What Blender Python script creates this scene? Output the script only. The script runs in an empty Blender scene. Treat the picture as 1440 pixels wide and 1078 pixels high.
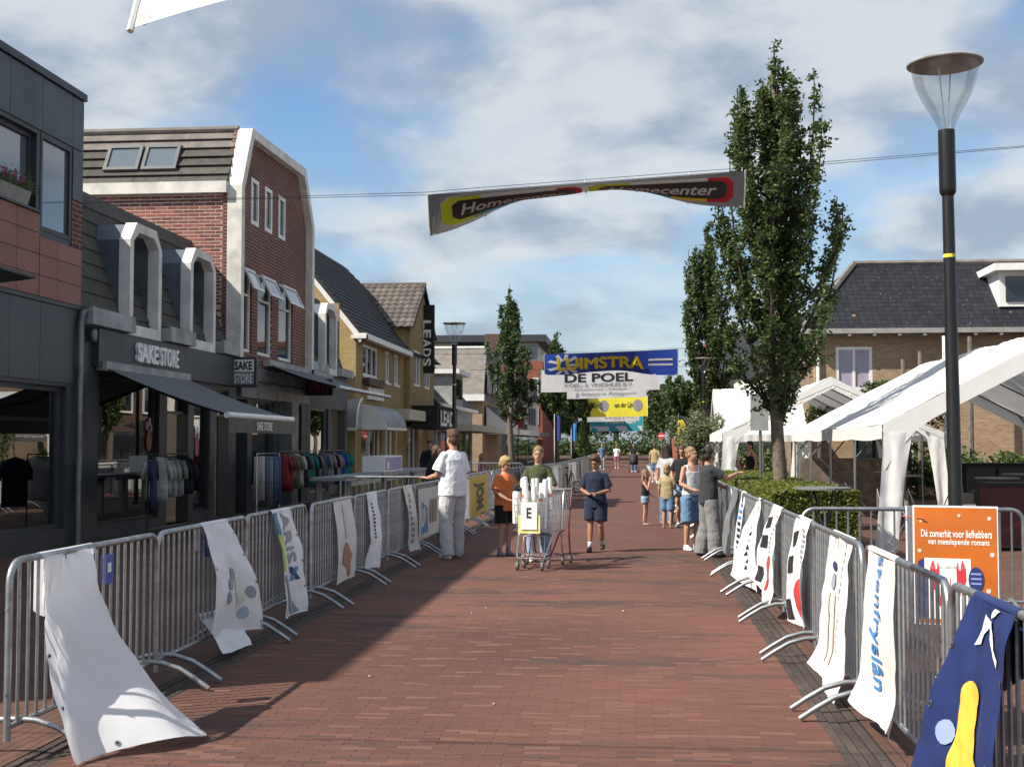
import bpy, bmesh, math, random
from math import sin, cos, pi, radians, sqrt, atan2, tan
from mathutils import Vector, Matrix, noise
from mathutils.geometry import tessellate_polygon
random.seed(7)
SC = bpy.context.scene
COL = SC.collection

# ---------------------------------------------------------------- camera
cam_d = bpy.data.cameras.new('camera')
cam = bpy.data.objects.new('camera', cam_d)
COL.objects.link(cam)
cam_d.sensor_width = 36.0
cam_d.lens = 45.0
cam_d.clip_start = 0.05
cam_d.clip_end = 2000.0
cam.location = (0, 0, 1.68)
cam.rotation_euler = (radians(90 + 2.7036), 0, radians(5.3893))
SC.camera = cam

# ---------------------------------------------------------------- sun and sky
SUN_EL, SUN_AZ = 43.5, 242.0          # azimuth clockwise from +Y
wd = bpy.data.worlds.new('World')
SC.world = wd
wd.use_nodes = True
nt = wd.node_tree
nt.nodes.clear()
N = nt.nodes.new
L = nt.links.new
sky = N('ShaderNodeTexSky')
sky.sky_type = 'NISHITA'
sky.sun_disc = False
sky.sun_elevation = radians(SUN_EL)
sky.sun_rotation = radians(SUN_AZ)
sky.air_density = 1.0
sky.dust_density = 0.6
sky.ozone_density = 1.6
tc = N('ShaderNodeTexCoord')
sep = N('ShaderNodeSeparateXYZ')
L(tc.outputs['Generated'], sep.inputs[0])
def mth(op, a, b=None, c=None):
    n = N('ShaderNodeMath'); n.operation = op
    for i, x in enumerate((a, b, c)):
        if x is None: continue
        if isinstance(x, (int, float)): n.inputs[i].default_value = x
        else: L(x, n.inputs[i])
    return n.outputs[0]
zz = mth('ADD', mth('MAXIMUM', sep.outputs[2], 0.0), 0.34)
comb = N('ShaderNodeCombineXYZ')
L(mth('DIVIDE', sep.outputs[0], zz), comb.inputs[0])
L(mth('DIVIDE', sep.outputs[1], zz), comb.inputs[1])
def cnoise(scale, detail, rough, off, dist=0.0):
    mp = N('ShaderNodeMapping'); mp.inputs['Location'].default_value = off
    L(comb.outputs[0], mp.inputs[0])
    n = N('ShaderNodeTexNoise'); n.inputs['Scale'].default_value = scale
    n.inputs['Detail'].default_value = detail; n.inputs['Roughness'].default_value = rough
    n.inputs['Distortion'].default_value = dist
    L(mp.outputs[0], n.inputs[0])
    return n.outputs[0]
n1 = cnoise(1.9, 7, 0.5, (6.1, 1.9, 0), 0.2)
n2 = cnoise(3.6, 7, 0.52, (8.3, 4.2, 0), .2)
cov = N('ShaderNodeMapRange'); cov.interpolation_type = 'SMOOTHSTEP'
L(n1, cov.inputs[0]); cov.inputs[1].default_value = 0.36; cov.inputs[2].default_value = 0.535
shd = N('ShaderNodeMapRange'); shd.interpolation_type = 'SMOOTHSTEP'
L(n2, shd.inputs[0]); shd.inputs[1].default_value = 0.40; shd.inputs[2].default_value = 0.58
cc = N('ShaderNodeMixRGB')
cc.inputs[1].default_value = (2.55, 3.05, 3.85, 1)     # cloud body, same physical scale as the sky
cc.inputs[2].default_value = (4.9, 5.15, 5.35, 1)
L(shd.outputs[0], cc.inputs[0])
mx = N('ShaderNodeMixRGB')
low = N('ShaderNodeMapRange'); L(sep.outputs[2], low.inputs[0]); low.inputs[1].default_value = 0.0; low.inputs[2].default_value = 0.22; low.inputs[3].default_value = 1.0; low.inputs[4].default_value = 0.0   # layers overlap towards the horizon
L(mth('MULTIPLY', mth('MAXIMUM', cov.outputs[0], low.outputs[0]), 0.9), mx.inputs[0])
sat = N('ShaderNodeHueSaturation'); sat.inputs['Saturation'].default_value = 1.15; sat.inputs['Value'].default_value = 1.08
L(sky.outputs[0], sat.inputs['Color'])
L(sat.outputs[0], mx.inputs[1]); L(cc.outputs[0], mx.inputs[2])
bg = N('ShaderNodeBackground'); bg.inputs[1].default_value = 0.085
L(mx.outputs[0], bg.inputs[0])
wo = N('ShaderNodeOutputWorld'); L(bg.outputs[0], wo.inputs[0])

sd = bpy.data.lights.new('sun', 'SUN')
sd.energy = 4.6
sd.angle = radians(0.53)
sd.color = (1.0, 0.93, 0.82)
so = bpy.data.objects.new('sun', sd); COL.objects.link(so)
_d = Vector((sin(radians(SUN_AZ)) * cos(radians(SUN_EL)), cos(radians(SUN_AZ)) * cos(radians(SUN_EL)), sin(radians(SUN_EL))))
so.rotation_euler = _d.to_track_quat('Z', 'Y').to_euler()
so.location = (-30, -10, 40)

vs = SC.view_settings
vs.view_transform = 'Standard'
vs.look = 'None'
vs.exposure = 0.80
vs.gamma = 1.0

# ---------------------------------------------------------------- materials
MAT = {}
def new_mat(name):
    m = bpy.data.materials.new(name); m.use_nodes = True
    t = m.node_tree
    b = t.nodes['Principled BSDF']
    MAT[name] = m
    return m, t, b
def tnode(t, typ, **kw):
    n = t.nodes.new(typ)
    for k, v in kw.items(): setattr(n, k, v)
    return n
def mat(name, col, rough=0.6, metal=0.0, var=0.12, scale=6.0, bump=0.0, bscale=40.0, spec=0.5, col2=None, objvar=0.0, sheen=0.0, alpha=None):
    """plain procedural surface: colour broken up by noise, roughness variation, optional bump"""
    m, t, b = new_mat(name)
    tcn = tnode(t, 'ShaderNodeTexCoord')
    n = tnode(t, 'ShaderNodeTexNoise'); n.inputs['Scale'].default_value = scale; n.inputs['Detail'].default_value = 5
    t.links.new(tcn.outputs['Object'], n.inputs[0])
    mr = tnode(t, 'ShaderNodeMapRange'); mr.inputs[1].default_value = 0.3; mr.inputs[2].default_value = 0.7
    t.links.new(n.outputs[0], mr.inputs[0])
    mix = tnode(t, 'ShaderNodeMixRGB')
    c2 = col2 or tuple(max(0, c * (1 - var * 1.6)) for c in col)
    c1 = col if col2 else tuple(min(1, c * (1 + var * .5)) for c in col)
    mix.inputs[1].default_value = (*c1, 1); mix.inputs[2].default_value = (*c2, 1)
    t.links.new(mr.outputs[0], mix.inputs[0])
    out = mix.outputs[0]
    if objvar:
        oi = tnode(t, 'ShaderNodeObjectInfo')
        m2 = tnode(t, 'ShaderNodeMapRange'); m2.inputs[3].default_value = 1 - objvar; m2.inputs[4].default_value = 1 + objvar * .6
        t.links.new(oi.outputs['Random'], m2.inputs[0])
        hs = tnode(t, 'ShaderNodeHueSaturation'); t.links.new(m2.outputs[0], hs.inputs['Value']); t.links.new(out, hs.inputs['Color'])
        out = hs.outputs[0]
    t.links.new(out, b.inputs['Base Color'])
    r2 = tnode(t, 'ShaderNodeMapRange'); r2.inputs[3].default_value = max(0.02, rough - .08); r2.inputs[4].default_value = min(1, rough + .1)
    t.links.new(n.outputs[0], r2.inputs[0]); t.links.new(r2.outputs[0], b.inputs['Roughness'])
    b.inputs['Metallic'].default_value = metal
    b.inputs['Specular IOR Level'].default_value = spec
    if sheen: b.inputs['Sheen Weight'].default_value = sheen
    if bump:
        nb = tnode(t, 'ShaderNodeTexNoise'); nb.inputs['Scale'].default_value = bscale; nb.inputs['Detail'].default_value = 4
        t.links.new(tcn.outputs['Object'], nb.inputs[0])
        bn = tnode(t, 'ShaderNodeBump'); bn.inputs['Strength'].default_value = bump; bn.inputs['Distance'].default_value = 0.02
        t.links.new(nb.outputs[0], bn.inputs['Height']); t.links.new(bn.outputs[0], b.inputs['Normal'])
    return m
def brick_mat(name, c1, c2, mortar, axis, bw=0.21, bh=0.0625, msize=0.010, bump=0.6, grime=0.25, offset=0.5, patch=None):
    """axis: 'x' = wall seen along X (u=Y, v=Z), 'y' = wall seen along Y (u=X, v=Z), 'z' = ground (u=X, v=Y), 'zy' = ground, bricks lengthwise along Y"""
    m, t, b = new_mat(name)
    tcn = tnode(t, 'ShaderNodeNewGeometry')
    s = tnode(t, 'ShaderNodeSeparateXYZ'); t.links.new(tcn.outputs['Position'], s.inputs[0])
    c = tnode(t, 'ShaderNodeCombineXYZ')
    iu, iv = {'x': (1, 2), 'y': (0, 2), 'z': (0, 1), 'zy': (1, 0)}[axis]
    t.links.new(s.outputs[iu], c.inputs[0]); t.links.new(s.outputs[iv], c.inputs[1])
    br = tnode(t, 'ShaderNodeTexBrick'); br.offset = offset
    br.inputs['Color1'].default_value = (*c1, 1); br.inputs['Color2'].default_value = (*c2, 1); br.inputs['Mortar'].default_value = (*mortar, 1)
    br.inputs['Scale'].default_value = 1.0; br.inputs['Brick Width'].default_value = bw; br.inputs['Row Height'].default_value = bh
    br.inputs['Mortar Size'].default_value = msize * .5; br.inputs['Mortar Smooth'].default_value = 0.15; br.inputs['Bias'].default_value = 0.0
    t.links.new(c.outputs[0], br.inputs[0])
    n = tnode(t, 'ShaderNodeTexNoise'); n.inputs['Scale'].default_value = 0.7; n.inputs['Detail'].default_value = 8; n.inputs['Roughness'].default_value = .65
    t.links.new(tcn.outputs['Position'], n.inputs[0])
    mr = tnode(t, 'ShaderNodeMapRange'); mr.inputs[1].default_value = .35; mr.inputs[2].default_value = .7; mr.inputs[3].default_value = 1 + grime * .3; mr.inputs[4].default_value = 1 - grime
    t.links.new(n.outputs[0], mr.inputs[0])
    hs = tnode(t, 'ShaderNodeHueSaturation'); t.links.new(mr.outputs[0], hs.inputs['Value']); t.links.new(br.outputs[0], hs.inputs['Color'])
    out = hs.outputs[0]
    if patch:      # dark worn patches in paving
        n3 = tnode(t, 'ShaderNodeTexNoise'); n3.inputs['Scale'].default_value = 1.0; n3.inputs['Detail'].default_value = 6
        mp = tnode(t, 'ShaderNodeMapping'); mp.inputs['Scale'].default_value = patch[1]
        t.links.new(tcn.outputs['Position'], mp.inputs[0]); t.links.new(mp.outputs[0], n3.inputs[0])
        m3 = tnode(t, 'ShaderNodeMapRange'); m3.inputs[1].default_value = .5; m3.inputs[2].default_value = .72; m3.inputs[4].default_value = .75
        t.links.new(n3.outputs[0], m3.inputs[0])
        mm = tnode(t, 'ShaderNodeMixRGB'); t.links.new(m3.outputs[0], mm.inputs[0]); t.links.new(out, mm.inputs[1]); mm.inputs[2].default_value = (*patch[0], 1)
        out = mm.outputs[0]
    t.links.new(out, b.inputs['Base Color'])
    b.inputs['Roughness'].default_value = .85
    b.inputs['Specular IOR Level'].default_value = .3
    inv = tnode(t, 'ShaderNodeMath', operation='SUBTRACT'); inv.inputs[0].default_value = 1; t.links.new(br.outputs['Fac'], inv.inputs[1])
    nf = tnode(t, 'ShaderNodeTexNoise'); nf.inputs['Scale'].default_value = 60; t.links.new(tcn.outputs['Position'], nf.inputs[0])
    ad = tnode(t, 'ShaderNodeMath', operation='MULTIPLY_ADD'); t.links.new(nf.outputs[0], ad.inputs[0]); ad.inputs[1].default_value = .35; t.links.new(inv.outputs[0], ad.inputs[2])
    bn = tnode(t, 'ShaderNodeBump'); bn.inputs['Strength'].default_value = bump; bn.inputs['Distance'].default_value = .012
    t.links.new(ad.outputs[0], bn.inputs['Height']); t.links.new(bn.outputs[0], b.inputs['Normal'])
    return m
def glass_mat(name, tint=(.9, .95, .95), refl=0.12, rough=0.01, top=1.0):
    m, t, b = new_mat(name)
    t.nodes.remove(b)
    out = t.nodes['Material Output']
    tr = tnode(t, 'ShaderNodeBsdfTransparent'); tr.inputs[0].default_value = (*tint, 1)
    gl = tnode(t, 'ShaderNodeBsdfGlossy'); gl.inputs['Roughness'].default_value = rough
    fr = tnode(t, 'ShaderNodeLayerWeight'); fr.inputs[0].default_value = .25
    mr = tnode(t, 'ShaderNodeMapRange'); mr.inputs[1].default_value = 0; mr.inputs[2].default_value = 1; mr.inputs[3].default_value = refl; mr.inputs[4].default_value = top
    t.links.new(fr.outputs['Fresnel'], mr.inputs[0])
    mx = tnode(t, 'ShaderNodeMixShader'); t.links.new(mr.outputs[0], mx.inputs[0]); t.links.new(tr.outputs[0], mx.inputs[1]); t.links.new(gl.outputs[0], mx.inputs[2])
    t.links.new(mx.outputs[0], out.inputs[0])
    return m
def attr_mat(name, rough=.8, bump=0.4, bscale=70, spec=.3, val=1.0, sat=1.0):
    """base colour comes from the mesh's own per-piece colour attribute"""
    m, t, b = new_mat(name)
    a = tnode(t, 'ShaderNodeAttribute'); a.attribute_name = 'Col'
    tcn = tnode(t, 'ShaderNodeNewGeometry')
    n = tnode(t, 'ShaderNodeTexNoise'); n.inputs['Scale'].default_value = bscale; n.inputs['Detail'].default_value = 4
    t.links.new(tcn.outputs['Position'], n.inputs[0])
    mr = tnode(t, 'ShaderNodeMapRange'); mr.inputs[3].default_value = val * .8; mr.inputs[4].default_value = val * 1.2
    t.links.new(n.outputs[0], mr.inputs[0])
    hs = tnode(t, 'ShaderNodeHueSaturation'); hs.inputs['Saturation'].default_value = sat
    t.links.new(mr.outputs[0], hs.inputs['Value']); t.links.new(a.outputs[0], hs.inputs['Color']); t.links.new(hs.outputs[0], b.inputs['Base Color'])
    b.inputs['Roughness'].default_value = rough; b.inputs['Specular IOR Level'].default_value = spec
    bn = tnode(t, 'ShaderNodeBump'); bn.inputs['Strength'].default_value = bump; bn.inputs['Distance'].default_value = .006
    t.links.new(n.outputs[0], bn.inputs['Height']); t.links.new(bn.outputs[0], b.inputs['Normal'])
    return m
def leaf_mat(name, ca, cb, trans=.25):
    m, t, b = new_mat(name)
    a = tnode(t, 'ShaderNodeAttribute'); a.attribute_name = 'Col'
    mix = tnode(t, 'ShaderNodeMixRGB'); mix.inputs[1].default_value = (*ca, 1); mix.inputs[2].default_value = (*cb, 1)
    t.links.new(a.outputs['Fac'], mix.inputs[0])
    t.links.new(mix.outputs[0], b.inputs['Base Color'])
    b.inputs['Roughness'].default_value = .5; b.inputs['Specular IOR Level'].default_value = .35
    tl = tnode(t, 'ShaderNodeBsdfTranslucent'); 
    hs = tnode(t, 'ShaderNodeHueSaturation'); hs.inputs['Value'].default_value = 1.6; hs.inputs['Hue'].default_value = .48
    t.links.new(mix.outputs[0], hs.inputs['Color']); t.links.new(hs.outputs[0], tl.inputs[0])
    ms = tnode(t, 'ShaderNodeMixShader'); ms.inputs[0].default_value = trans
    t.links.new(b.outputs[0], ms.inputs[1]); t.links.new(tl.outputs[0], ms.inputs[2])
    t.links.new(ms.outputs[0], t.nodes['Material Output'].inputs[0])
    return m
def cloth_mat(name, col, trans=.2, rough=.55, bump=.25, bscale=9, var=.05):
    m = mat(name, col, rough=rough, var=var, scale=3, bump=bump, bscale=bscale, spec=.35)
    if trans:
        t = m.node_tree; b = t.nodes['Principled BSDF']
        tl = tnode(t, 'ShaderNodeBsdfTranslucent'); tl.inputs[0].default_value = (*col, 1)
        ms = tnode(t, 'ShaderNodeMixShader'); ms.inputs[0].default_value = trans
        t.links.new(b.outputs[0], ms.inputs[1]); t.links.new(tl.outputs[0], ms.inputs[2]); t.links.new(ms.outputs[0], t.nodes['Material Output'].inputs[0])
    return m
def P(name):
    return MAT[name]

# ---------------------------------------------------------------- mesh helpers
class MB:
    def __init__(s):
        s.v = []; s.f = []; s.c = []
    def add(s, verts, faces, col=None):
        o = len(s.v)
        s.v.extend([tuple(p) for p in verts]); s.f.extend([tuple(i + o for i in f) for f in faces])
        s.c.extend([col] * len(faces))
        return s
    def box(s, lo, hi, col=None):
        (a, b, c), (d, e, g) = lo, hi
        if a > d: a, d = d, a
        if b > e: b, e = e, b
        if c > g: c, g = g, c
        return s.add([(a, b, c), (d, b, c), (d, e, c), (a, e, c), (a, b, g), (d, b, g), (d, e, g), (a, e, g)],
              [(0, 3, 2, 1), (4, 5, 6, 7), (0, 1, 5, 4), (1, 2, 6, 5), (2, 3, 7, 6), (3, 0, 4, 7)], col)
    def bbox(s, lo, hi, bev, col=None):
        """box with chamfered top edges"""
        (a, b, c), (d, e, g) = lo, hi
        k = bev
        return s.add([(a, b, c), (d, b, c), (d, e, c), (a, e, c), (a, b, g - k), (d, b, g - k), (d, e, g - k), (a, e, g - k),
               (a + k, b + k, g), (d - k, b + k, g), (d - k, e - k, g), (a + k, e - k, g)],
              [(0, 1, 5, 4), (1, 2, 6, 5), (2, 3, 7, 6), (3, 0, 4, 7), (4, 5, 9, 8), (5, 6, 10, 9), (6, 7, 11, 10), (7, 4, 8, 11), (8, 9, 10, 11)], col)
    def quad(s, a, b, c, d, col=None):
        return s.add([a, b, c, d], [(0, 1, 2, 3)], col)
    def tube(s, path, r, n=8, caps=True, closed=False):
        path = [Vector(p) for p in path]
        m = len(path)
        rs = r if isinstance(r, (list, tuple)) else [r] * m
        up = None; rings = []
        for i, p in enumerate(path):
            if closed: t = path[(i + 1) % m] - path[i - 1]
            else: t = path[min(i + 1, m - 1)] - path[max(i - 1, 0)]
            if t.length < 1e-9: t = Vector((0, 0, 1))
            t.normalize()
            if up is None:
                up = Vector((0, 0, 1)) if abs(t.z) < .9 else Vector((1, 0, 0))
            a = t.cross(up)
            if a.length < 1e-6: a = t.orthogonal()
            a.normalize(); up = a.cross(t).normalized(); bb = up
            rings.append([p + a * (cos(2 * pi * k / n) * rs[i]) + bb * (sin(2 * pi * k / n) * rs[i]) for k in range(n)])
        vs_ = [q for rg in rings for q in rg]; fs = []
        for i in range(m if closed else m - 1):
            j = (i + 1) % m
            for k in range(n):
                fs.append((i * n + k, i * n + (k + 1) % n, j * n + (k + 1) % n, j * n + k))
        if caps and not closed:
            fs.append(tuple(range(n))[::-1]); fs.append(tuple((m - 1) * n + k for k in range(n)))
        return s.add(vs_, fs)
    def lathe(s, prof, n=20, c=(0, 0, 0), caps=True):
        vs_ = []; fs = []
        for r, z in prof:
            for k in range(n):
                vs_.append((c[0] + r * cos(2 * pi * k / n), c[1] + r * sin(2 * pi * k / n), c[2] + z))
        for i in range(len(prof) - 1):
            for k in range(n):
                fs.append((i * n + k, i * n + (k + 1) % n, (i + 1) * n + (k + 1) % n, (i + 1) * n + k))
        if caps:
            fs.append(tuple(range(n))[::-1]); fs.append(tuple((len(prof) - 1) * n + k for k in range(n)))
        return s.add(vs_, fs)
    def loft(s, secs, n=14, caps=True):
        """secs: (centre, rx, ry) horizontal-ish ellipses or (centre, rx, ry, tangent)"""
        vs_ = []; fs = []
        for sc in secs:
            c, rx, ry = Vector(sc[0]), sc[1], sc[2]
            if len(sc) > 3:
                t = Vector(sc[3]).normalized(); a = t.cross(Vector((0, 1, 0)))
                if a.length < .2: a = t.cross(Vector((0, 0, 1)))
                a.normalize(); b = a.cross(t) * -1
            else: a, b = Vector((1, 0, 0)), Vector((0, 1, 0))
            for k in range(n): vs_.append(c + a * (rx * cos(2 * pi * k / n)) + b * (ry * sin(2 * pi * k / n)))
        for i in range(len(secs) - 1):
            for k in range(n): fs.append((i * n + k, i * n + (k + 1) % n, (i + 1) * n + (k + 1) % n, (i + 1) * n + k))
        if caps:
            fs.append(tuple(range(n))[::-1]); fs.append(tuple((len(secs) - 1) * n + k for k in range(n)))
        return s.add(vs_, fs)
    def ell(s, c, r, nu=12, nv=8, R=None):
        vs_ = []; fs = []
        c = Vector(c)
        for j in range(nv + 1):
            ph = pi * j / nv
            for k in range(nu):
                p = Vector((r[0] * sin(ph) * cos(2 * pi * k / nu), r[1] * sin(ph) * sin(2 * pi * k / nu), -r[2] * cos(ph)))
                if R is not None: p = R @ p
                vs_.append(c + p)
        for j in range(nv):
            for k in range(nu): fs.append((j * nu + k, j * nu + (k + 1) % nu, (j + 1) * nu + (k + 1) % nu, (j + 1) * nu + k))
        return s.add(vs_, fs)
    def prism(s, poly, fn0, fn1, holes=()):
        """extrude a 2-D polygon (with holes) between two mappings (u,v)->3-D"""
        loops = [list(poly)] + [list(h) for h in holes]
        tris = tessellate_polygon([[Vector((u, v, 0)) for u, v in lp] for lp in loops])
        flat = [p for lp in loops for p in lp]
        def area(lp): return sum(lp[i][0] * lp[(i + 1) % len(lp)][1] - lp[(i + 1) % len(lp)][0] * lp[i][1] for i in range(len(lp)))
        va = [fn0(u, v) for u, v in flat]; vb = [fn1(u, v) for u, v in flat]
        k = len(flat)
        ff = []
        for a, b, c in tris:
            ar = (flat[b][0] - flat[a][0]) * (flat[c][1] - flat[a][1]) - (flat[c][0] - flat[a][0]) * (flat[b][1] - flat[a][1])
            if ar < 0: a, b, c = a, c, b
            ff.append((a, b, c)); ff.append((k + a, k + c, k + b))
        o = 0
        for i, lp in enumerate(loops):
            m = len(lp)
            ccw = area(lp) > 0
            want = ccw if i == 0 else not ccw
            for j in range(m):
                a, b = o + j, o + (j + 1) % m
                ff.append((a, a + k, b + k, b) if want else (a, b, b + k, a + k))
            o += m
        return s.add(va + vb, ff)
    def grid(s, fn, nu, nv):
        vs_ = [fn(i / nu, j / nv) for j in range(nv + 1) for i in range(nu + 1)]
        fs = [(j * (nu + 1) + i, j * (nu + 1) + i + 1, (j + 1) * (nu + 1) + i + 1, (j + 1) * (nu + 1) + i) for j in range(nv) for i in range(nu)]
        return s.add(vs_, fs)
    def build(s, name, m, parent=None, world=True, smooth=False, sharp=None):
        me = bpy.data.meshes.new(name)
        o3 = Vector((0, 0, 0))
        if parent is not None and world:
            q = parent
            while q is not None: o3 = o3 + q.location; q = q.parent
        me.from_pydata([(p[0] - o3.x, p[1] - o3.y, p[2] - o3.z) for p in s.v], [], s.f)
        if any(c is not None for c in s.c):
            ca = me.color_attributes.new('Col', 'FLOAT_COLOR', 'CORNER')
            data = []
            for pf, c in zip(me.polygons, s.c):
                c = c if c is not None else (.5, .5, .5)
                if isinstance(c, float): c = (c, c, c)
                data.extend([c[0], c[1], c[2], 1.0] * len(pf.vertices))
            ca.data.foreach_set('color', data)
        if smooth:
            me.polygons.foreach_set('use_smooth', [True] * len(me.polygons))
            if sharp:
                me.set_sharp_from_angle(angle=radians(sharp))
        me.update()
        ms = m if isinstance(m, (list, tuple)) else [m]
        for x in ms: me.materials.append(MAT[x] if isinstance(x, str) else x)
        o = bpy.data.objects.new(name, me); COL.objects.link(o)
        if parent is not None: o.parent = parent
        return o
def tag(o, label=None, cat=None, group=None, kind=None):
    if label: o['label'] = label
    if cat: o['category'] = cat
    if group: o['group'] = group
    if kind: o['kind'] = kind
    return o
def thing(name, label, cat, loc=(0, 0, 0), rz=0.0, group=None):
    o = bpy.data.objects.new(name, None); COL.objects.link(o)
    o.empty_display_size = .2
    o.location = loc; o.rotation_euler = (0, 0, rz)
    return tag(o, label, cat, group)
def inst(ob, name=None, parent=None, loc=(0, 0, 0), rot=(0, 0, 0)):
    c = ob.copy(); COL.objects.link(c)
    if name: c.name = name
    c.parent = parent; c.location = loc; c.rotation_euler = rot
    return c
def copy_tree(o, parent=None):
    c = o.copy(); COL.objects.link(c); c.parent = parent
    for ch in list(o.children): copy_tree(ch, c)
    return c
def piece(me, name, parent, loc=(0, 0, 0), rot=(0, 0, 0)):
    c = bpy.data.objects.new(name, me); COL.objects.link(c); c.parent = parent
    c.location = loc; c.rotation_euler = rot
    return c
class Fac:
    """a facade plane: origin, horizontal u direction, outward normal n"""
    def __init__(s, O, U, Nn):
        s.O = Vector(O); s.U = Vector(U); s.N = Vector(Nn)
        s.flip = (s.U.cross(Vector((0, 0, 1))).dot(s.N) < 0)
    def p(s, u, v, d=0.0):
        q = s.O + s.U * u + s.N * d
        return (q.x, q.y, q.z + v)
    def box(s, mb, u0, u1, v0, v1, d0, d1):
        a = s.p(u0, v0, d0); b = s.p(u1, v1, d1)
        return mb.box(a, b)
    def wall(s, mb, poly, holes=(), th=.25):
        hs = [[(a, c), (b, c), (b, d), (a, d)] for a, b, c, d in holes]
        if s.flip: mb.prism(poly, lambda u, v: s.p(u, v, 0), lambda u, v: s.p(u, v, -th), hs)
        else: mb.prism(poly, lambda u, v: s.p(u, v, -th), lambda u, v: s.p(u, v, 0), hs)
        return mb
def rect(u0, u1, v0, v1): return [(u0, v0), (u1, v0), (u1, v1), (u0, v1)]
def window(parent, F, u0, u1, v0, v1, frame='white_paint', pane='pane_dark', fw=.06, d=-.08, mull=(), trans=(), sill=None, name='window'):
    """frame (with mullions/transoms) as the window part, panes as its sub-parts"""
    mb = MB()
    F.box(mb, u0, u0 + fw, v0, v1, d - .05, d + .03); F.box(mb, u1 - fw, u1, v0, v1, d - .05, d + .03)
    F.box(mb, u0 + fw, u1 - fw, v0, v0 + fw, d - .05, d + .03); F.box(mb, u0 + fw, u1 - fw, v1 - fw, v1, d - .05, d + .03)
    us = [u0 + fw] + sorted(mull) + [u1 - fw]; vs2 = [v0 + fw] + sorted(trans) + [v1 - fw]
    for x in mull: F.box(mb, x - fw * .4, x + fw * .4, v0 + fw, v1 - fw, d - .045, d + .025)
    for z in trans: F.box(mb, u0 + fw, u1 - fw, z - fw * .35, z + fw * .35, d - .04, d + .02)
    w = mb.build(name, frame, parent)
    for i in range(len(us) - 1):
        for j in range(len(vs2) - 1):
            g = MB(); F.box(g, us[i] - .01, us[i + 1] + .01, vs2[j] - .01, vs2[j + 1] + .01, d - .028, d - .018)
            g.build('pane', pane, w)
    if sill:
        g = MB(); F.box(g, u0 - .05, u1 + .05, v0 - .07, v0, d, .06); g.build('sill', sill, w)
    return w
# a scratch scene keeps modifier and font evaluation cheap
TMP = bpy.data.scenes.new('scratch')
def evaluated_mesh(ob):
    TMP.collection.objects.link(ob)
    vl = TMP.view_layers[0]; vl.update()
    me = bpy.data.meshes.new_from_object(ob.evaluated_get(vl.depsgraph))
    TMP.collection.objects.unlink(ob)
    return me
# ---------------------------------------------------------------- lettering
_tc = {}
def text_tris(txt, bold=0.0, shear=0.0):
    k = (txt, bold, shear)
    if k in _tc: return _tc[k]
    cu = bpy.data.curves.new('t', 'FONT'); cu.body = txt; cu.offset = bold; cu.shear = shear; cu.size = 1.0; cu.resolution_u = 3
    ob = bpy.data.objects.new('t', cu)
    me = evaluated_mesh(ob)
    me.calc_loop_triangles()
    vs_ = [(v.co.x, v.co.y) for v in me.vertices]; ts = [tuple(t.vertices) for t in me.loop_triangles]
    bpy.data.objects.remove(ob); bpy.data.curves.remove(cu); bpy.data.meshes.remove(me)
    if vs_:
        x0 = min(v[0] for v in vs_); x1 = max(v[0] for v in vs_); y0 = min(v[1] for v in vs_); y1 = max(v[1] for v in vs_)
        vs_ = [((x - x0) / max(1e-6, x1 - x0), (y - y0) / max(1e-6, y1 - y0)) for x, y in vs_]
    _tc[k] = (vs_, ts)
    return _tc[k]
def dice(vs_, ts, seg):
    """split triangles until every edge is shorter than seg (so that they follow a curved surface)"""
    vs_ = list(vs_); out = []; st = list(ts)
    while st:
        a, b, c = st.pop()
        ed = sorted((( (vs_[i][0] - vs_[j][0]) ** 2 + (vs_[i][1] - vs_[j][1]) ** 2, i, j, k) for i, j, k in ((a, b, c), (b, c, a), (c, a, b))), reverse=True)
        if ed[0][0] > seg * seg and len(vs_) < 9000:
            _, i, j, k = ed[0]
            m = len(vs_); vs_.append(((vs_[i][0] + vs_[j][0]) / 2, (vs_[i][1] + vs_[j][1]) / 2))
            st.append((i, m, k)); st.append((m, j, k))
        else: out.append((a, b, c))
    return vs_, out
def lay(mb, vs_, ts, fn, box, seg=None, rot=0):
    """put normalised shape into box (u0,u1,v0,v1) of the surface fn(u,v)->3-D; rot in quarter turns"""
    u0, u1, v0, v1 = box
    q = []
    for x, y in vs_:
        if rot == 1: x, y = y, 1 - x          # reads downwards
        elif rot == -1: x, y = 1 - y, x
        q.append((u0 + x * (u1 - u0), v0 + y * (v1 - v0)))
    if seg: q, ts = dice(q, ts, seg)
    return mb.add([fn(u, v) for u, v in q], ts)
def poly_shape(pts):
    ts = tessellate_polygon([[Vector((x, y, 0)) for x, y in pts]])
    return pts, ts
def letters(name, txt, fn, box, m, parent, bold=0.0, seg=None, rot=0, shear=0.0, world=True):
    vs_, ts = text_tris(txt, bold, shear)
    mb = MB(); lay(mb, vs_, ts, fn, box, seg, rot)
    return mb.build(name, m, parent, world=world)
def patch(name, pts, fn, m, parent, seg=None, world=True):
    """flat print: polygon in the surface's own (u,v)"""
    q, ts = poly_shape(pts)
    if seg: q, ts = dice(q, ts, seg)
    mb = MB(); mb.add([fn(u, v) for u, v in q], ts)
    return mb.build(name, m, parent, world=world)
def circ(cx, cy, rx, ry=None, n=20, a0=0, a1=2 * pi):
    ry = ry or rx
    return [(cx + rx * cos(a0 + (a1 - a0) * i / n), cy + ry * sin(a0 + (a1 - a0) * i / n)) for i in range(n)]

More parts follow.
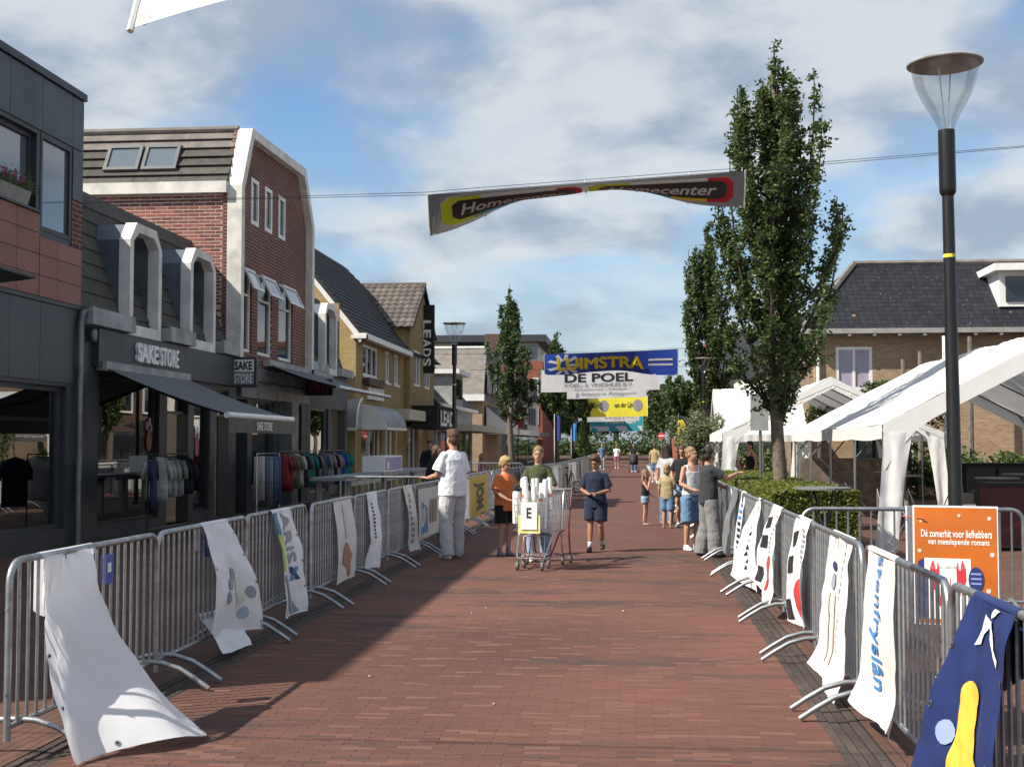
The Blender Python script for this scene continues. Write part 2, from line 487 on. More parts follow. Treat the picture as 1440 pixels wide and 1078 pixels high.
# palette
mat('white_paint', (.78, .77, .73), .45, var=.06, scale=4)
mat('white_weathered', (.72, .70, .63), .7, var=.18, scale=3.0, bump=.2)
mat('grey_weathered', (.36, .37, .37), .75, var=.25, scale=2.2, bump=.2)
mat('white_plastic', (.80, .80, .78), .35, var=.03)
mat('anthracite', (.040, .045, .052), .5, var=.1, scale=2)
mat('anthracite_panel', (.052, .058, .068), .45, var=.12, scale=1.2, objvar=.10)
mat('red_panel', (.30, .135, .105), .7, var=.07, scale=1.5, objvar=.07)
mat('black_metal', (.012, .012, .013), .35, var=.1, spec=.5)
mat('black_matte', (.012, .012, .013), .7, var=.1)
mat('zinc', (.20, .21, .22), .45, metal=.6, var=.2, scale=3)
mat('lead_blue', (.10, .125, .155), .55, var=.2, scale=1.4, bump=.1)
mat('galvanised', (.42, .44, .45), .42, metal=.85, var=.22, scale=14, bump=.05, objvar=.12)
mat('steel', (.55, .56, .57), .28, metal=.9, var=.1)
mat('dark_tile', (.052, .047, .042), .85, col2=(.095, .086, .075), scale=5, bump=.4, bscale=30, objvar=.2)
mat('pantile', (.085, .075, .068), .8, col2=(.15, .12, .10), scale=3, bump=.3, bscale=30, objvar=.35)
mat('black_tile', (.020, .021, .024), .7, var=.2, scale=3, bump=.3)
mat('slate_brown', (.12, .105, .095), .85, col2=(.20, .18, .16), scale=2.5, bump=.5, bscale=12)
mat('mortar', (.66, .58, .50), .95, var=.2)
mat('concrete', (.30, .29, .27), .85, var=.15, bump=.2)
mat('interior', (.26, .25, .24), .9, var=.2, scale=1)
mat('interior_floor', (.22, .19, .16), .6, var=.2, scale=2)
mat('wood_grey', (.17, .14, .11), .85, var=.3, scale=8, bump=.3)
mat('wood_brown', (.10, .055, .03), .7, var=.3, scale=8)
mat('rubber', (.02, .02, .02), .8)
mat('letter_white', (.80, .80, .78), .4, var=.02)
mat('letter_black', (.015, .015, .017), .5)
mat('letter_grey', (.22, .22, .23), .5)
mat('cream', (.55, .50, .38), .7, var=.1)
mat('sign_red', (.35, .02, .03), .5)
mat('sign_yellow', (.85, .68, .05), .5)
mat('purple', (.16, .10, .25), .5)
m_, t_, b_ = new_mat('pane_dark')
b_.inputs['Base Color'].default_value = (.02, .025, .03, 1); b_.inputs['Roughness'].default_value = .03; b_.inputs['Specular IOR Level'].default_value = 1.0
m_, t_, b_ = new_mat('pane_mirror')
b_.inputs['Base Color'].default_value = (.10, .13, .16, 1); b_.inputs['Roughness'].default_value = .05; b_.inputs['Specular IOR Level'].default_value = 1.0; b_.inputs['Coat Weight'].default_value = .6
mat('pane_curtain', (.36, .31, .40), .25, var=.1, scale=2, spec=.8)
glass_mat('shop_glass', (.85, .90, .90), .30)
glass_mat('lamp_glass', (.90, .92, .92), .07, .12, .35)
# ================================================================ ground, road, pavements
brick_mat('pave_side', (.135, .066, .046), (.10, .052, .040), (.035, .028, .024), 'zy', bw=.21, bh=.068, msize=.008, bump=.5, grime=.3)
brick_mat('road_far', (.142, .062, .045), (.118, .052, .040), (.05, .03, .025), 'z', bw=.205, bh=.054, msize=.006, bump=.35, grime=.2, patch=((.075, .045, .040), (.35, 1.6, 1)))
mat('joint_sand', (.065, .042, .034), .95, var=.3, scale=20)
attr_mat('clinker', .8, .5, 90)
mat('earth', (.09, .075, .06), .95, var=.2, scale=.5)
g = MB(); g.quad((-900, -300, -.06), (900, -300, -.06), (900, 1500, -.06), (-900, 1500, -.06))
tag(g.build('ground', 'earth'), kind='structure')
RX0, RX1, GW = -3.05, 1.12, .24
YN = 21.0
road = MB(); road.quad((RX0, -12, -.008), (RX1, -12, -.008), (RX1, YN, -.008), (RX0, YN, -.008))
road = tag(road.build('road', 'joint_sand'), kind='structure')
g = MB(); g.quad((RX0, YN, 0), (RX1, YN, 0), (RX1, 260, 0), (RX0, 260, 0)); tag(g.build('road', 'road_far'), kind='structure')
def road_col(x, y):
    n = noise.noise((x * .35, y * 1.5, 3.3)) * .9 + noise.noise((x * 1.1, y * 5, 9.1)) * .5
    k = random.random()
    dark = max(0, min(1, (n - .12) * 2.2 + (k - .75) * .6))
    b = .93 + .14 * random.random()
    a = Vector((.140, .062, .044)) * b * (.92 + .3 * noise.noise((x * .6, y * .35, 7.7)))
    d = Vector((.062, .041, .036)) * b
    c = a.lerp(d, dark * .85)
    if k < .08: c = Vector((.165, .078, .056)) * b
    return (c.x, c.y, c.z)
# individual nearest bricks (shared meshes), then the rest of the near road as one brick mesh
BL, BP = .2032, .0535
vari = []
for i in range(14):
    b = MB(); c = road_col(random.uniform(-3, 1), 6.6 + i * .06)
    b.bbox((-BL / 2, -.0242, -.03), (BL / 2, .0242, 0), .0014, c)
    o = b.build('brick', 'clinker'); vari.append(o.data); bpy.data.objects.remove(o)
rest = MB()
nrow = int((YN - 5.0) / BP)
cnt = 0
for r in range(nrow):
    y = 5.0 + (r + .5) * BP
    off = (.5 if r % 2 else 0) * .204 + random.uniform(-.008, .008)
    x = RX0 - .204 + off
    while x < RX1:
        a, b_ = max(RX0, x), min(RX1, x + BL)
        if b_ - a > .03:
            full = (b_ - a) > BL - .002
            dz = random.uniform(-.0015, .0012)
            if cnt < 300 and y > 6.56 and full:
                piece(random.choice(vari), 'brick', road, ((a + b_) / 2, y, dz), (random.uniform(-.02, .02), 0, random.uniform(-.006, .006)))
                cnt += 1
            else:
                k = random.uniform(-.0015, .0015)
                rest.bbox((a, y - .0242 + k, -.03), (b_, y + .0242 + k, dz), .0014, road_col((a + b_) / 2, y))
        x += .204
tag(rest.build('brick_field', 'clinker', road, world=False), kind='stuff')
# gutters of dark lengthwise bricks on either side of the carriageway
for gx0, gx1, nm in ((RX0 - GW, RX0, 'gutter'), (RX1, RX1 + GW, 'gutter')):
    g = MB(); g.quad((gx0, -12, -.03), (gx1, -12, -.03), (gx1, 230, -.03), (gx0, 230, -.03))
    gt = tag(g.build(nm, 'joint_sand'), kind='structure')
    b = MB(); w = (gx1 - gx0) / 4
    for k in range(4):
        y = 4.5 + (k % 2) * .1
        while y < 34:
            v = random.uniform(.75, 1.2); c = (.062 * v, .046 * v, .040 * v)
            dz = -.012 if k in (1, 2) else -.004
            b.bbox((gx0 + k * w + .004, y, -.06), (gx0 + (k + 1) * w - .004, y + .2, dz + random.uniform(-.002, .002)), .003, c)
            y += .206
    tag(b.build('gutter_bricks', 'clinker', gt, world=False), kind='stuff')
    b = MB()
    for k in range(4): b.box((gx0 + k * w + .004, 34, -.06), (gx0 + (k + 1) * w - .004, 230, -.008), (.062, .046, .04))
    tag(b.build('gutter_bricks', 'clinker', gt, world=False), kind='stuff')
g = MB(); g.box((-9.6, -12, -.05), (RX0 - GW, 260, 0)); tag(g.build('pavement', 'pave_side'), kind='structure')
g = MB(); g.box((RX1 + GW, -12, -.05), (40, 260, 0)); tag(g.build('pavement', 'pave_side'), kind='structure')
mat('litter', (.75, .72, .68), .8)
for i, (x, y) in enumerate(((-1.9, 9.2), (-1.6, 12.7), (-1.5, 13.1), (-.1, 13.0), (-.9, 8.3))):
    b = MB(); s = random.uniform(.009, .016); b.add([(x - s, y - s * .7, .004), (x + s, y - s, .012), (x + s * .8, y + s, .004), (x - s * .6, y + s * .8, .016)], [(0, 1, 2, 3)])
    tag(b.build('litter_scrap', 'litter'), 'tiny pale scrap of paper lying on the red brick road', 'litter', 'paper scraps on the road')

# ================================================================ left row of buildings (front plane X = -9.3)
FX = -9.3
FL = Fac((FX, 0, 0), (0, 1, 0), (1, 0, 0))
def fy(Y): return Fac((0, Y, 0), (1, 0, 0), (0, -1, 0))
brick_mat('brick_red_x', (.185, .066, .048), (.125, .046, .037), (.36, .29, .24), 'x', bw=.262, bh=.084, grime=.3, msize=.016)
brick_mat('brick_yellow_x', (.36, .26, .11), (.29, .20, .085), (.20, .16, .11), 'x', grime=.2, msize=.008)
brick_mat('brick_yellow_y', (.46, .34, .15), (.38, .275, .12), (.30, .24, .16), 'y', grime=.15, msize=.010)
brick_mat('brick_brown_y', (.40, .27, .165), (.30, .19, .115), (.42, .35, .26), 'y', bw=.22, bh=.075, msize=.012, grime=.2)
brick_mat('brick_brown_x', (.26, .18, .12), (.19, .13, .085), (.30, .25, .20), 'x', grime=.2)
brick_mat('brick_far_y', (.30, .085, .050), (.25, .07, .045), (.28, .14, .1), 'y', grime=.15)
brick_mat('brick_dark_y', (.12, .075, .055), (.09, .055, .045), (.14, .11, .09), 'y', grime=.2)
m_, t_, b_ = new_mat('added_glow'); b_.inputs['Emission Color'].default_value = (1, .88, .7, 1); b_.inputs['Emission Strength'].default_value = 18.0  # glow of the strips added to brighten the dark shop rooms
def room(parent, y0, y1, z1, depth=6.0, x1=FX - .3, z0=.05):
    b = MB(); x0 = x1 - depth
    b.quad((x0, y0, z0), (x0, y1, z0), (x0, y1, z1), (x0, y0, z1)); b.quad((x0, y0, z0), (x0, y0, z1), (x1, y0, z1), (x1, y0, z0)); b.quad((x0, y1, z0), (x1, y1, z0), (x1, y1, z1), (x0, y1, z1))
    b.quad((x0, y0, z1), (x0, y1, z1), (x1, y1, z1), (x1, y0, z1)); b.build('interior_wall', 'interior', parent)
    n = max(1, int((y1 - y0) / 3))
    for k in range(n):
        yc = y0 + (y1 - y0) * (k + .5) / n
        MB().box((x1 - 3.2, yc - .06, z1 - .09), (x1 - 1.4, yc + .06, z1 - .03)).build('added_lamp', 'added_glow', parent)  # added strip under the ceiling, position guessed, lightens the interior
    b = MB(); b.quad((x0, y0, z0), (x1, y0, z0), (x1, y1, z0), (x0, y1, z0)); b.build('interior_floor', 'interior_floor', parent)

# ---- dark clad building, nearest on the left
t = thing('clad_building', 'two-storey building clad in dark grey and red-brown panels, nearest on left', 'building', (FX, 14, 0))
Y0, Y1 = 5.3, 20.78
b = MB(); FL.wall(b, rect(Y0, Y1, 0, 7.5), [(17.75, 19.12, 5.32, 6.55), (19.24, 20.36, 5.05, 6.6), (8.2, 20.32, .3, 2.62), (9, 12, 5.32, 6.55), (13, 16.6, 5.32, 6.55)], .3)
b.box((-19, Y0, 0), (FX - .3, Y0 + .2, 7.5)); b.box((-19, Y1 - .2, 0), (FX - .3, Y1, 7.5)); b.box((-19, Y0, 0), (-18.8, Y1, 7.5)); b.build('wall', 'anthracite', t)
b = MB(); b.box((-19.1, Y0 - .05, 7.5), (FX + .06, Y1 + .04, 7.62)); b.build('roof', 'anthracite', t)
def panels(m, us, vs_, gap=.012, d=.022, name='panel', skip=()):
    for i in range(len(us) - 1):
        for j in range(len(vs_) - 1):
            if (i, j) in skip: continue
            b = MB(); FL.box(b, us[i] + gap / 2, us[i + 1] - gap / 2, vs_[j] + gap / 2, vs_[j + 1] - gap / 2, .002, d); b.build(name, m, t)
tops = [5.3, 6.3, 7.3, 8.6, 9.9, 11.2, 12.5, 13.8, 15.0, 16.1, 17.15, 18.2, 19.24, 20.36, 20.78]
panels('anthracite_panel', tops, [6.62, 7.48])
panels('anthracite_panel', [20.38, 20.78], [5.75, 6.61])
panels('red_panel', [5.3, 7.3, 9.1, 10.9, 12.7, 14.2, 15.6, 17.0, 18.48, 19.22], [4.0, 4.33, 4.66, 4.99, 5.30])
panels('red_panel', [19.24, 19.86, 20.78], [4.0, 4.33, 4.66, 4.95])
panels('anthracite_panel', [5.3, 7.3, 9.1, 10.9, 12.7, 14.2, 15.6, 17.0, 18.3, 19.3, 20.78], [2.68, 3.92])
b = MB(); FL.box(b, 20.38, 20.78, 4.97, 5.74, .003, .015); b.build('brick_strip', 'brick_red_x', t)
b = MB(); FL.box(b, 5.3, 19.2, 5.30, 5.335, 0, .07); b.build('ledge', 'black_metal', t)
b = MB(); FL.box(b, 5.3, 20.8, 3.925, 3.985, 0, .05); b.build('ledge', 'black_metal', t)
for w in ((17.75, 19.12, 5.32, 6.55, ()), (19.24, 20.36, 5.05, 6.6, ()), (9, 12, 5.32, 6.55, (10.5,)), (13, 16.6, 5.32, 6.55, (14.8,))):
    window(t, FL, *w[:4], 'anthracite', 'pane_mirror', .075, -.12 if w[0] < 18 else -.02, w[4])
window(t, FL, 8.2, 20.32, .3, 2.62, 'anthracite', 'shop_glass', .08, -.12, (11.2, 14.2, 17.2), name='shop_window')
room(t, Y0 + .3, Y1 - .3, 2.75)
b = MB(); b.box((-11.2, 19.6, .05), (-10.7, 20.1, 2.7)); b.build('column', 'lead_blue', t)
b = MB(); b.add([(FX, 12, 3.86), (FX, 17.0, 3.86), (FX + 1.1, 16.9, 3.96), (FX + 1.1, 12, 3.96), (FX, 12, 4.04), (FX, 17.0, 4.04), (FX + 1.1, 16.9, 4.0), (FX + 1.1, 12, 4.0)],
  [(0, 1, 2, 3), (4, 7, 6, 5), (0, 4, 5, 1), (1, 5, 6, 2), (2, 6, 7, 3), (3, 7, 4, 0)]); b.build('canopy', 'black_metal', t)
pipe = MB(); pipe.tube([(FX + .09, 20.62, 0), (FX + .09, 20.62, 3.70), (FX + .09, 20.66, 3.86), (FX + .09, 20.95, 3.95), (FX + .09, 21.05, 3.95)], .055, 10)
for z in (1.3, 2.9): pipe.tube([(FX + .09, 20.62, z), (FX + .09, 20.62, z + .05)], .068, 10)
pipe.build('downpipe', 'zinc', t, smooth=True, sharp=40)
# posters and counter inside the first shop window
for i, (y, z0, z1, m) in enumerate(((18.0, .75, 1.65, 'purple'), (18.9, .7, 1.6, 'lead_blue'))):
    b = MB(); b.box((FX - .9, y, z0), (FX - .86, y + .75, z1))
    b.tube([(FX - .88, y + .1, .05), (FX - .88, y + .1, z0)], .02, 6); b.tube([(FX - .88, y + .65, .05), (FX - .88, y + .65, z0)], .02, 6)
    tag(b.build('poster_stand', m), ('purple' if i == 0 else 'blue-grey') + ' poster board standing inside the first shop window on the left', 'poster')
# flower box with pink flowers
leaf_mat('geranium_leaf', (.05, .10, .03), (.12, .17, .08)); mat('petal', (.42, .05, .16), .7, var=.3, scale=30)
t = thing('flower_box', 'grey window box with pink flowers on the dark building', 'flower box', (FX - .02, 18.1, 5.335))
b = MB(); b.add([(FX - .1, 17.85, 5.335), (FX + .06, 17.85, 5.335), (FX + .06, 18.72, 5.335), (FX - .1, 18.72, 5.335), (FX - .1, 17.8, 5.55), (FX + .1, 17.8, 5.55), (FX + .1, 18.77, 5.55), (FX - .1, 18.77, 5.55)],
  [(0, 3, 2, 1), (4, 5, 6, 7), (0, 1, 5, 4), (1, 2, 6, 5), (2, 3, 7, 6), (3, 0, 4, 7)]); b.build('planter', 'concrete', t)
b = MB(); bp = MB()
for i in range(900):
    q = Vector((FX + random.gauss(.02, .07), random.uniform(17.75, 18.95), 5.55 + abs(random.gauss(.08, .08))))
    a = Vector((random.gauss(0, 1), random.gauss(0, 1), random.gauss(0, 1))).normalized(); c = a.orthogonal().normalized(); s = random.uniform(.012, .028)
    if random.random() < .45 and q.z > 5.62 and q.y < 18.6: bp.add([q - a * s, q + c * s, q + a * s, q - c * s], [(0, 1, 2, 3)])
    else: b.add([q - a * s * 1.3, q + c * s * .6, q + a * s * 1.3, q - c * s * .6], [(0, 1, 2, 3)], random.random())
tag(b.build('foliage', 'geranium_leaf', t), kind='stuff'); tag(bp.build('flowers', 'petal', t), kind='stuff')

mat('dormer_white', (.72, .70, .66), .7, var=.15, scale=2.5, bump=.15)
# ---- dormer used on the two mansard shops
def dormer(parent, y0, y1, z0, z1, x0=-10.35, x1=FX + .05):
    ch = .36
    def prof(i, zb): return [(y0 + i, zb), (y1 - i, zb), (y1 - i, z1 - ch), (y1 - i - ch * .85 + i * .3, z1 - i), (y0 + i + ch * .85 - i * .3, z1 - i), (y0 + i, z1 - ch)]
    b = MB(); b.prism(prof(.03, z0 + .05), lambda u, v: (x0, u, v), lambda u, v: (x1 - .22, u, v), [prof(.18, z0 + .21)]); d = b.build('dormer', 'lead_blue', parent)
    b = MB(); b.prism(prof(0, z0), lambda u, v: (x1 - .218, u, v), lambda u, v: (x1, u, v), [prof(.17, z0 + .2)]); b.build('surround', 'dormer_white', d)
    b = MB(); b.prism(prof(.20, z0 + .22), lambda u, v: (x1 - .56, u, v), lambda u, v: (x1 - .52, u, v), [[(y0 + .28, z0 + .3), (y1 - .28, z0 + .3), (y1 - .28, z1 - ch - .2), (y0 + .28, z1 - ch - .2)], [(y0 + .3, z1 - ch - .12), (y1 - .3, z1 - ch - .12), (y1 - .55, z1 - .3), (y0 + .55, z1 - .3)]]); b.build('frame', 'white_paint', d)
    b = MB(); b.box((x1 - .60, y0 + .19, z0 + .21), (x1 - .57, y1 - .19, z1 - .2)); b.build('pane', 'pane_dark', d)
    return d
def mansard(parent, y0, y1, z0, zr, xe=FX - .05, xr=-10.26, n=9):
    """steep slope built of overlapping slab courses"""
    b = MB(); b.add([(xe - .05, y0, z0), (xr - .05, y0, zr), (xr - .05, y1, zr), (xe - .05, y1, z0), (-17, y0, zr), (-17, y1, zr), (-17, y0, z0), (-17, y1, z0)], [(0, 3, 2, 1), (1, 2, 5, 4), (0, 1, 4, 6), (3, 7, 5, 2)])
    r = b.build('roof', 'dark_tile', parent)
    for i in range(n):
        a, c = i / n, (i + 1.15) / n
        p = lambda k, d: (xe + (xr - xe) * k + d, z0 + (zr - z0) * k + d * .3)
        (xa, za), (xb, zb) = p(a, .03), p(min(c, 1.02), .0)
        b = MB(); b.add([(xa, y0, za), (xa, y1, za), (xb, y1, zb), (xb, y0, zb), (xa - .04, y0, za - .005), (xa - .04, y1, za - .005), (xb - .04, y1, zb), (xb - .04, y0, zb)],
              [(0, 1, 2, 3), (4, 7, 6, 5), (0, 4, 5, 1), (0, 3, 7, 4), (1, 5, 6, 2), (2, 6, 7, 3)]); b.build('shingle_course', 'dark_tile', r)
    return r

# ---- clothes shop with two dormers
t = thing('clothes_shop', 'dark shop front with white lettering and two grey dormers on a steep roof', 'building', (FX, 25, 0))
Y0, Y1 = 20.8, 29.0
hol = [(21.62, 24.5, .25, 2.9), (24.92, 26.15, .02, 2.9), (26.5, 27.55, .25, 2.9), (27.9, 28.85, .02, 2.9)]
b = MB(); FL.wall(b, rect(Y0, Y1, 0, 3.75), hol, .25); b.build('wall', 'anthracite', t)
room(t, Y0 + .1, Y1 - .1, 3.0, 5)
for h in (hol[0], hol[2]): window(t, FL, *h, 'black_metal', 'shop_glass', .05, -.1, name='shop_window')
window(t, FL, 24.92, 26.15, 2.3, 2.9, 'black_metal', 'shop_glass', .05, -.1, name='fanlight')
window(t, FL, 27.9, 28.85, 2.3, 2.9, 'black_metal', 'shop_glass', .05, -.1, name='fanlight')
b = MB(); FL.box(b, 21.3, 29.0, 3.02, 3.68, .002, .12); fas = b.build('fascia', 'anthracite', t)
mansard(t, Y0, Y1, 3.75, 6.38)
for a, c in ((20.82, 22.7), (24.5, 25.95), (27.8, 28.98)):
    b = MB(); b.box((FX - .3, a, 3.71), (FX + .22, c, 3.97)); b.box((FX + .18, a, 3.97), (FX + .22, c, 4.0)); b.build('gutter', 'grey_weathered', t)
dormer(t, 22.8, 24.4, 3.70, 5.83); dormer(t, 26.05, 27.7, 3.70, 5.85)
def fn_f(d): return lambda u, v: (FX + d, u, v)
def solid_letters(name, txt, y0, y1, z0, z1, d0, d1, m, parent, bold=.02):
    vs_, ts = text_tris(txt, bold); mb = MB(); k = len(vs_)
    va = [(FX + d0, y0 + x * (y1 - y0), z0 + y * (z1 - z0)) for x, y in vs_]; vb = [(FX + d1, p[1], p[2]) for p in va]
    ed = {}
    for tr in ts:
        for i in range(3):
            e = (tr[i], tr[(i + 1) % 3]); ed[e] = ed.get(e, 0) + 1
    fs = [(k + a, k + b2, k + c) for a, b2, c in ts]
    for (a, b2) in ed:
        if (b2, a) not in ed: fs.append((a, b2, k + b2, k + a))
    mb.add(va + vb, fs); return mb.build(name, m, parent)
solid_letters('lettering', 'SAKE', 22.9, 23.92, 3.2, 3.56, .125, .19, 'letter_white', fas, .03)
solid_letters('lettering', 'STORE', 24.03, 25.05, 3.2, 3.56, .125, .19, 'letter_white', fas, .012)
b = MB(); b.lathe([(.05, 0), (.07, .05), (.07, .2), (.04, .26)], 10, (FX + .09, 21.12, 3.42)); b.build('wall_lamp', 'zinc', t, smooth=True)

mat('sticker_red', (.34, .09, .09), .6)
for y, z in ((24.2, 1.75), (26.95, 1.62)):
    k = MB(); vs_, ts = poly_shape(circ(y, z, .13, .22, 14)); k.add([(FX - .085, u, v) for u, v in vs_], ts); s_ = k.build('window_sticker', 'sticker_red', t)
    for dy, dz in ((-.1, .28), (.1, .24), (.02, .36)):
        k = MB(); vs_, ts = poly_shape(circ(y + dy, z + dz, .055, .09, 10)); k.add([(FX - .083, u, v) for u, v in vs_], ts); k.build('sticker_petal', 'pane_curtain', s_)
for y0, y1, m in ((21.8, 22.5, 'wood_brown'), (22.9, 24.2, 'wood_grey'), (26.6, 27.4, 'wood_brown')):
    k = MB(); k.box((FX - 2.6, y0, .06), (FX - 2.1, y1, 1.2)); k.box((FX - 2.7, y0 - .05, 1.2), (FX - 2.0, y1 + .05, 1.25)); k.build('display_table', m, t)
# awnings
def awning(name, label, y0, y1, zw, xf, zf, val, m, group=None):
    t = thing(name, label, 'awning', (FX + .1, (y0 + y1) / 2, zw), group=group)
    b = MB(); b.box((FX + .02, y0, zw - .04), (FX + .2, y1, zw + .12)); b.build('cassette', 'grey_weathered', t)
    def fab(u, v):
        x = FX + .18 + (xf - FX - .18) * v; z = zw + (zf - zw) * v - .05 * sin(pi * v)
        return (x, y0 + .06 + (y1 - y0 - .12) * u, z)
    b = MB(); b.grid(fab, 8, 10); b.build('fabric', m, t, smooth=True)
    b = MB(); b.tube([(xf, y0, zf - .02), (xf, y1, zf - .02)], .055, 10); b.build('front_bar', 'white_plastic' if val else 'steel', t, smooth=True, sharp=50)
    for y in (y0 + .35, y1 - .35):
        b = MB(); ym = y + (.5 if y < (y0 + y1) / 2 else -.5)
        b.tube([(FX + .15, y, zw - .06), ((FX + xf) / 2, ym, (zw + zf) / 2 - .12), (xf, y, zf - .03)], .03, 6); b.build('arm', 'anthracite', t)
    if val:
        b = MB()
        def vf(u, v): return (xf + .03 + .02 * sin(u * 50) * (1 - v), y0 + .03 + (y1 - y0 - .06) * u, zf - .05 - val * (1 - v))
        b.grid(vf, 60, 3); vo = b.build('valance', 'valance_cloth', t, smooth=True)
    return t
cloth_mat('awning_grey', (.15, .155, .16), .08, .8, .1, 60); cloth_mat('valance_cloth', (.16, .155, .13), .15, .8, .1, 60)
aw = awning('awning', 'grey awning with lettered valance over the clothes shop window', 21.45, 25.72, 3.0, -6.95, 2.2, .27, 'awning_grey')
letters('lettering', 'SAKE STORE', lambda u, v: (-6.95 + .058, u, v), (23.05, 24.05, 1.93, 2.09), 'letter_white', aw, .02)
awning('awning', 'long flat dark awning with pale front bar below the red-brick gable house', 31.5, 38.3, 3.68, -7.35, 3.12, 0, 'awning_grey')

# blade sign
t = thing('blade_sign', 'square illuminated double sign with black and white halves beside fascia', 'sign', (FX, 28.93, 3.3))
b = MB()
rr = [(x, z) for cx, cz, a in ((-8.72, 3.62, 0), (-9.2, 3.62, 1), (-9.2, 3.06, 2), (-8.72, 3.06, 3)) for x, z in [(cx + .07 * cos(pi / 2 * (a + k / 4)), cz + .07 * sin(pi / 2 * (a + k / 4))) for k in range(5)]]
b.prism(rr, lambda u, v: (u, 29.02, v), lambda u, v: (u, 28.84, v)); b.tube([(FX, 28.93, 3.35), (-9.2, 28.93, 3.35)], .03, 6); b.build('case', 'anthracite', t)
fs_ = lambda d: (lambda u, v: (u, 28.84 - d, v))
patch('panel', [(-9.21, 3.35), (-8.71, 3.35), (-8.71, 3.63), (-9.21, 3.63)], fs_(.004), 'letter_white', t)
patch('panel', [(-9.21, 3.05), (-8.71, 3.05), (-8.71, 3.345), (-9.21, 3.345)], fs_(.004), 'letter_grey', t)
letters('lettering', 'SAKE', fs_(.008), (-9.17, -8.75, 3.385, 3.59), 'letter_black', t, .035)
letters('lettering', 'STORE', fs_(.008), (-9.18, -8.74, 3.09, 3.30), 'letter_white', t, .01)

# ---- red-brick gable house
mat('skylight_frame', (.10, .105, .11), .5)
t = thing('gable_house', 'red-brick house with white-framed angular gable and tiled roof with skylights', 'building', (FX, 32.5, 0))
Y0, Y1 = 29.05, 35.95
out = [(Y0, 3.2), (Y1, 3.2), (Y1, 7.88), (34.92, 9.38), (29.85, 9.28), (Y0, 7.75)]
lowW = [(29.62, 30.55, 3.9, 5.95), (31.05, 32.35, 3.9, 5.95), (32.95, 34.35, 3.9, 5.95)]
upW = [(30.42, 31.05, 7.08, 8.22), (31.6, 32.25, 7.1, 8.24), (32.85, 33.5, 7.12, 8.26)]
b = MB(); FL.wall(b, out, lowW + upW, .25); b.build('wall', 'brick_red_x', t)
inn = [(Y0 + .24, 3.2), (Y1 - .24, 3.2), (Y1 - .24, 7.80), (34.78, 9.14), (30.0, 9.06), (Y0 + .24, 7.69)]
b = MB(); b.prism(out, lambda u, v: (FX - .15, u - .004, v + .004), lambda u, v: (FX + .2, u - .004, v + .004), [inn]); b.build('gable_frame', 'white_weathered', t)
for w in upW: window(t, FL, *w, 'white_paint', 'pane_dark', .1, -.02)
for w in lowW:
    o = window(t, FL, *w, 'white_paint', 'pane_dark', .08, -.08, (), (5.3,))
    b = MB(); tl = .5
    c = lambda z, d: FX + .02 + (5.95 - z) * tl + d
    y0, y1, za, zb = w[0] + .05, w[1] - .05, 5.38, 5.9
    def vent(m, i, d0, d1, nm, hole=None):
        q = MB(); q.prism(rect(y0 + i, y1 - i, za + i, zb - i), lambda u, v: (c(v, d0), u, v), lambda u, v: (c(v, d1), u, v), [rect(y0 + hole, y1 - hole, za + hole, zb - hole)] if hole else ()); q.build(nm, m, o)
    vent('white_paint', 0, 0, .05, 'vent_frame', .07); vent('pane_mirror', .06, .015, .03, 'pane')
# gable side wall facing the camera: mortar bed with separate bricks in view
b = MB(); b.box((-19.5, 29.075, 0), (FX - .16, 29.25, 7.55)); sw = b.build('side_wall', 'mortar', t)
attr_mat('house_brick', .85, .5, 60)
bm_ = []
for i in range(10):
    v = random.uniform(.75, 1.25); c = (.27 * v, .092 * v, .068 * v) if i % 3 else (.20 * v, .068 * v, .055 * v)
    q = MB(); q.box((-.123, .0005, -.031), (.123, .03, .031), c); o = q.build('brick', 'house_brick'); bm_.append(o.data); bpy.data.objects.remove(o)
restb = MB(); cnt = 0; BHh = .084; BW_ = .262
for r in range(int((7.62 - 3.6) / BHh)):
    z = 3.62 + r * BHh
    x = FX - .18 - BW_ / 2 - (BW_ / 2 if r % 2 else 0)
    zx = -10.26 + (6.38 - z) * .35         # in front of this line the neighbour's roof hides the wall
    while x > -13.9:
        vis = (z > 6.42) or (x > zx)
        if vis and z > 4.3 and x > -12.6 and cnt < 300: piece(random.choice(bm_), 'brick', sw, (x - FX, 29.07 - 32.5, z)); cnt += 1
        elif z > 5:
            v = random.uniform(.75, 1.25); restb.box((x - .123, 29.0705, z - .031), (x + .123, 29.1, z + .031), (.26 * v, .088 * v, .066 * v))
        x -= BW_
    if r % 2:
        v = random.uniform(.75, 1.2); restb.box((FX - .287, 29.0705, z - .031), (FX - .172, 29.1, z + .031), (.26 * v, .088 * v, .066 * v))
tag(restb.build('brick_field', 'house_brick', t), kind='stuff')
b = MB(); b.box((-19.5, 28.93, 7.56), (FX - .15, 29.2, 7.83)); b.build('eave_board', 'white_weathered', t)
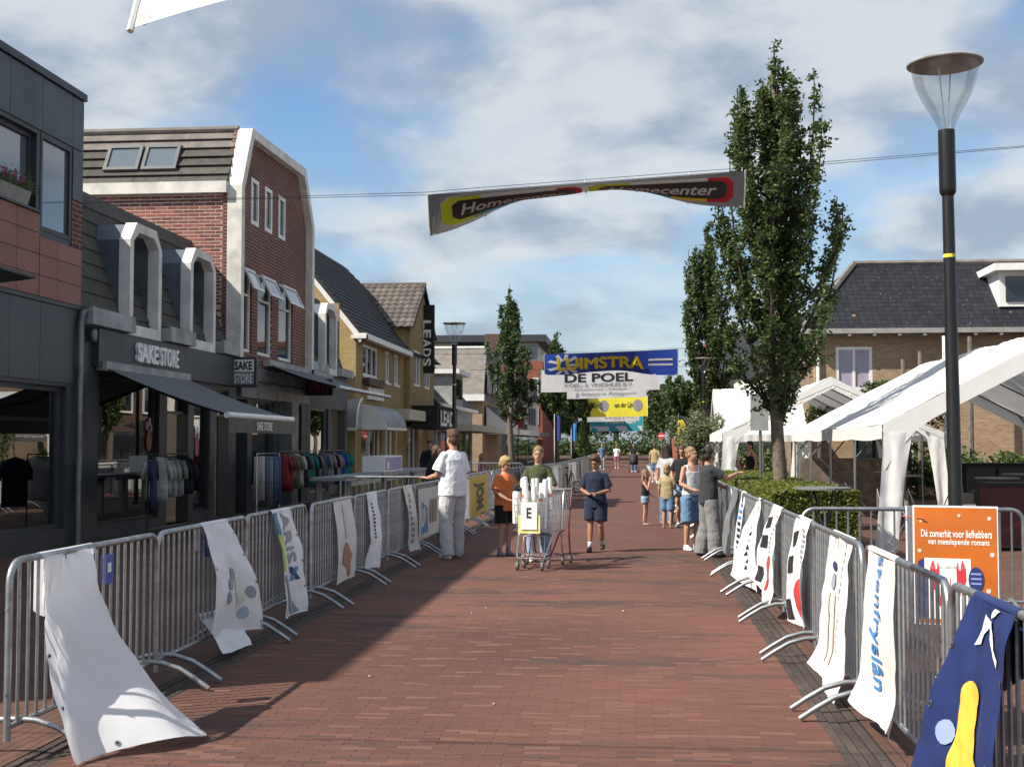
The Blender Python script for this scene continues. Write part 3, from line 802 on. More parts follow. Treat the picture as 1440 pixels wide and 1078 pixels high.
# roof: slab courses
b = MB(); b.add([(-19.5, 29.1, 7.75), (FX - .1, 29.1, 7.75), (FX - .1, 29.88, 9.24), (-19.5, 29.88, 9.24), (-19.5, 34.9, 9.34), (FX - .1, 34.9, 9.34), (FX - .1, 35.9, 7.8), (-19.5, 35.9, 7.8)], [(0, 1, 2, 3), (3, 2, 5, 4), (4, 5, 6, 7)])
b.box((-19.4, 29.3, 0), (FX - .26, 35.9, 7.7)); rf = b.build('roof', 'black_tile', t)
nC = 6
for i in range(nC):
    a, c = i / nC, (i + 1.12) / nC
    pa = (29.0 + .86 * a, 7.80 + 1.46 * a); pc = (29.04 + .86 * min(c, 1.0), 7.78 + 1.46 * min(c, 1.0))
    x = FX - .16; k = 0
    while x > -14.6:
        w = 1.15
        b = MB(); x1_ = x - w + .006
        b.add([(x1_, pa[0] - .03, pa[1]), (x, pa[0] - .03, pa[1]), (x, pc[0], pc[1]), (x1_, pc[0], pc[1]), (x1_, pa[0] + .03, pa[1] - .01), (x, pa[0] + .03, pa[1] - .01), (x, pc[0] + .05, pc[1]), (x1_, pc[0] + .05, pc[1])],
              [(0, 1, 2, 3), (4, 7, 6, 5), (0, 4, 5, 1), (0, 3, 7, 4), (1, 5, 6, 2), (2, 6, 7, 3)])
        b.build('roof_tile', 'slate_brown' if i > 3 else 'dark_tile', rf); x -= w
b = MB(); b.tube([(-19.5, 29.9, 9.28), (FX - .16, 29.9, 9.28)], .09, 8); b.build('ridge', 'slate_brown', rf)
def slope(u, k, d): # on the near roof slope
    n = Vector((0, -1.46, .86)).normalized()
    return (u, 29.02 + .86 * k + n.y * d, 7.80 + 1.46 * k + n.z * d)
for x0 in (-12.55, -11.62):
    q = MB(); q.prism(rect(x0, x0 + .86, .24, .70), lambda u, v: slope(u, v, .0), lambda u, v: slope(u, v, .09), [rect(x0 + .08, x0 + .78, .29, .65)]); o = q.build('skylight', 'skylight_frame', rf)
    q = MB(); q.prism(rect(x0 + .07, x0 + .79, .28, .66), lambda u, v: slope(u, v, .045), lambda u, v: slope(u, v, .055)); q.build('pane', 'pane_mirror', o)

# ground-floor shop under the gable house
hol = [(29.4, 30.3, .02, 2.75), (30.7, 32.6, .25, 2.75), (33.9, 35.4, .02, 2.75)]
b = MB(); FL.wall(b, rect(29.02, 35.95, 0, 3.2), hol, .25); b.build('shop_wall', 'anthracite', t)
room(t, 29.2, 35.8, 3.0, 5)
window(t, FL, *hol[1], 'anthracite', 'shop_glass', .06, -.1, name='shop_window')
b = MB(); FL.box(b, 29.5, 35.9, 2.8, 3.55, .004, .1); b.build('fascia', 'zinc', t)
b = MB(); b.box((FX, 33.1, 0), (FX + .35, 33.75, 2.78)); b.build('pillar', 'zinc', t)

# ---- low shop with one dormer
t = thing('dormer_shop', 'low grey shop with a single dormer between gable house and yellow house', 'building', (FX, 39, 0))
Y0, Y1 = 36.0, 41.2
hol = [(36.4, 38.6, .25, 2.75), (38.9, 40.9, .02, 2.75)]
b = MB(); FL.wall(b, rect(Y0, Y1, 0, 3.8), hol, .25); b.build('wall', 'anthracite', t)
room(t, Y0 + .1, Y1 - .1, 3.0, 5)
window(t, FL, *hol[0], 'zinc', 'shop_glass', .07, -.1, name='shop_window')
mansard(t, Y0, Y1, 3.8, 6.38)
b = MB(); b.box((-17, Y1, 0), (FX - .3, Y1 + .1, 6.3)); b.build('end_wall', 'brick_brown_y', t)
dormer(t, 37.9, 39.5, 3.8, 5.98)
for a, c in ((36.0, 37.85), (39.55, 41.25)):
    b = MB(); b.box((FX - .3, a, 3.81), (FX + .2, c, 4.06)); b.build('gutter', 'grey_weathered', t)
t = thing('blade_sign', 'dark blade sign with red lettering above the second awning', 'sign', (FX, 35.6, 3.2))
b = MB(); b.box((-9.25, 35.5, 3.05), (-8.45, 35.62, 3.5)); b.box((-9.3, 35.54, 3.2), (-9.25, 35.58, 3.3)); b.build('case', 'black_metal', t)
for k in range(5): patch('red_mark', rect(-9.12 + k * .12, -9.05 + k * .12, 3.16 + (k % 2) * .05, 3.40), lambda u, v: (u, 35.496, v), 'sign_red', t)

# ---- yellow brick house with black roof and pantiled cross wing
t = thing('yellow_house', 'yellow-brick house with steep black roof and pantiled front wing', 'building', (FX, 50, 0))
Y0, Y1 = 42.45, 59.5
eZ, rX, rZ = 5.42, -12.1, 9.15
upW = [(43.6, 46.2, 4.05, 5.15), (47.6, 48.5, 4.0, 5.2), (49.4, 50.4, 4.0, 5.2), (52.4, 54.2, 4.0, 5.3), (56.2, 58.4, 4.0, 5.3)]
hol = [(43.4, 46.9, .45, 2.6), (47.6, 49.3, .3, 2.6), (49.8, 51.4, .02, 2.6), (52.3, 54.6, .3, 2.4), (55.2, 57.8, .02, 2.4)]
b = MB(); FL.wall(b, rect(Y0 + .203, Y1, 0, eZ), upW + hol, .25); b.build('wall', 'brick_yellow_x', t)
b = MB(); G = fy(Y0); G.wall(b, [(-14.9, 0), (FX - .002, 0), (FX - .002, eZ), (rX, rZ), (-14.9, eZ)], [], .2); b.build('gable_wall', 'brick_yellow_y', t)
room(t, Y0 + .3, Y1 - .3, 2.8, 5)
for w in upW:
    window(t, FL, *w, 'white_paint', 'pane_dark', .09, -.06, ((w[0] + w[1]) / 2,) if w[1] - w[0] < 1.9 else (w[0] + (w[1] - w[0]) / 3, w[0] + (w[1] - w[0]) * 2 / 3), sill='white_paint')
for h in hol[:2] + [hol[3]]: window(t, FL, *h, 'white_paint', 'shop_glass', .07, -.1, ((h[0] + h[1]) / 2,), name='shop_window')
b = MB(); b.box((FX + .02, 43.5, 3.72), (FX + .25, 46.3, 3.98)); b.build('window_box', 'wood_brown', t)
sl = lambda x: eZ + (rZ - eZ) * (FX + .25 - x) / (FX + .25 - rX)
b = MB(); b.add([(FX + .3, Y0 - .25, eZ - .03), (FX + .3, Y1, eZ - .03), (rX, 52.7, rZ), (rX, Y0 - .25, rZ), (-15.2, Y0 - .25, eZ), (-15.2, Y1, eZ),
  (FX + .3, Y0 - .25, eZ - .17), (rX, Y0 - .25, rZ - .15)], [(0, 1, 2, 3), (3, 2, 5, 4), (2, 1, 5), (0, 3, 7, 6)]); rf = b.build('roof', 'black_tile', t)
nC = 20
for i in range(nC):
    k0, k1 = i / nC, (i + 1.1) / nC
    x0, x1 = FX + .3 + (rX - FX - .3) * k0, FX + .3 + (rX - FX - .3) * min(1, k1); z0, z1 = eZ - .03 + (rZ - eZ + .03) * k0, eZ - .03 + (rZ - eZ + .03) * min(1, k1)
    ye0, ye1 = Y1 - (Y1 - 52.7) * k0, Y1 - (Y1 - 52.7) * min(1, k1)
    b = MB(); b.add([(x0 + .03, Y0 - .27, z0 + .035), (x0 + .03, ye0, z0 + .035), (x1 + .005, ye1, z1 + .008), (x1 + .005, Y0 - .27, z1 + .008), (x0, Y0 - .27, z0 - .02), (x0, ye0, z0 - .02)], [(0, 1, 2, 3), (0, 4, 5, 1), (0, 3, 4)])
    b.build('shingle_course', 'black_tile', rf)
b = MB(); b.box((FX + .2, Y0 - .3, eZ - .2), (FX + .42, 51.3, eZ - .02)); b.box((FX - .1, Y0 - .32, eZ - .2), (FX + .42, Y0 - .02, eZ - .08)); b.build('gutter', 'white_paint', t)
b = MB(); b.add([(FX + .3, Y0 - .29, eZ - .17), (rX, Y0 - .29, rZ - .15), (rX, Y0 - .29, rZ - .30), (FX + .2, Y0 - .29, eZ - .34)], [(0, 1, 2, 3)]); b.build('verge_board', 'white_paint', t)
# cross wing
W0, W1, wr, wz, we = 51.6, 57.6, 54.6, 8.55, 6.5
xF = FX + .25
b = MB(); Fw = Fac((xF, 0, 0), (0, 1, 0), (1, 0, 0)); Fw.wall(b, [(W0, 2.7), (W1, 2.7), (W1, we), (wr, wz - .1), (W0, we)], [(52.6, 54.1, 4.1, 5.6), (55.2, 56.7, 4.1, 5.6)], .2); b.build('wing_wall', 'brick_yellow_x', t)
b = MB(); fy(W0).wall(b, [(-12.5, 5.2), (xF - .21, 5.2), (xF - .21, we), (-12.5, we)], [], .15); b.box((-12.5, W0 + .02, 2.7), (xF - .21, W0 + .12, 5.2)); b.build('wing_side', 'brick_yellow_y', t)
for w in ((52.6, 54.1, 4.1, 5.6), (55.2, 56.7, 4.1, 5.6)): window(t, Fw, *w, 'white_paint', 'pane_dark', .09, -.04, ((w[0] + w[1]) / 2,))
b = MB(); b.add([(-12.6, W0 - .3, we - .1), (xF + .15, W0 - .3, we - .1), (xF + .15, wr, wz), (-12.6, wr, wz), (-12.6, W1 + .3, we - .1), (xF + .15, W1 + .3, we - .1),
   (xF + .15, W0 - .3, we - .25), (xF + .15, wr, wz - .2), (xF + .15, W1 + .3, we - .25)], [(0, 1, 2, 3), (3, 2, 5, 4), (1, 6, 7, 2), (2, 7, 8, 5)]); wrf = b.build('wing_roof', 'black_tile', t)
q = MB(); nT = 6
tw, tl_ = .30, .40
sv = Vector((0, wr - (W0 - .3), wz - (we - .1))); sl_len = sv.length; sv.normalize(); nv = Vector((0, -sv.z, sv.y))
q.grid(lambda u, v: tuple(Vector(((u - .5) * tw, 0, 0)) + sv * ((v - .03) * tl_ * 1.1) + nv * (.03 + .045 * max(0, sin(pi * (u * 1.15))) + (1 - v) * .03)), nT, 1)
q.add([tuple(Vector(((u / nT - .5) * tw, 0, 0)) + sv * (-.03 * tl_) + nv * (.06 + .045 * max(0, sin(pi * (u / nT * 1.15))))) for u in range(nT + 1)] + [tuple(Vector(((u / nT - .5) * tw, 0, 0)) + sv * (-.03 * tl_)) for u in range(nT + 1)],
      [(i, nT + 1 + i, nT + 2 + i, i + 1) for i in range(nT)])
po = q.build('roof_tile', 'pantile'); pm = po.data; bpy.data.objects.remove(po)
nr = int(sl_len / tl_) + 1
for r in range(nr):
    base = Vector((0, W0 - .3, we - .1)) + sv * (r * tl_)
    if base.z > wz - .1: break
    for c in range(12):
        x = xF + .0 - c * tw
        if x < -9.4 - (r + 1) * .38: continue
        piece(pm, 'roof_tile', wrf, (x - t.location.x, base.y - t.location.y, base.z))
b = MB(); b.tube([(-12.6, wr, wz + .02), (xF + .16, wr, wz + .02)], .1, 8); b.build('ridge', 'pantile', wrf)
# shop fittings of the yellow house
mat('blind_grey', (.27, .28, .29), .5, var=.15, scale=2)
t2 = thing('barrel_awning', 'grey rounded awning on the near side of the yellow house', 'awning', (-10.6, Y0, 2.2))
b = MB(); b.grid(lambda u, v: (-12.2 + 3.1 * u, Y0 - .95 * cos(v * pi / 2) - .01, 2.2 + 1.0 * sin(v * pi / 2)), 1, 8); b.build('hood', 'blind_grey', t2, smooth=True)
b = MB(); b.prism([(Y0 - .01, 2.2)] + [(Y0 - .01 - .95 * cos(k * pi / 16), 2.2 + 1.0 * sin(k * pi / 16)) for k in range(9)], lambda u, v: (-9.11, u, v), lambda u, v: (-9.08, u, v)); b.build('end_cap', 'blind_grey', t2)
b = MB(); b.tube([(-9.06, Y0 - .01 - .95 * cos(k * pi / 16), 2.2 + 1.0 * sin(k * pi / 16)) for k in range(9)], .03, 6); b.box((-12.2, Y0 - 1.0, 2.12), (-9.06, Y0 - .94, 2.22)); b.build('trim', 'white_paint', t2)
t2 = thing('barrel_awning', 'grey rounded awning above the shop window of the yellow house', 'awning', (FX, 45.8, 2.25))
b = MB(); b.grid(lambda u, v: (FX + .02 + .85 * cos(v * pi / 2), 43.4 + 3.9 * u, 2.25 + .8 * sin(v * pi / 2)), 1, 8); b.build('hood', 'blind_grey', t2, smooth=True)
b = MB(); b.prism([(FX + .02, 2.25)] + [(FX + .02 + .85 * cos(k * pi / 16), 2.25 + .8 * sin(k * pi / 16)) for k in range(9)], lambda u, v: (u, 43.42, v), lambda u, v: (u, 43.38, v)); b.box((FX, 43.36, 2.17), (FX + .9, 47.3, 2.25)); b.build('end_cap', 'white_paint', t2)
tag(MB().box((FX + .02, 44.0, 3.25), (FX + .12, 46.8, 3.68)).build('shop_sign', 'white_weathered'), 'pale blank shop sign above the rounded awning', 'sign')
tag(MB().box((FX + .02, 47.8, 2.6), (FX + .9, 51.6, 3.0)).build('shop_canopy', 'cream'), 'small cream canopy box left of the black canopy', 'canopy')
t2 = thing('shop_canopy', 'black canopy box with white lettering on its sunlit front', 'canopy', (FX, 54, 2.3))
b = MB(); b.box((FX + .26, 51.9, 2.3), (-7.95, 57.6, 3.2)); b.box((FX + .2, 51.85, 3.2), (-7.9, 57.65, 3.26)); b.build('box', 'black_matte', t2)
b = MB(); b.box((-7.95, 52.2, 2.36), (-7.9, 57.3, 3.12)); b.build('panel', 'black_matte', t2)
letters('lettering', 'LEADS', lambda u, v: (-7.895, u, v), (52.4, 57.0, 2.42, 3.08), 'letter_white', t2, .03)
t2 = thing('blade_sign', 'tall black vertical sign with white letters on the yellow house', 'sign', (-8.9, 55.0, 4.8))
b = MB(); b.box((-9.22, 54.9, 4.75), (-8.58, 55.1, 7.72)); b.box((-9.3, 54.95, 5.2), (-9.2, 55.05, 5.35)); b.box((-9.3, 54.95, 7.2), (-9.2, 55.05, 7.35)); b.build('case', 'black_matte', t2)
lz = 7.05
for ch in 'LEADS':
    letters('letter', ch, lambda u, v: (u, 54.895, v), (-9.08, -8.72, lz - .36, lz), 'letter_white', t2, .03, rot=1); lz -= .41
# ================================================================ farther left
def box_house(name, label, x0, x1, y0, y1, z, wall, roof=None, rz=0, ridge='y', cat='building'):
    t = thing(name, label, cat, ((x0 + x1) / 2, (y0 + y1) / 2, 0))
    MB().box((x0, y0, 0), (x1, y1, z)).build('wall', wall, t)
    if roof:
        b = MB(); e = .25
        if ridge == 'y':
            xm = (x0 + x1) / 2; b.prism([(x0 - e, z - .1), (x1 + e, z - .1), (xm, z + rz)], lambda u, v: (u, y1 + e, v), lambda u, v: (u, y0 - e, v))
        elif ridge == 'x':
            ym = (y0 + y1) / 2; b.prism([(y0 - e, z - .1), (y1 + e, z - .1), (ym, z + rz)], lambda u, v: (x0 - e, u, v), lambda u, v: (x1 + e, u, v))
        elif ridge == 'hip':
            xm0, xm1, ym = x0 + (y1 - y0) * .5, x1 - (y1 - y0) * .5, (y0 + y1) / 2
            b.add([(x0 - e, y0 - e, z), (x1 + e, y0 - e, z), (x1 + e, y1 + e, z), (x0 - e, y1 + e, z), (xm0, ym, z + rz), (xm1, ym, z + rz)], [(0, 1, 5, 4), (1, 2, 5), (2, 3, 4, 5), (3, 0, 4), (0, 3, 2, 1)])
        b.build('roof', roof, t)
    return t
# low house with dormer behind the yellow house
t = box_house('low_house', 'low house with dark roof and white dormer beyond the yellow house', -14.5, FX, 60.2, 74, 3.6, 'grey_weathered', 'black_tile', 3.0)
b = MB(); b.box((-11.6, 63.5, 3.6), (-9.0, 67.5, 5.2)); o = b.build('dormer', 'grey_weathered', t)
MB().box((-11.7, 63.2, 5.2), (-8.6, 67.8, 5.42)).build('dormer_roof', 'white_paint', o)
MB().box((-9.0, 64.0, 4.0), (-8.96, 67.0, 5.0)).build('pane', 'pane_dark', o)
MB().box((FX, 60.2, 3.45), (FX + .35, 74, 3.62)).build('gutter', 'white_paint', t)
MB().box((FX, 61, .3), (FX + .03, 73, 2.3)).build('shop_window', 'pane_dark', t)
for k in range(6): MB().box((FX + .02, 61 + k * 2.3, 0), (FX + .1, 61.25 + k * 2.3, 2.4)).build('pillar', 'cream', t)
tag(MB().box((FX, 60.6, 2.3), (-7.6, 76, 2.62)).build('shop_canopy', 'cream'), 'long cream flat canopy in front of the low house', 'canopy')
# brown-roofed block
t = thing('brown_roof_house', 'house with brown weathered roof slope and white eave board in middle distance', 'building', (-14, 84, 0))
MB().box((-24, 79, 0), (FX, 91, 4.4)).build('wall', 'brick_brown_y', t)
b = MB(); b.add([(-24, 78.8, 4.7), (FX + .1, 78.8, 4.7), (FX - .1, 82.2, 7.85), (-24, 82.2, 7.85), (-24, 91, 7.9), (FX - .1, 91, 7.9), (FX, 91, 4.4), (FX, 79, 4.4)], [(0, 1, 2, 3), (3, 2, 5, 4), (1, 7, 6, 5, 2)]); b.build('roof', 'slate_brown', t)
MB().box((-24, 78.6, 4.35), (FX + .15, 78.95, 4.75)).build('eave_board', 'white_paint', t)
b = MB(); b.tube([(-24, 82.2, 7.9), (FX, 82.2, 7.9)], .12, 6); b.build('ridge', 'white_weathered', t)
MB().box((-10.6, 91.5, 0), (-9.5, 92.6, 9.6)).build('chimney', 'brick_dark_y', t)
b = MB(); FLs = Fac((FX + .11, 0, 0), (0, 1, 0), (1, 0, 0))
for k in range(3): FLs.box(b, 80.5 + 3.3 * k, 82.8 + 3.3 * k, 4.9, 6.4, 0, .05)
b.build('cladding', 'grey_weathered', t)
t = thing('sloping_awning', 'white-sided sloping awning with dark top in middle distance on left', 'awning', (-8.6, 84, 2.3))
b = MB(); b.prism([(FX + .13, 2.3), (-7.9, 2.3), (-7.9, 3.0), (FX + .13, 4.1)], lambda u, v: (u, 88, v), lambda u, v: (u, 80.0, v)); b.build('side', 'white_paint', t)
b = MB(); b.add([(FX + .13, 79.95, 4.14), (-7.85, 79.95, 3.04), (-7.85, 88.05, 3.04), (FX + .13, 88.05, 4.14)], [(0, 1, 2, 3)]); b.build('top', 'black_matte', t)
# shop row
for i, (y0, y1, z, m, w) in enumerate(((93, 103, 5.6, 'grey_weathered', 'white_paint'), (103.2, 113, 6.6, 'brick_dark_y', 'white_paint'), (113.2, 126, 5.8, 'white_weathered', 'zinc'))):
    lab = ('grey', 'dark brick', 'off-white')[i] + ' flat-fronted shop house in the far left row'
    t = box_house('shop_house', lab, -18, FX + .0, y0, y1, z, m, 'black_tile', .9, 'x')
    for k in range(3):
        yy = y0 + .9 + k * 3
        window(t, FL, yy, yy + 1.5, 3.4, 5.0, w, 'pane_dark', .12, .06)
    MB().box((FX, y0 + .4, .2), (FX + .05, y1 - .4, 2.3)).build('shop_window', 'pane_dark', t)
    MB().box((FX, y0, 2.35), (FX + 1.1, y1, 2.75)).build('canopy', w, t)
t = thing('blade_sign', 'dark red round-cornered blade sign in the far left row', 'sign', (-8.7, 100, 3)); MB().box((-9.25, 99.9, 3.0), (-8.5, 100.05, 4.6)).build('case', 'sign_red', t)
vs_, ts = poly_shape(circ(-8.87, 3.9, .26)); b = MB(); b.add([(u, 99.89, v) for u, v in vs_], ts); b.build('emblem', 'white_weathered', t)
# modern brick block
t = thing('modern_block', 'modern red-brick block with dark flat roof and white penthouse windows', 'building', (-14, 135, 0))
MB().box((-24, 128, 0), (-9.0, 146, 10.0)).build('wall', 'brick_far_y', t)
MB().box((-23, 129, 10.0), (-9.6, 145, 11.9)).build('penthouse', 'white_weathered', t)
for k in range(5): MB().box((-13.4 + k * .8, 128.94, 10.3), (-12.75 + k * .8, 128.99, 11.6)).build('window', 'pane_mirror', t)
MB().box((-18, 128.94, 10.0), (-13.6, 128.99, 11.9)).build('cladding', 'anthracite', t)
MB().box((-24.5, 127.2, 11.9), (-8.6, 146.5, 12.6)).build('roof', 'anthracite', t)
for k in range(3):
    for j in range(2): window(t, fy(128), -12.6 + k * 1.2, -11.8 + k * 1.2, 3.6 + j * 2.9, 5.4 + j * 2.9, 'white_paint', 'pane_dark', .1, .06)
# right far
t = box_house('brick_gable_house', 'dark red gable house with white trim at the far right of the street', 5.0, 16, 148, 165, 7.0, 'brick_far_y', 'black_tile', 4.6)
for k in range(3): window(t, fy(148), 5.8 + k * 2.0, 6.9 + k * 2.0, 3.6, 5.4, 'white_paint', 'pane_dark', .12, .06)
MB().box((4.7, 147.6, 6.6), (16.3, 147.98, 7.0)).build('eave_board', 'white_paint', t)
t = thing('glass_block', 'flat-roofed glass and white block behind the columnar trees', 'building', (12, 95, 0))
MB().box((5.6, 90, 0), (20, 104, 8.6)).build('wall', 'white_weathered', t)
for j in range(3):
    for k in range(8): MB().box((5.9 + k * 1.7, 89.93, .5 + j * 2.8), (7.4 + k * 1.7, 89.98, 2.5 + j * 2.8)).build('window', 'pane_mirror', t)
MB().box((5.3, 89.6, 8.6), (20.3, 104.3, 9.0)).build('roof', 'brick_far_y', t)

for i, (y0, y1, z, m, rz) in enumerate(((56, 66, 5.0, 'brick_dark_y', 2.4), (66.3, 77, 5.6, 'white_weathered', 2.2), (77.3, 89, 5.2, 'brick_brown_y', 2.6), (105, 118, 5.6, 'brick_far_y', 2.6), (118.3, 132, 5.2, 'white_weathered', 2.0), (132.3, 147, 5.8, 'brick_dark_y', 2.2))):
    t = box_house('shop_house', ('dark brick', 'off-white', 'brown brick', 'red brick', 'pale plastered', 'dark')[i] + ' shop house in the far right row behind trees', 6.0, 15, y0, y1, z, m, 'black_tile', rz, 'x')
    FR = Fac((6.0, 0, 0), (0, 1, 0), (-1, 0, 0))
    for k in range(3): window(t, FR, y0 + 1 + k * 3, y0 + 2.6 + k * 3, 3.2, 4.6, 'white_paint', 'pane_dark', .1, .06)
    MB().box((5.95, y0 + .4, .2), (6.0, y1 - .4, 2.3)).build('shop_window', 'pane_dark', t)

# ---- brown-brick house with hipped slate roof on the right
m_, t_, b_ = new_mat('old_slate')
geo = tnode(t_, 'ShaderNodeNewGeometry'); sp = tnode(t_, 'ShaderNodeSeparateXYZ'); t_.links.new(geo.outputs[0], sp.inputs[0]); cb = tnode(t_, 'ShaderNodeCombineXYZ')
t_.links.new(sp.outputs[0], cb.inputs[0]); t_.links.new(sp.outputs[2], cb.inputs[1])
br = tnode(t_, 'ShaderNodeTexBrick'); br.offset = .0; t_.links.new(cb.outputs[0], br.inputs[0])
br.inputs['Scale'].default_value = 1; br.inputs['Brick Width'].default_value = .22; br.inputs['Row Height'].default_value = .16; br.inputs['Mortar Size'].default_value = .012; br.inputs['Mortar Smooth'].default_value = .6
br.inputs['Color1'].default_value = (.014, .016, .022, 1); br.inputs['Color2'].default_value = (.024, .026, .033, 1); br.inputs['Mortar'].default_value = (.012, .012, .014, 1)
vz = tnode(t_, 'ShaderNodeTexNoise'); vz.inputs['Scale'].default_value = 9; vz.inputs['Detail'].default_value = 3; t_.links.new(geo.outputs[0], vz.inputs[0])
mr = tnode(t_, 'ShaderNodeMapRange'); mr.inputs[1].default_value = .66; mr.inputs[2].default_value = .78; t_.links.new(vz.outputs[0], mr.inputs[0])
mx_ = tnode(t_, 'ShaderNodeMixRGB'); t_.links.new(mr.outputs[0], mx_.inputs[0]); t_.links.new(br.outputs[0], mx_.inputs[1]); mx_.inputs[2].default_value = (.16, .15, .13, 1)
vz2 = tnode(t_, 'ShaderNodeTexVoronoi'); vz2.inputs['Scale'].default_value = 1.1; t_.links.new(geo.outputs[0], vz2.inputs[0])
mr2 = tnode(t_, 'ShaderNodeMapRange'); mr2.inputs[1].default_value = .10; mr2.inputs[2].default_value = .07; t_.links.new(vz2.outputs['Distance'], mr2.inputs[0])
mx2 = tnode(t_, 'ShaderNodeMixRGB'); t_.links.new(mr2.outputs[0], mx2.inputs[0]); t_.links.new(mx_.outputs[0], mx2.inputs[1]); mx2.inputs[2].default_value = (.30, .17, .10, 1)
t_.links.new(mx2.outputs[0], b_.inputs['Base Color']); b_.inputs['Roughness'].default_value = .8; b_.inputs['Specular IOR Level'].default_value = .2
bn = tnode(t_, 'ShaderNodeBump'); bn.inputs['Strength'].default_value = .8; bn.inputs['Distance'].default_value = .03; t_.links.new(br.outputs['Fac'], bn.inputs['Height']); bn.invert = True; t_.links.new(bn.outputs[0], b_.inputs['Normal'])
RY = 43.0
t = thing('hipped_house', 'brown-brick house with dark hipped tile roof behind the white tents', 'building', (13, 48, 0))
RF = fy(RY)
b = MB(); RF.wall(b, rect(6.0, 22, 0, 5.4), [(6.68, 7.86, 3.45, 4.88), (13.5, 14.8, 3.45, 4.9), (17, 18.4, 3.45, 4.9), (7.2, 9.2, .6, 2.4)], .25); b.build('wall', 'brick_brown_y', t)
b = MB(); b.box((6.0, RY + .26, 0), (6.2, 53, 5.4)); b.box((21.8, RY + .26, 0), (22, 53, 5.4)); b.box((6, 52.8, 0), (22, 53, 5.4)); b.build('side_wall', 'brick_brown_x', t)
for w in ((6.68, 7.86, 3.45, 4.88), (13.5, 14.8, 3.45, 4.9), (17, 18.4, 3.45, 4.9)): window(t, RF, *w, 'white_paint', 'pane_curtain', .10, -.04, ((w[0] + w[1]) / 2,))
window(t, RF, 7.2, 9.2, .6, 2.4, 'white_paint', 'pane_dark', .1, -.04, (8.2,))
e = .45; z0, z1 = 5.42, 7.95
b = MB(); b.add([(6 - e, RY - e, z0), (22 + e, RY - e, z0), (22 + e, 53 + e, z0), (6 - e, 53 + e, z0), (7.75, RY + 2.6, z1), (20, RY + 2.6, z1), (20, 51, z1), (7.75, 51, z1)],
   [(0, 1, 5, 4), (1, 2, 6, 5), (2, 3, 7, 6), (3, 0, 4, 7), (4, 5, 6, 7), (0, 3, 2, 1)]); rf = b.build('roof', 'old_slate', t)
b = MB(); b.tube([(6 - e, RY - e, z0 + .03), (7.75, RY + 2.6, z1 + .05)], .11, 6); b.build('hip_ridge', 'slate_brown', rf)
b = MB(); b.tube([(7.7, RY + 2.6, z1 + .05), (20, RY + 2.6, z1 + .05)], .10, 6); b.build('ridge', 'slate_brown', rf)
b = MB(); b.box((6 - e - .05, RY - e - .12, z0 - .14), (22 + e, RY - e + .02, z0 + .02)); 
for k in range(20): b.box((6.2 + k * .8, RY - e - .1, z0 - .22), (6.3 + k * .8, RY - .02, z0 - .141))
b.build('gutter', 'concrete', t)
dm = MB(); dm.box((12.05, RY + .35, 6.2), (14.6, RY + 3.0, 7.35)); o = dm.build('dormer', 'white_paint', t)
dm = MB(); dm.box((11.8, RY - .1, 7.35), (14.85, RY + 3.2, 7.58)); dm.build('dormer_roof', 'white_paint', o)
g = MB(); g.box((12.25, RY + .30, 6.36), (13.3, RY + .34, 7.2)); g.build('pane', 'pane_dark', o)
g = MB(); g.box((13.4, RY + .30, 6.36), (14.4, RY + .34, 7.2)); g.build('pane', 'pane_dark', o)
b = MB(); b.tube([(6.1, RY - .08, 0), (6.1, RY - .08, 5.2)], .06, 8); b.build('downpipe', 'white_paint', t)
for i, (x, h) in enumerate(((8.35, 4.3), (8.85, 4.55), (9.75, 4.75), (10.35, 5.0))):
    b = MB(); b.tube([(x, 40.6, 0), (x + random.uniform(-.05, .05), 40.6, h)], [.10, .075], 7); tag(b.build('pergola_post', 'wood_grey'), ('shortest', 'second', 'third', 'tallest')[i] + ' of the four bare wooden posts standing before the brown-brick house', 'post', 'bare posts before the brown-brick house')
b = MB(); b.tube([(9.85, 41.6, 0), (9.85, 41.6, 5.1)], .07, 8); tag(b.build('white_pipe', 'white_paint'), 'white upright pipe before the brown-brick wall', 'pipe')

# ================================================================ foliage
leaf_mat('leaf_dark', (.026, .050, .016), (.095, .140, .035), .22)
leaf_mat('leaf_hedge', (.06, .085, .016), (.19, .21, .04), .25)
leaf_mat('leaf_far', (.035, .065, .022), (.085, .13, .04), .2)
leaf_mat('leaf_olive', (.10, .13, .06), (.17, .20, .09), .2)
mat('bark', (.16, .13, .10), .9, var=.3, scale=14, bump=.5, bscale=25)
mat('twig', (.035, .028, .02), .9)
def leaf(mb, q, s, up=.3):
    a = Vector((random.gauss(0, 1), random.gauss(0, 1), random.gauss(0, .6) + up)); a.normalize()
    c = a.cross(Vector((random.gauss(0, 1), random.gauss(0, 1), random.gauss(0, 1))))
    if c.length < .1: c = a.orthogonal()
    c.normalize(); n = a.cross(c) * (s * .22)
    mb.add([q - a * s, q + c * s * .55 + n, q + a * s, q - c * s * .55 + n], [(0, 1, 2), (0, 2, 3)], random.random())
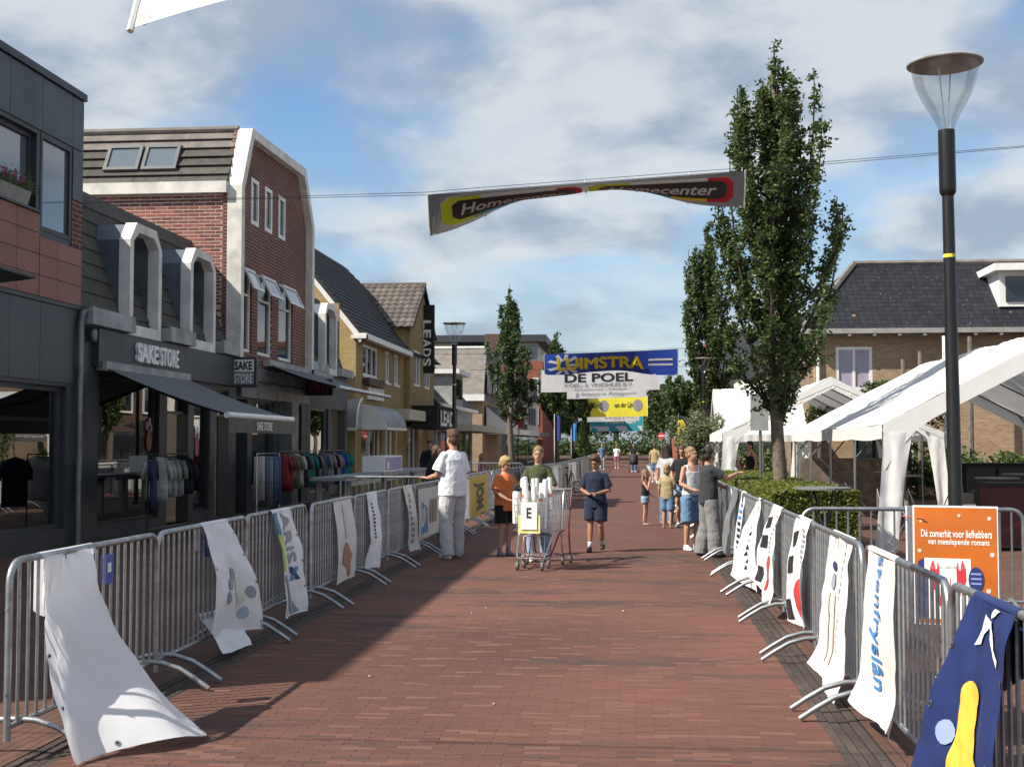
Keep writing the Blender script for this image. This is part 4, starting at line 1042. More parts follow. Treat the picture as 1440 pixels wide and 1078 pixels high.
def column_tree(label, x, y, h, zb, R, nb, per, ls, m='leaf_dark', trunk=.17, seed=1, group='columnar trees along the street', spread=.2, prof=None, fill=.05):
    """upright tree made of many ascending leaders, each a leafy spire with side shoots"""
    random.seed(seed)
    t = thing('columnar_tree', label, 'tree', (x, y, 0), group=group)
    b = MB(); pts = [(x + .05 * sin(k * 1.7), y + .05 * cos(k * 1.3), h * .93 * k / 10) for k in range(11)]
    b.tube(pts, [trunk * (1.15 if k == 0 else 1) * (1 - .9 * k / 10) + .012 for k in range(11)], 9); b.build('trunk', 'bark', t, smooth=True)
    cr = MB(); lim = MB()
    for i in range(nb):
        f = (i + random.random() * .9) / nb
        z0 = zb + (h * .74 - zb) * f
        az = i * 2.399 + random.uniform(-.5, .5)
        pr = prof(f) if prof else sin(pi * min(1, .2 + f * .8)) ** .7
        rm = R * pr * random.uniform(.45, 1.1) * (1 if f < .8 else .45 if i < nb - 1 else .05)
        ztop = min(h * (1.0 if i == nb - 1 else random.uniform(.80, .96)) if f > .8 else h * .9, z0 + h * random.uniform(.22, .44) * (1 if f > .12 else .55))
        n = 9; br_ = []
        wob = random.uniform(-.3, .3)
        for k in range(n):
            s = k / (n - 1)
            rad = rm * (1 - (1 - s) ** 2.0) + .05
            br_.append(Vector((x + rad * cos(az + wob * s), y + rad * sin(az + wob * s), z0 + (ztop - z0) * s ** 1.15)))
        lim.tube(br_, [.035 * (1 - k / n) + .006 for k in range(n)], 4, caps=False)
        # side shoots carry the leaves in clumps, so gaps stay between them
        for q in range(int(per / 26)):
            s = random.random() ** .8
            j = min(n - 2, int(s * (n - 1))); p = br_[j].lerp(br_[j + 1], s * (n - 1) - j)
            sp = spread * (1 - .8 * s) + .03
            d = Vector((random.gauss(0, sp), random.gauss(0, sp), abs(random.gauss(0, sp * .8)) + .05))
            tip = p + d
            for k in range(26):
                c = p.lerp(tip, random.random() ** .7); g = .028 + .02 * random.random() + ls * .35
                leaf(cr, c + Vector((random.gauss(0, g), random.gauss(0, g), random.gauss(0, g))), ls * random.uniform(.6, 1.2))
    lim.build('limbs', 'twig', t)
    tag(cr.build('crown', m, t), kind='stuff')
    return t
column_tree('tallest columnar tree with pale trunk rising from the clipped hedge', 2.78, 25.0, 9.6, 2.0, 1.2, 54, 700, .055, trunk=.14, seed=8, spread=.19, prof=lambda f: min(1, .5 + f * 4) if f < .38 else 1.0 - (f - .38) * 1.3)
column_tree('second columnar tree with dark crown just left of the tallest one', 3.05, 52.0, 10.6, 1.9, 1.2, 46, 520, .075, seed=9, prof=lambda f: min(1, .5 + f * 2) if f < .5 else 1 - (f - .5) * 1.5)
column_tree('columnar tree standing before the modern red-brick block on the left', -6.0, 63.0, 9.6, 2.4, 1.15, 34, 420, .085, 'leaf_far', seed=5, prof=lambda f: .95 if f < .35 else .34)
column_tree('columnar tree half hidden by the left edge of the blue banner', -5.4, 91.0, 9.6, 2.4, 1.5, 34, 300, .13, 'leaf_far', seed=12, prof=lambda f: .95 if f < .4 else .4)
column_tree('columnar tree seen below the white street banners on the left', -5.2, 112.0, 7.6, 2.2, 1.6, 34, 280, .15, 'leaf_far', seed=13)
column_tree('columnar tree seen beside the yellow street banner on the right', 3.3, 88.0, 6.4, 2.2, 1.4, 34, 280, .13, 'leaf_far', seed=14)
column_tree('farthest columnar tree right of the street below the banners', 3.4, 118.0, 8.0, 2.2, 1.8, 34, 280, .16, 'leaf_far', seed=15)
random.seed(21)
def round_tree(label, x, y, h, R, n, ls, m='leaf_far', group=None, zb=2.0):
    t = thing('broadleaf_tree', label, 'tree', (x, y, 0), group=group)
    b = MB(); b.tube([(x, y, 0), (x + .1, y, h * .4), (x, y + .1, h * .75)], [R * .09, R * .07, .04], 7); b.build('trunk', 'bark', t)
    cr = MB(); cl = []
    for i in range(26):
        d = Vector((random.gauss(0, 1), random.gauss(0, 1), random.gauss(0, 1))).normalized() * random.uniform(.45, 1)
        cl.append((Vector((x + d.x * R * .75, y + d.y * R * .75, (h + zb) / 2 + d.z * (h - zb) * .40)), R * random.uniform(.22, .42)))
    for i in range(n):
        c, r_ = random.choice(cl); d = Vector((random.gauss(0, 1), random.gauss(0, 1), random.gauss(0, 1))).normalized() * r_ * random.uniform(.6, 1.08)
        leaf(cr, c + d, ls * random.uniform(.7, 1.3))
    tag(cr.build('crown', m, t), kind='stuff'); return t
for i, (x, y, h, R) in enumerate(((-9, 205, 11, 5), (-3, 230, 13, 6), (4, 225, 12, 5.5), (11, 210, 12, 6), (-16, 220, 13, 6), (18, 200, 11, 6), (8, 180, 9.5, 3.5), (-7, 178, 8.5, 3))):
    round_tree('broad green tree closing the far end of the street', x, y, h, R, 5200, .34, group='trees closing the street')
b = MB(); random.seed(44)
for i in range(6000): leaf(b, Vector((random.uniform(-14, 14), 195 + random.gauss(0, 1.5), abs(random.gauss(0, 1.3)))), .3)
tag(tag(b.build('far_shrubbery', 'leaf_far'), 'dark green shrubbery mass at the far end of street', 'shrubbery'), kind='stuff')
# clipped hedge
random.seed(31)
t = thing('clipped_hedge', 'long clipped green hedge round the tallest tree behind the right barriers', 'hedge', (2.6, 26, 0))
HX0, HX1, HY0, HY1, HZ = 2.02, 3.28, 19.0, 34.0, .99
MB().box((HX0 + .12, HY0 + .12, 0), (HX1 - .12, HY1 - .12, HZ - .14)).build('inner_twigs', 'twig', t)
cr = MB()
def hz(x, y): return HZ + .05 * noise.noise((x * 2.3, y * 1.7, 0)) + .03 * noise.noise((x * 6, y * 6, 4))
for i in range(46000):
    r_ = random.random()
    y = HY0 + (HY1 - HY0) * random.random() ** 1.35
    if r_ < .5: q = Vector((random.uniform(HX0, HX1), y, 0)); q.z = hz(q.x, q.y) - abs(random.gauss(0, .04))
    elif r_ < .78: q = Vector((HX0 + .05 * noise.noise((y * 2, 3, 1)) + abs(random.gauss(0, .05)), y, random.uniform(.05, HZ)))
    elif r_ < .9: q = Vector((random.uniform(HX0, HX1), HY0 + abs(random.gauss(0, .06)), random.uniform(.03, HZ)))
    else: q = Vector((HX1 - abs(random.gauss(0, .05)), y, random.uniform(.05, HZ)))
    leaf(cr, q, random.uniform(.022, .042), .2)
tag(cr.build('foliage', 'leaf_hedge', t), kind='stuff')
# climbing shrubs at the brown house, olive bush, potted conifer
def bush(name, label, c, r, n, ls, m, cat='bush', pot=None, group=None):
    t = thing(name, label, cat, (c[0], c[1], 0), group=group)
    b = MB(); b.tube([(c[0], c[1], 0), (c[0], c[1], c[2])], .05, 6); b.build('stem', 'twig', t)
    cr = MB(); cl = [(Vector((c[0] + random.gauss(0, r[0] * .45), c[1] + random.gauss(0, r[1] * .45), c[2] + random.gauss(0, r[2] * .45))), random.uniform(.3, .55)) for k in range(22)]
    for i in range(n):
        p, s = random.choice(cl); d = Vector((random.gauss(0, 1), random.gauss(0, 1), random.gauss(0, 1))).normalized() * s * random.uniform(.5, 1.05)
        leaf(cr, Vector((p.x + d.x * r[0], p.y + d.y * r[1], p.z + d.z * r[2])), ls * random.uniform(.7, 1.3))
    tag(cr.build('foliage', m, t), kind='stuff'); return t
bush('climbing_shrub', 'dark green shrub spilling over between tents and brown house', (7.6, 41.5, 3.0), (1.7, .6, .7), 6000, .07, 'leaf_dark')
bush('olive_bush', 'grey-green round olive bush behind the women on the right', (1.95, 40, 1.9), (.62, .62, .75), 4200, .05, 'leaf_olive')
t = thing('potted_conifer', 'dark narrow cone-shaped conifer beside the far carriageway', 'conifer', (-4.1, 105, 0))
b = MB(); b.lathe([(.3, 0), (.4, .5), (.38, .52)], 10, (-4.1, 105, 0)); b.build('pot', 'anthracite', t)
cr = MB()
for i in range(3500):
    z = random.random(); a = random.uniform(0, 2 * pi); r_ = .75 * (1 - z) * random.uniform(.8, 1.1) + .05
    leaf(cr, Vector((-4.1 + r_ * cos(a), 105 + r_ * sin(a), .5 + z * 3.0)), .1)
tag(cr.build('foliage', 'leaf_dark', t), kind='stuff')

# ================================================================ street lamps
def lamp(label, x, y, lean=0.0):
    t = thing('street_lamp', label, 'street lamp', (x, y, 0), group='street lamps with glass funnel heads')
    t.rotation_euler = (0, lean, 0)
    b = MB(); b.lathe([(.10, 0), (.10, .05), (.065, .08), (.065, 1.0), (.062, 1.02), (.05, 4.0)], 14); b.build('pole', 'black_metal', t, world=False, smooth=True, sharp=40)
    b = MB(); b.lathe([(.05, 3.84), (.07, 3.87), (.073, 3.9), (.073, 4.42)], 14); b.build('collar', 'black_metal', t, world=False, smooth=True, sharp=40)
    b = MB(); b.lathe([(.0545, 3.30), (.0540, 3.33)], 14, caps=False); b.build('band', 'sign_yellow', t, world=False)
    b = MB(); b.lathe([(.066, 4.42), (.08, 4.47), (.13, 4.57), (.205, 4.70), (.262, 4.84), (.288, 4.99)], 28, caps=False); b.build('glass_funnel', 'lamp_glass', t, world=False, smooth=True)
    b = MB(); b.lathe([(.0, 4.99), (.29, 4.99), (.322, 5.0), (.326, 5.012), (.315, 5.024), (.18, 5.04), (0, 5.045)], 28, caps=False); b.build('lid', 'lamp_lid', t, world=False, smooth=True, sharp=50)
    for s in (-1, 1):
        b = MB(); b.tube([(.012 * s, 0, 4.42), (.03 * s, 0, 4.7), (.055 * s, .02 * s, 4.985)], .007, 6); b.build('rod', 'steel', t, world=False)
    return t
mat('lamp_lid', (.34, .335, .325), .6, var=.2)
lamp('tall black street lamp with clear glass funnel, nearest on the right', 2.78, 11.4, -.008)
lamp('black street lamp rising behind the man in white', -4.9, 35.0)
lamp('black street lamp before the second columnar tree on the right', 2.75, 50.3)
lamp('thin street lamp right of the yellow banner', 2.7, 93.0)
lamp('thin street lamp among the trees on the left, middle distance', -6.6, 68.0)
# ================================================================ crowd barriers
PIT, BLN, BH = 2.13, 2.09, 1.05
LX, RXF = -3.33, 1.43
def frame_mesh():
    b = MB(); r = .12; pts = []
    pts.append((0, 0, .1)); pts.append((0, 0, BH - r))
    for k in range(1, 6): pts.append((0, r - r * cos(k * pi / 10), BH - r + r * sin(k * pi / 10)))
    for k in range(0, 6): pts.append((0, BLN - r + r * sin(k * pi / 10), BH - r + r * cos(k * pi / 10)))
    pts.append((0, BLN, .1)); b.tube(pts, .0205, 8)
    b.tube([(0, .02, .17), (0, BLN - .02, .17)], .016, 8)
    for z in (.35, .8): b.tube([(0, -.03, z), (0, .0, z)], .010, 6)
    return b.build('frame', 'galvanised', smooth=True, sharp=50)
def bar_mesh():
    return MB().tube([(0, 0, .17), (0, 0, BH - .01)], .0098, 6).build('bar', 'galvanised', smooth=True, sharp=50)
def foot_mesh():
    b = MB(); b.tube([(-.43, 0, .018), (-.33, 0, .085), (-.22, 0, .15), (-.10, 0, .185), (0, 0, .19), (.10, 0, .185), (.22, 0, .15), (.33, 0, .085), (.43, 0, .018)], .0175, 8)
    b.tube([(0, 0, .17), (0, 0, .205)], .022, 8)
    return b.build('foot', 'galvanised', smooth=True, sharp=50)
def bars_mesh(n):
    b = MB()
    for k in range(n): y = BLN * (k + 1) / (n + 1); b.tube([(0, y, .17), (0, y, BH - .01)], .0085, 5, caps=False)
    return b.build('bars', 'galvanised')
fm, bmm, ft, bs = frame_mesh(), bar_mesh(), foot_mesh(), bars_mesh(18)
mat('plate_blue', (.05, .10, .42), .5); mat('cable_tie', (.35, .03, .03), .5)
def barrier(label, x, y, rz=0.0, near=True, plate=None, group='steel crowd barriers'):
    t = thing('crowd_barrier', label, 'barrier', (x, y, 0), rz, group)
    piece(fm.data, 'frame', t)
    if near:
        for k in range(18): piece(bmm.data, 'bar', t, (0, BLN * (k + 1) / 19, 0))
    else: piece(bs.data, 'bars', t)
    for yy in (.13, BLN - .13): piece(ft.data, 'foot', t, (0, yy, 0))
    if plate:
        b = MB(); b.box((-.016, plate, .80), (-.012, plate + .12, .98)); b.box((.012, plate, .80), (.016, plate + .12, .98)); b.build('label_plate', 'plate_blue', t, world=False)
        b = MB(); b.box((-.019, plate + .03, .87), (.019, plate + .08, .93)); b.build('label_mark', 'letter_white', t, world=False)
    return t
def lbend(y): return max(0, min(1, (y - 30) / 13)) * .95
Llab = ['steel barrier under the big white cloth, nearest on the left', 'steel barrier left of the cloth with the flower emblem', 'steel barrier under the cloth with the ARIS lettering', 'steel barrier right of the ARIS cloth, fourth on the left', 'steel barrier carrying the white cloth with red-brown figure',
        'steel barrier carrying the crumpled narrow white cloth', 'steel barrier in front of the man in white']
for i in range(42):
    y = 6.62 + i * PIT
    barrier(Llab[i] if i < 7 else 'steel crowd barrier in the left row beyond the man in white', LX + lbend(y) + random.uniform(-.02, .02) * (i > 0), y, -(lbend(y + 2.1) - lbend(y)) / 2.13 + random.uniform(-.008, .008), y < 21, (1.2 if i == 0 else 1.0 if i == 1 else None))
Rlab = ['steel barrier under the navy cloth, nearest on the right', 'steel barrier beside the orange poster under the stenfryslân cloth', 'steel barrier under the cloth with the blue padlock print', 'steel barrier hung with dark netting on the right',
        'steel barrier under the white cloth with black script', 'steel barrier beside the women on the right']
for i in range(44):
    y = 3.89 + i * PIT
    barrier(Rlab[i] if i < 6 else 'steel crowd barrier in the right row beyond the women', RXF + random.uniform(-.02, .02), y, random.uniform(-.01, .01), y < 15, (1.55 if i == 1 else None))
barrier('steel barrier set crosswise behind the orange poster', 1.62 + 2.11, 12.75, radians(90), True, .55)
barrier('second crosswise steel barrier at the right picture edge', 1.62 + 2.13 + 2.11, 12.7, radians(90), True)
# a crosswise pair at the left pavement edge behind the man in white
barrier('steel barrier set crosswise behind the man in white on the pavement', -3.5, 24.2, radians(90), False)
barrier('steel barrier set crosswise by the cream canopy on the pavement', -3.6, 42.0, radians(90), False)
for o in (fm, bmm, ft, bs): bpy.data.objects.remove(o)

# ================================================================ cloths hung over the barriers
cloth_mat('cloth_white', (.84, .85, .87), .10, .5, .22, 7)
cloth_mat('cloth_thin', (.88, .89, .91), .35, .5, .1, 7)
cloth_mat('cloth_offwhite', (.74, .73, .70), .12, .55, .25, 8)
cloth_mat('cloth_navy', (.016, .030, .11), .0, .45, .25, 7)
cloth_mat('cloth_grey', (.20, .21, .22), .2, .6, .3, 9)
m_ = glass_mat('net_dark', (.35, .37, .40), .02, .6)
for n_, c_ in dict(print_blue=(.05, .22, .50), print_navy=(.02, .035, .16), print_yellow=(.82, .47, .06), print_peri=(.25, .32, .62), print_red=(.55, .05, .05), print_black=(.02, .02, .022), print_grey=(.30, .30, .31), print_teal=(.03, .20, .30),
        print_green=(.42, .60, .10), print_pale_green=(.52, .60, .50), print_pale_blue=(.40, .50, .62), print_slate=(.28, .32, .38), print_skin=(.42, .20, .13), print_brown=(.32, .20, .14), print_sky=(.10, .45, .80), print_white=(.82, .82, .80), print_tan=(.62, .54, .46), print_orange=(.62, .16, .02), print_lilac=(.30, .25, .48), print_lime=(.72, .78, .05)).items():
    mat(n_, c_, .5, var=.05)
def drape(name, label, TL, TR, BL, BR, side, m='cloth_white', bulge=.06, folds=2.0, amp=.03, ph=0., flap=.18, nu=34, nv=60, curl=0., cat='banner', group='cloths hung over the barriers', cling=0.35):
    TL, TR, BL, BR = map(Vector, (TL, TR, BL, BR))
    seed = ph * 7.7 + TL.y
    def fn(u, v, off=0.0):
        def raw(u, v):
            w = 1 - v
            k = w ** (1 + cling)
            top = TL.lerp(TR, u); bot = BL.lerp(BR, u)
            p = top.lerp(bot, w)
            x = top.x + (bot.x - top.x) * k
            f = amp * (.25 + .75 * w) * sin(2 * pi * folds * (u + .12 * w) + ph) * min(1, w * 6 + .1)
            f += amp * .6 * noise.noise((u * 3, v * 4, seed)) + amp * .28 * noise.noise((u * 8 + v * 3, v * 7, seed + 5)) + amp * .07 * noise.noise((u * 15, v * 19, seed + 9))
            x += side * (bulge * sin(pi * min(1, w * 1.02)) + f + .022)
            z = p.z + amp * .35 * cos(2 * pi * folds * u + ph) * w
            if curl: x += side * curl * max(0, w - .82) ** 1.5 * 8
            return Vector((x, p.y, max(z, .008)))
        q = raw(u, v)
        if off:
            e = .01
            a = raw(min(1, u + e), v) - raw(max(0, u - e), v); c = raw(u, min(1, v + e)) - raw(u, max(0, v - e))
            n = a.cross(c)
            if n.length > 1e-9:
                n.normalize()
                if n.x * side < 0: n = -n
                q = q + n * off
        return q
    t = thing(name, label, cat, tuple((TL + TR) / 2), group=group)
    b = MB(); b.grid(lambda u, v: fn(u, v), nu, nv)
    tl = TL.x
    def over(u, v):     # fold across the rail and down the back
        a = v * pi
        p = TL.lerp(TR, u)
        if v < .6:
            aa = v / .6 * pi; return (p.x + side * .024 * cos(aa), p.y, p.z + .024 * sin(aa))
        return (p.x - side * (.024 + .01 * sin(u * 9)), p.y, p.z - (v - .6) / .4 * flap * (1 + .2 * sin(u * 5)))
    b.grid(over, nu, 12)
    b.build('cloth', m, t, smooth=True)
    return t, fn
def pr(fn, d=.008): return lambda u, v: fn(u, v, d)
def eyelets(t, fn, pts, m='steel'):
    for u, v in pts:
        for rr, mm, dd in ((.016, m, .004), (.008, 'black_matte', .007)):
            c = fn(u, v, dd); du = (fn(u + .01, v, dd) - fn(u - .01, v, dd)).normalized(); dv = (fn(u, v + .01, dd) - fn(u, v - .01, dd)).normalized()
            b = MB(); b.add([tuple(c + du * rr * cos(k * pi / 5) + dv * rr * sin(k * pi / 5)) for k in range(10)], [tuple(range(10))]); b.build('eyelet', mm, t)
RZ = BH - .002
# left row (side=+1 faces the road)
t, fn = drape('banner_cloth', 'large plain white cloth flaring from the nearest left barrier to the road', (LX, 6.95, RZ), (LX, 7.66, RZ), (-2.92, 6.50, .03), (-2.40, 7.22, .05), 1, 'cloth_thin', bulge=.02, folds=1.15, amp=.075, ph=2.2, cling=.85, flap=.3)
eyelets(t, fn, ((.35, .03), (.97, .03), (.04, .9), (.03, .5), (.06, .25)))
t, fn = drape('banner_cloth', 'white cloth with pale green and blue flower emblem on the left barriers', (LX, 9.62, RZ), (LX, 10.25, RZ), (-3.27, 9.6, .22), (-3.2, 10.75, .10), 1, bulge=.08, folds=1.1, amp=.035, ph=.5)
F_ = pr(fn)
cx, cy = .62, .34
patch('emblem', [(cx - .06, cy + .03), (cx - .05, cy - .09), (cx + .12, cy - .05), (cx + .1, cy + .16), (cx + .02, cy + .17)], F_, 'print_pale_green', t, .08)
for dx, dy, m in ((-.16, .12, 'print_slate'), (-.26, -.0, 'print_slate'), (.22, .02, 'print_slate'), (.06, -.16, 'print_pale_blue'), (-.04, .2, 'print_slate')):
    patch('petal', circ(cx + dx, cy + dy, .085, .06, 9), F_, m, t, .06)
eyelets(t, fn, ((.96, .9), (.96, .7), (.97, .45), (.95, .08), (.5, .03), (.04, .6)))
t, fn = drape('banner_cloth', 'small torn white cloth end below the flower emblem cloth', (LX - .03, 9.7, .34), (LX - .03, 10.5, .30), (-3.2, 9.75, .05), (-3.15, 10.35, .03), 1, bulge=.03, folds=1, amp=.02, flap=.02)
t, fn = drape('banner_cloth', 'white cloth with vertical dark ARIS lettering on the left barriers', (LX, 11.55, RZ), (LX, 12.2, RZ), (-3.26, 11.7, .06), (-3.22, 12.35, .05), 1, bulge=.05, folds=1.0, amp=.03, ph=1.1)
F_ = pr(fn)
letters('lettering', 'ARIS', F_, (.38, .74, .50, .99), 'print_grey', t, .02, .06, rot=1)
patch('blue_strip', [(0.0, .80), (.16, .78), (.16, .995), (0, .995)], F_, 'print_teal', t, .08)
patch('green_strip', [(0.0, .45), (.06, .45), (.18, .77), (0, .80)], F_, 'print_green', t, .08)
patch('emblem_stroke', [(.42, .47), (.56, .47), (.80, .33), (.66, .33)], F_, 'print_navy', t, .06); patch('emblem_stroke', [(.66, .46), (.78, .45), (.56, .33), (.44, .34)], F_, 'print_blue', t, .06)
patch('dark_wedge', [(.02, .40), (.10, .42), (.72, .02), (.52, .015), (.20, .15)], F_, 'print_slate', t, .08)
eyelets(t, fn, ((.95, .75), (.95, .5), (.95, .25), (.1, .05)))
t, fn = drape('banner_cloth', 'off-white cloth with red-brown figure print on the left barriers', (LX, 13.95, RZ), (LX, 14.85, RZ), (-3.30, 13.95, .12), (-3.27, 14.95, .15), 1, 'cloth_offwhite', bulge=.05, folds=1.5, amp=.02, ph=.2)
F_ = pr(fn)
patch('figure', [(.35, .40), (.42, .47), (.52, .46), (.56, .38), (.62, .30), (.58, .18), (.60, .05), (.54, .03), (.48, .15), (.40, .20), (.30, .25)], F_, 'print_skin', t, .06)
patch('figure_shade', [(.45, .40), (.53, .44), (.55, .30), (.60, .08), (.50, .2), (.46, .3)], F_, 'print_brown', t, .06)
patch('text_column', rect(.44, .56, .52, .92), F_, 'print_tan', t, .06)
t, fn = drape('banner_cloth', 'crumpled narrow white cloth with a dark text edge on left barriers', (LX, 15.75, RZ), (LX, 16.4, RZ), (-3.3, 15.65, .14), (-3.27, 16.5, .08), 1, bulge=.06, folds=1.2, amp=.04, ph=3)
F_ = pr(fn)
for k in range(10): patch('dark_mark', rect(.30, .38, .40 + k * .05, .43 + k * .05), F_, 'print_black', t)
t, fn = drape('banner_cloth', 'white cloth with wavy dark text column left of the man in white', (LX, 18.3, RZ), (LX, 19.05, RZ), (-3.3, 18.35, .12), (-3.24, 19.2, .10), 1, 'cloth_offwhite', bulge=.05, folds=1.4, amp=.035, ph=1, curl=.08)
F_ = pr(fn)
for k in range(9): patch('dark_mark', rect(.40 + .04 * sin(k), .52 + .04 * sin(k), .12 + k * .09, .18 + k * .09), F_, 'print_grey', t)
# sheets tied flat against the left barriers round the man
def sheet(label, y0, y1, z0, z1, m, x=LX + .04, name='banner_sheet'):
    t = thing(name, label, 'banner', (x, (y0 + y1) / 2, z0), group='printed sheets tied to the barriers')
    f = lambda u, v, d=0.0: Vector((x + .018 * sin(u * 6 + y0) * sin(v * 4) + d, y0 + (y1 - y0) * u, z0 + (z1 - z0) * v))
    b = MB(); b.grid(lambda u, v: f(u, v), 10, 6); b.build('cloth', m, t, smooth=True); return t, f
t, f = sheet('white sheet with blue picture tied to the barrier left of the man', 19.55, 21.6, .2, .98, 'cloth_offwhite')
F_ = pr(f); patch('picture', [(.1, .1), (.45, .1), (.40, .6), (.12, .75)], F_, 'print_blue', t); patch('picture', [(.15, .35), (.3, .4), (.26, .65), (.14, .6)], F_, 'print_tan', t)
for k in range(3): patch('dark_mark', rect(.55 + k * .13, .62 + k * .13, .25, .75), F_, 'print_brown', t)
t, f = sheet('white sheet with dark lettering tied to the barrier right of the man', 21.75, 25.6, .2, .98, 'cloth_white')
letters('lettering', 'SKN', pr(f), (.35, .8, .55, .8), 'print_grey', t, .03); patch('orange_line', rect(.3, .85, .3, .36), pr(f), 'print_orange', t)
mat('cloth_yellow', (.62, .42, .02), .5)
t, f = sheet('yellow sheet with black lettering tied to the barrier left of the orange boy', 25.8, 28.9, .15, 1.0, 'cloth_yellow')
letters('lettering', 'JOM', pr(f), (.2, .8, .15, .85), 'print_black', t, .05, rot=1)
for i in range(9):
    y = 30 + i * 3.4
    sheet('pale sheet tied to the far left barriers', y, y + 2.3, .2, .95, ('cloth_white', 'cloth_grey', 'cloth_offwhite')[i % 3], LX + .06 + lbend(y + 1.2))
# right row (side=-1 faces the road)
t, fn = drape('banner_cloth', 'navy cloth with yellow and white shapes over the nearest right barrier', (RXF, 5.52, RZ), (RXF, 4.92, RZ), (1.22, 5.80, .02), (1.36, 4.85, .02), -1, 'cloth_navy', bulge=.05, folds=1.2, amp=.045, ph=1.0, flap=.3, cling=.2)
F_ = pr(fn)
def chaikin(p, n=2):
    for _ in range(n): p = [q for i in range(len(p)) for q in ((p[i][0] * .75 + p[(i + 1) % len(p)][0] * .25, p[i][1] * .75 + p[(i + 1) % len(p)][1] * .25), (p[i][0] * .25 + p[(i + 1) % len(p)][0] * .75, p[i][1] * .25 + p[(i + 1) % len(p)][1] * .75))]
    return p
W_ = lambda pts, c=.58, k=1.75: [(max(.03, min(.97, c + (u - c) * k)), v) for u, v in pts]
patch('yellow_shape', chaikin(W_([(.42, .66), (.47, .70), (.56, .70), (.60, .66), (.58, .58), (.60, .50), (.70, .44), (.78, .42), (.80, .33), (.76, .27), (.66, .26), (.50, .29), (.43, .31), (.44, .40), (.45, .5)])), F_, 'print_yellow', t, .05)
patch('blue_spot', circ(.24, .47, .10, .05, 12), F_, 'print_peri', t, .05)
patch('white_stroke', W_([(.42, .83), (.47, .84), (.56, .93), (.50, .96)]), F_, 'print_white', t, .05); patch('white_stroke', W_([(.52, .93), (.58, .95), (.73, .82), (.72, .79)]), F_, 'print_white', t, .05); patch('white_stroke', W_([(.55, .95), (.60, .955), (.70, .995), (.62, .995)]), F_, 'print_white', t, .04)
eyelets(t, fn, ((.06, .80), (.05, .55), (.96, .75), (.95, .45), (.95, .2)))
t, fn = drape('banner_cloth', 'long white cloth with vertical blue stenfryslân lettering on the right', (RXF, 7.92, RZ), (RXF, 7.12, RZ), (1.39, 7.92, .14), (1.42, 7.1, .12), -1, 'cloth_offwhite', bulge=.02, folds=.8, amp=.025, ph=.6, curl=.10, flap=.9, cling=.6)
letters('lettering', 'stenfryslân', pr(fn), (.34, .62, .17, .99), 'print_blue', t, .012, .03, rot=1)
t, fn = drape('banner_cloth', 'white cloth with blue padlock print and brown lines on the right', (RXF, 9.35, RZ), (RXF, 8.45, RZ), (1.33, 9.45, .12), (1.38, 8.4, .03), -1, 'cloth_offwhite', bulge=.025, folds=.9, amp=.03, ph=2.4, curl=.12, flap=.4, cling=.6)
F_ = pr(fn)
patch('print', circ(.30, .78, .085, .035, 10), F_, 'print_navy', t, .05); patch('print', circ(.30, .67, .07, .06, 12), F_, 'print_slate', t, .05); patch('print', circ(.30, .675, .045, .045, 12), pr(fn, .006), 'cloth_offwhite', t, .05)
for x in (.22, .38): patch('brown_line', rect(x - .02, x + .02, .08, .58), F_, 'print_tan', t, .06)
for k in range(14): patch('grey_mark', rect(.68, .72, .24 + k * .05, .27 + k * .05), F_, 'print_pale_blue', t)
def red_print(t, fn):
    F_ = pr(fn)
    patch('red_oval', circ(.64, .26, .24, .20, 16), F_, 'print_red', t, .06); 
    for k in range(3): patch('white_stroke', [(.50, .14 + k * .09), (.56, .12 + k * .09), (.78, .20 + k * .09), (.74, .22 + k * .09)], pr(fn, .006), 'print_white', t, .06)
    patch('black_block', [(.05, .20), (.26, .24), (.30, .05), (.12, .02)], F_, 'print_black', t, .06); patch('black_block', [(.08, .62), (.32, .66), (.36, .5), (.10, .46)], F_, 'print_black', t, .06); patch('black_block', [(.14, .86), (.34, .9), (.3, .75), (.16, .72)], F_, 'print_black', t, .06)
    for k in range(9): patch('grey_mark', rect(.62, .72, .50 + k * .05, .53 + k * .05), F_, 'print_grey', t)
t, fn = drape('banner_cloth', 'narrow cloth with red oval and black blocks on the netted right barrier', (RXF, 11.25, RZ), (RXF, 10.45, RZ), (1.37, 11.3, .16), (1.40, 10.45, .2), -1, bulge=.05, folds=1, amp=.03, ph=.3, flap=.6); red_print(t, fn)
t, fn = drape('banner_cloth', 'cloth with red oval and lifted corner left of the dark netting', (RXF, 13.2, RZ), (RXF, 12.45, RZ), (1.28, 13.4, .32), (1.38, 12.5, .12), -1, bulge=.05, folds=1, amp=.03, ph=1.8, curl=.1, flap=.8); red_print(t, fn)
t, fn = drape('banner_cloth', 'triangular white cloth with black script beside the women', (RXF, 14.85, RZ), (RXF, 14.5, RZ), (1.22, 15.9, .08), (1.35, 14.2, .06), -1, bulge=.05, folds=.7, amp=.03, ph=.9); F_ = pr(fn)
for k in range(7): patch('script', [(.46 + .04 * sin(k * 2.2), .18 + k * .08), (.56 + .03 * sin(k * 2.9), .2 + k * .08), (.52 + .05 * sin(k * 1.7), .25 + k * .08)], F_, 'print_black', t)
t, fn = drape('banner_cloth', 'narrow white cloth with column of blue and black letters near the women', (RXF, 16.9, RZ), (RXF, 16.35, RZ), (1.33, 16.9, .2), (1.35, 16.3, .18), -1, bulge=.03, folds=1, amp=.02); F_ = pr(fn)
for k in range(10): patch('dark_mark', rect(.35, .6, .08 + k * .09, .13 + k * .09), F_, 'print_black' if k < 6 else 'print_blue', t)
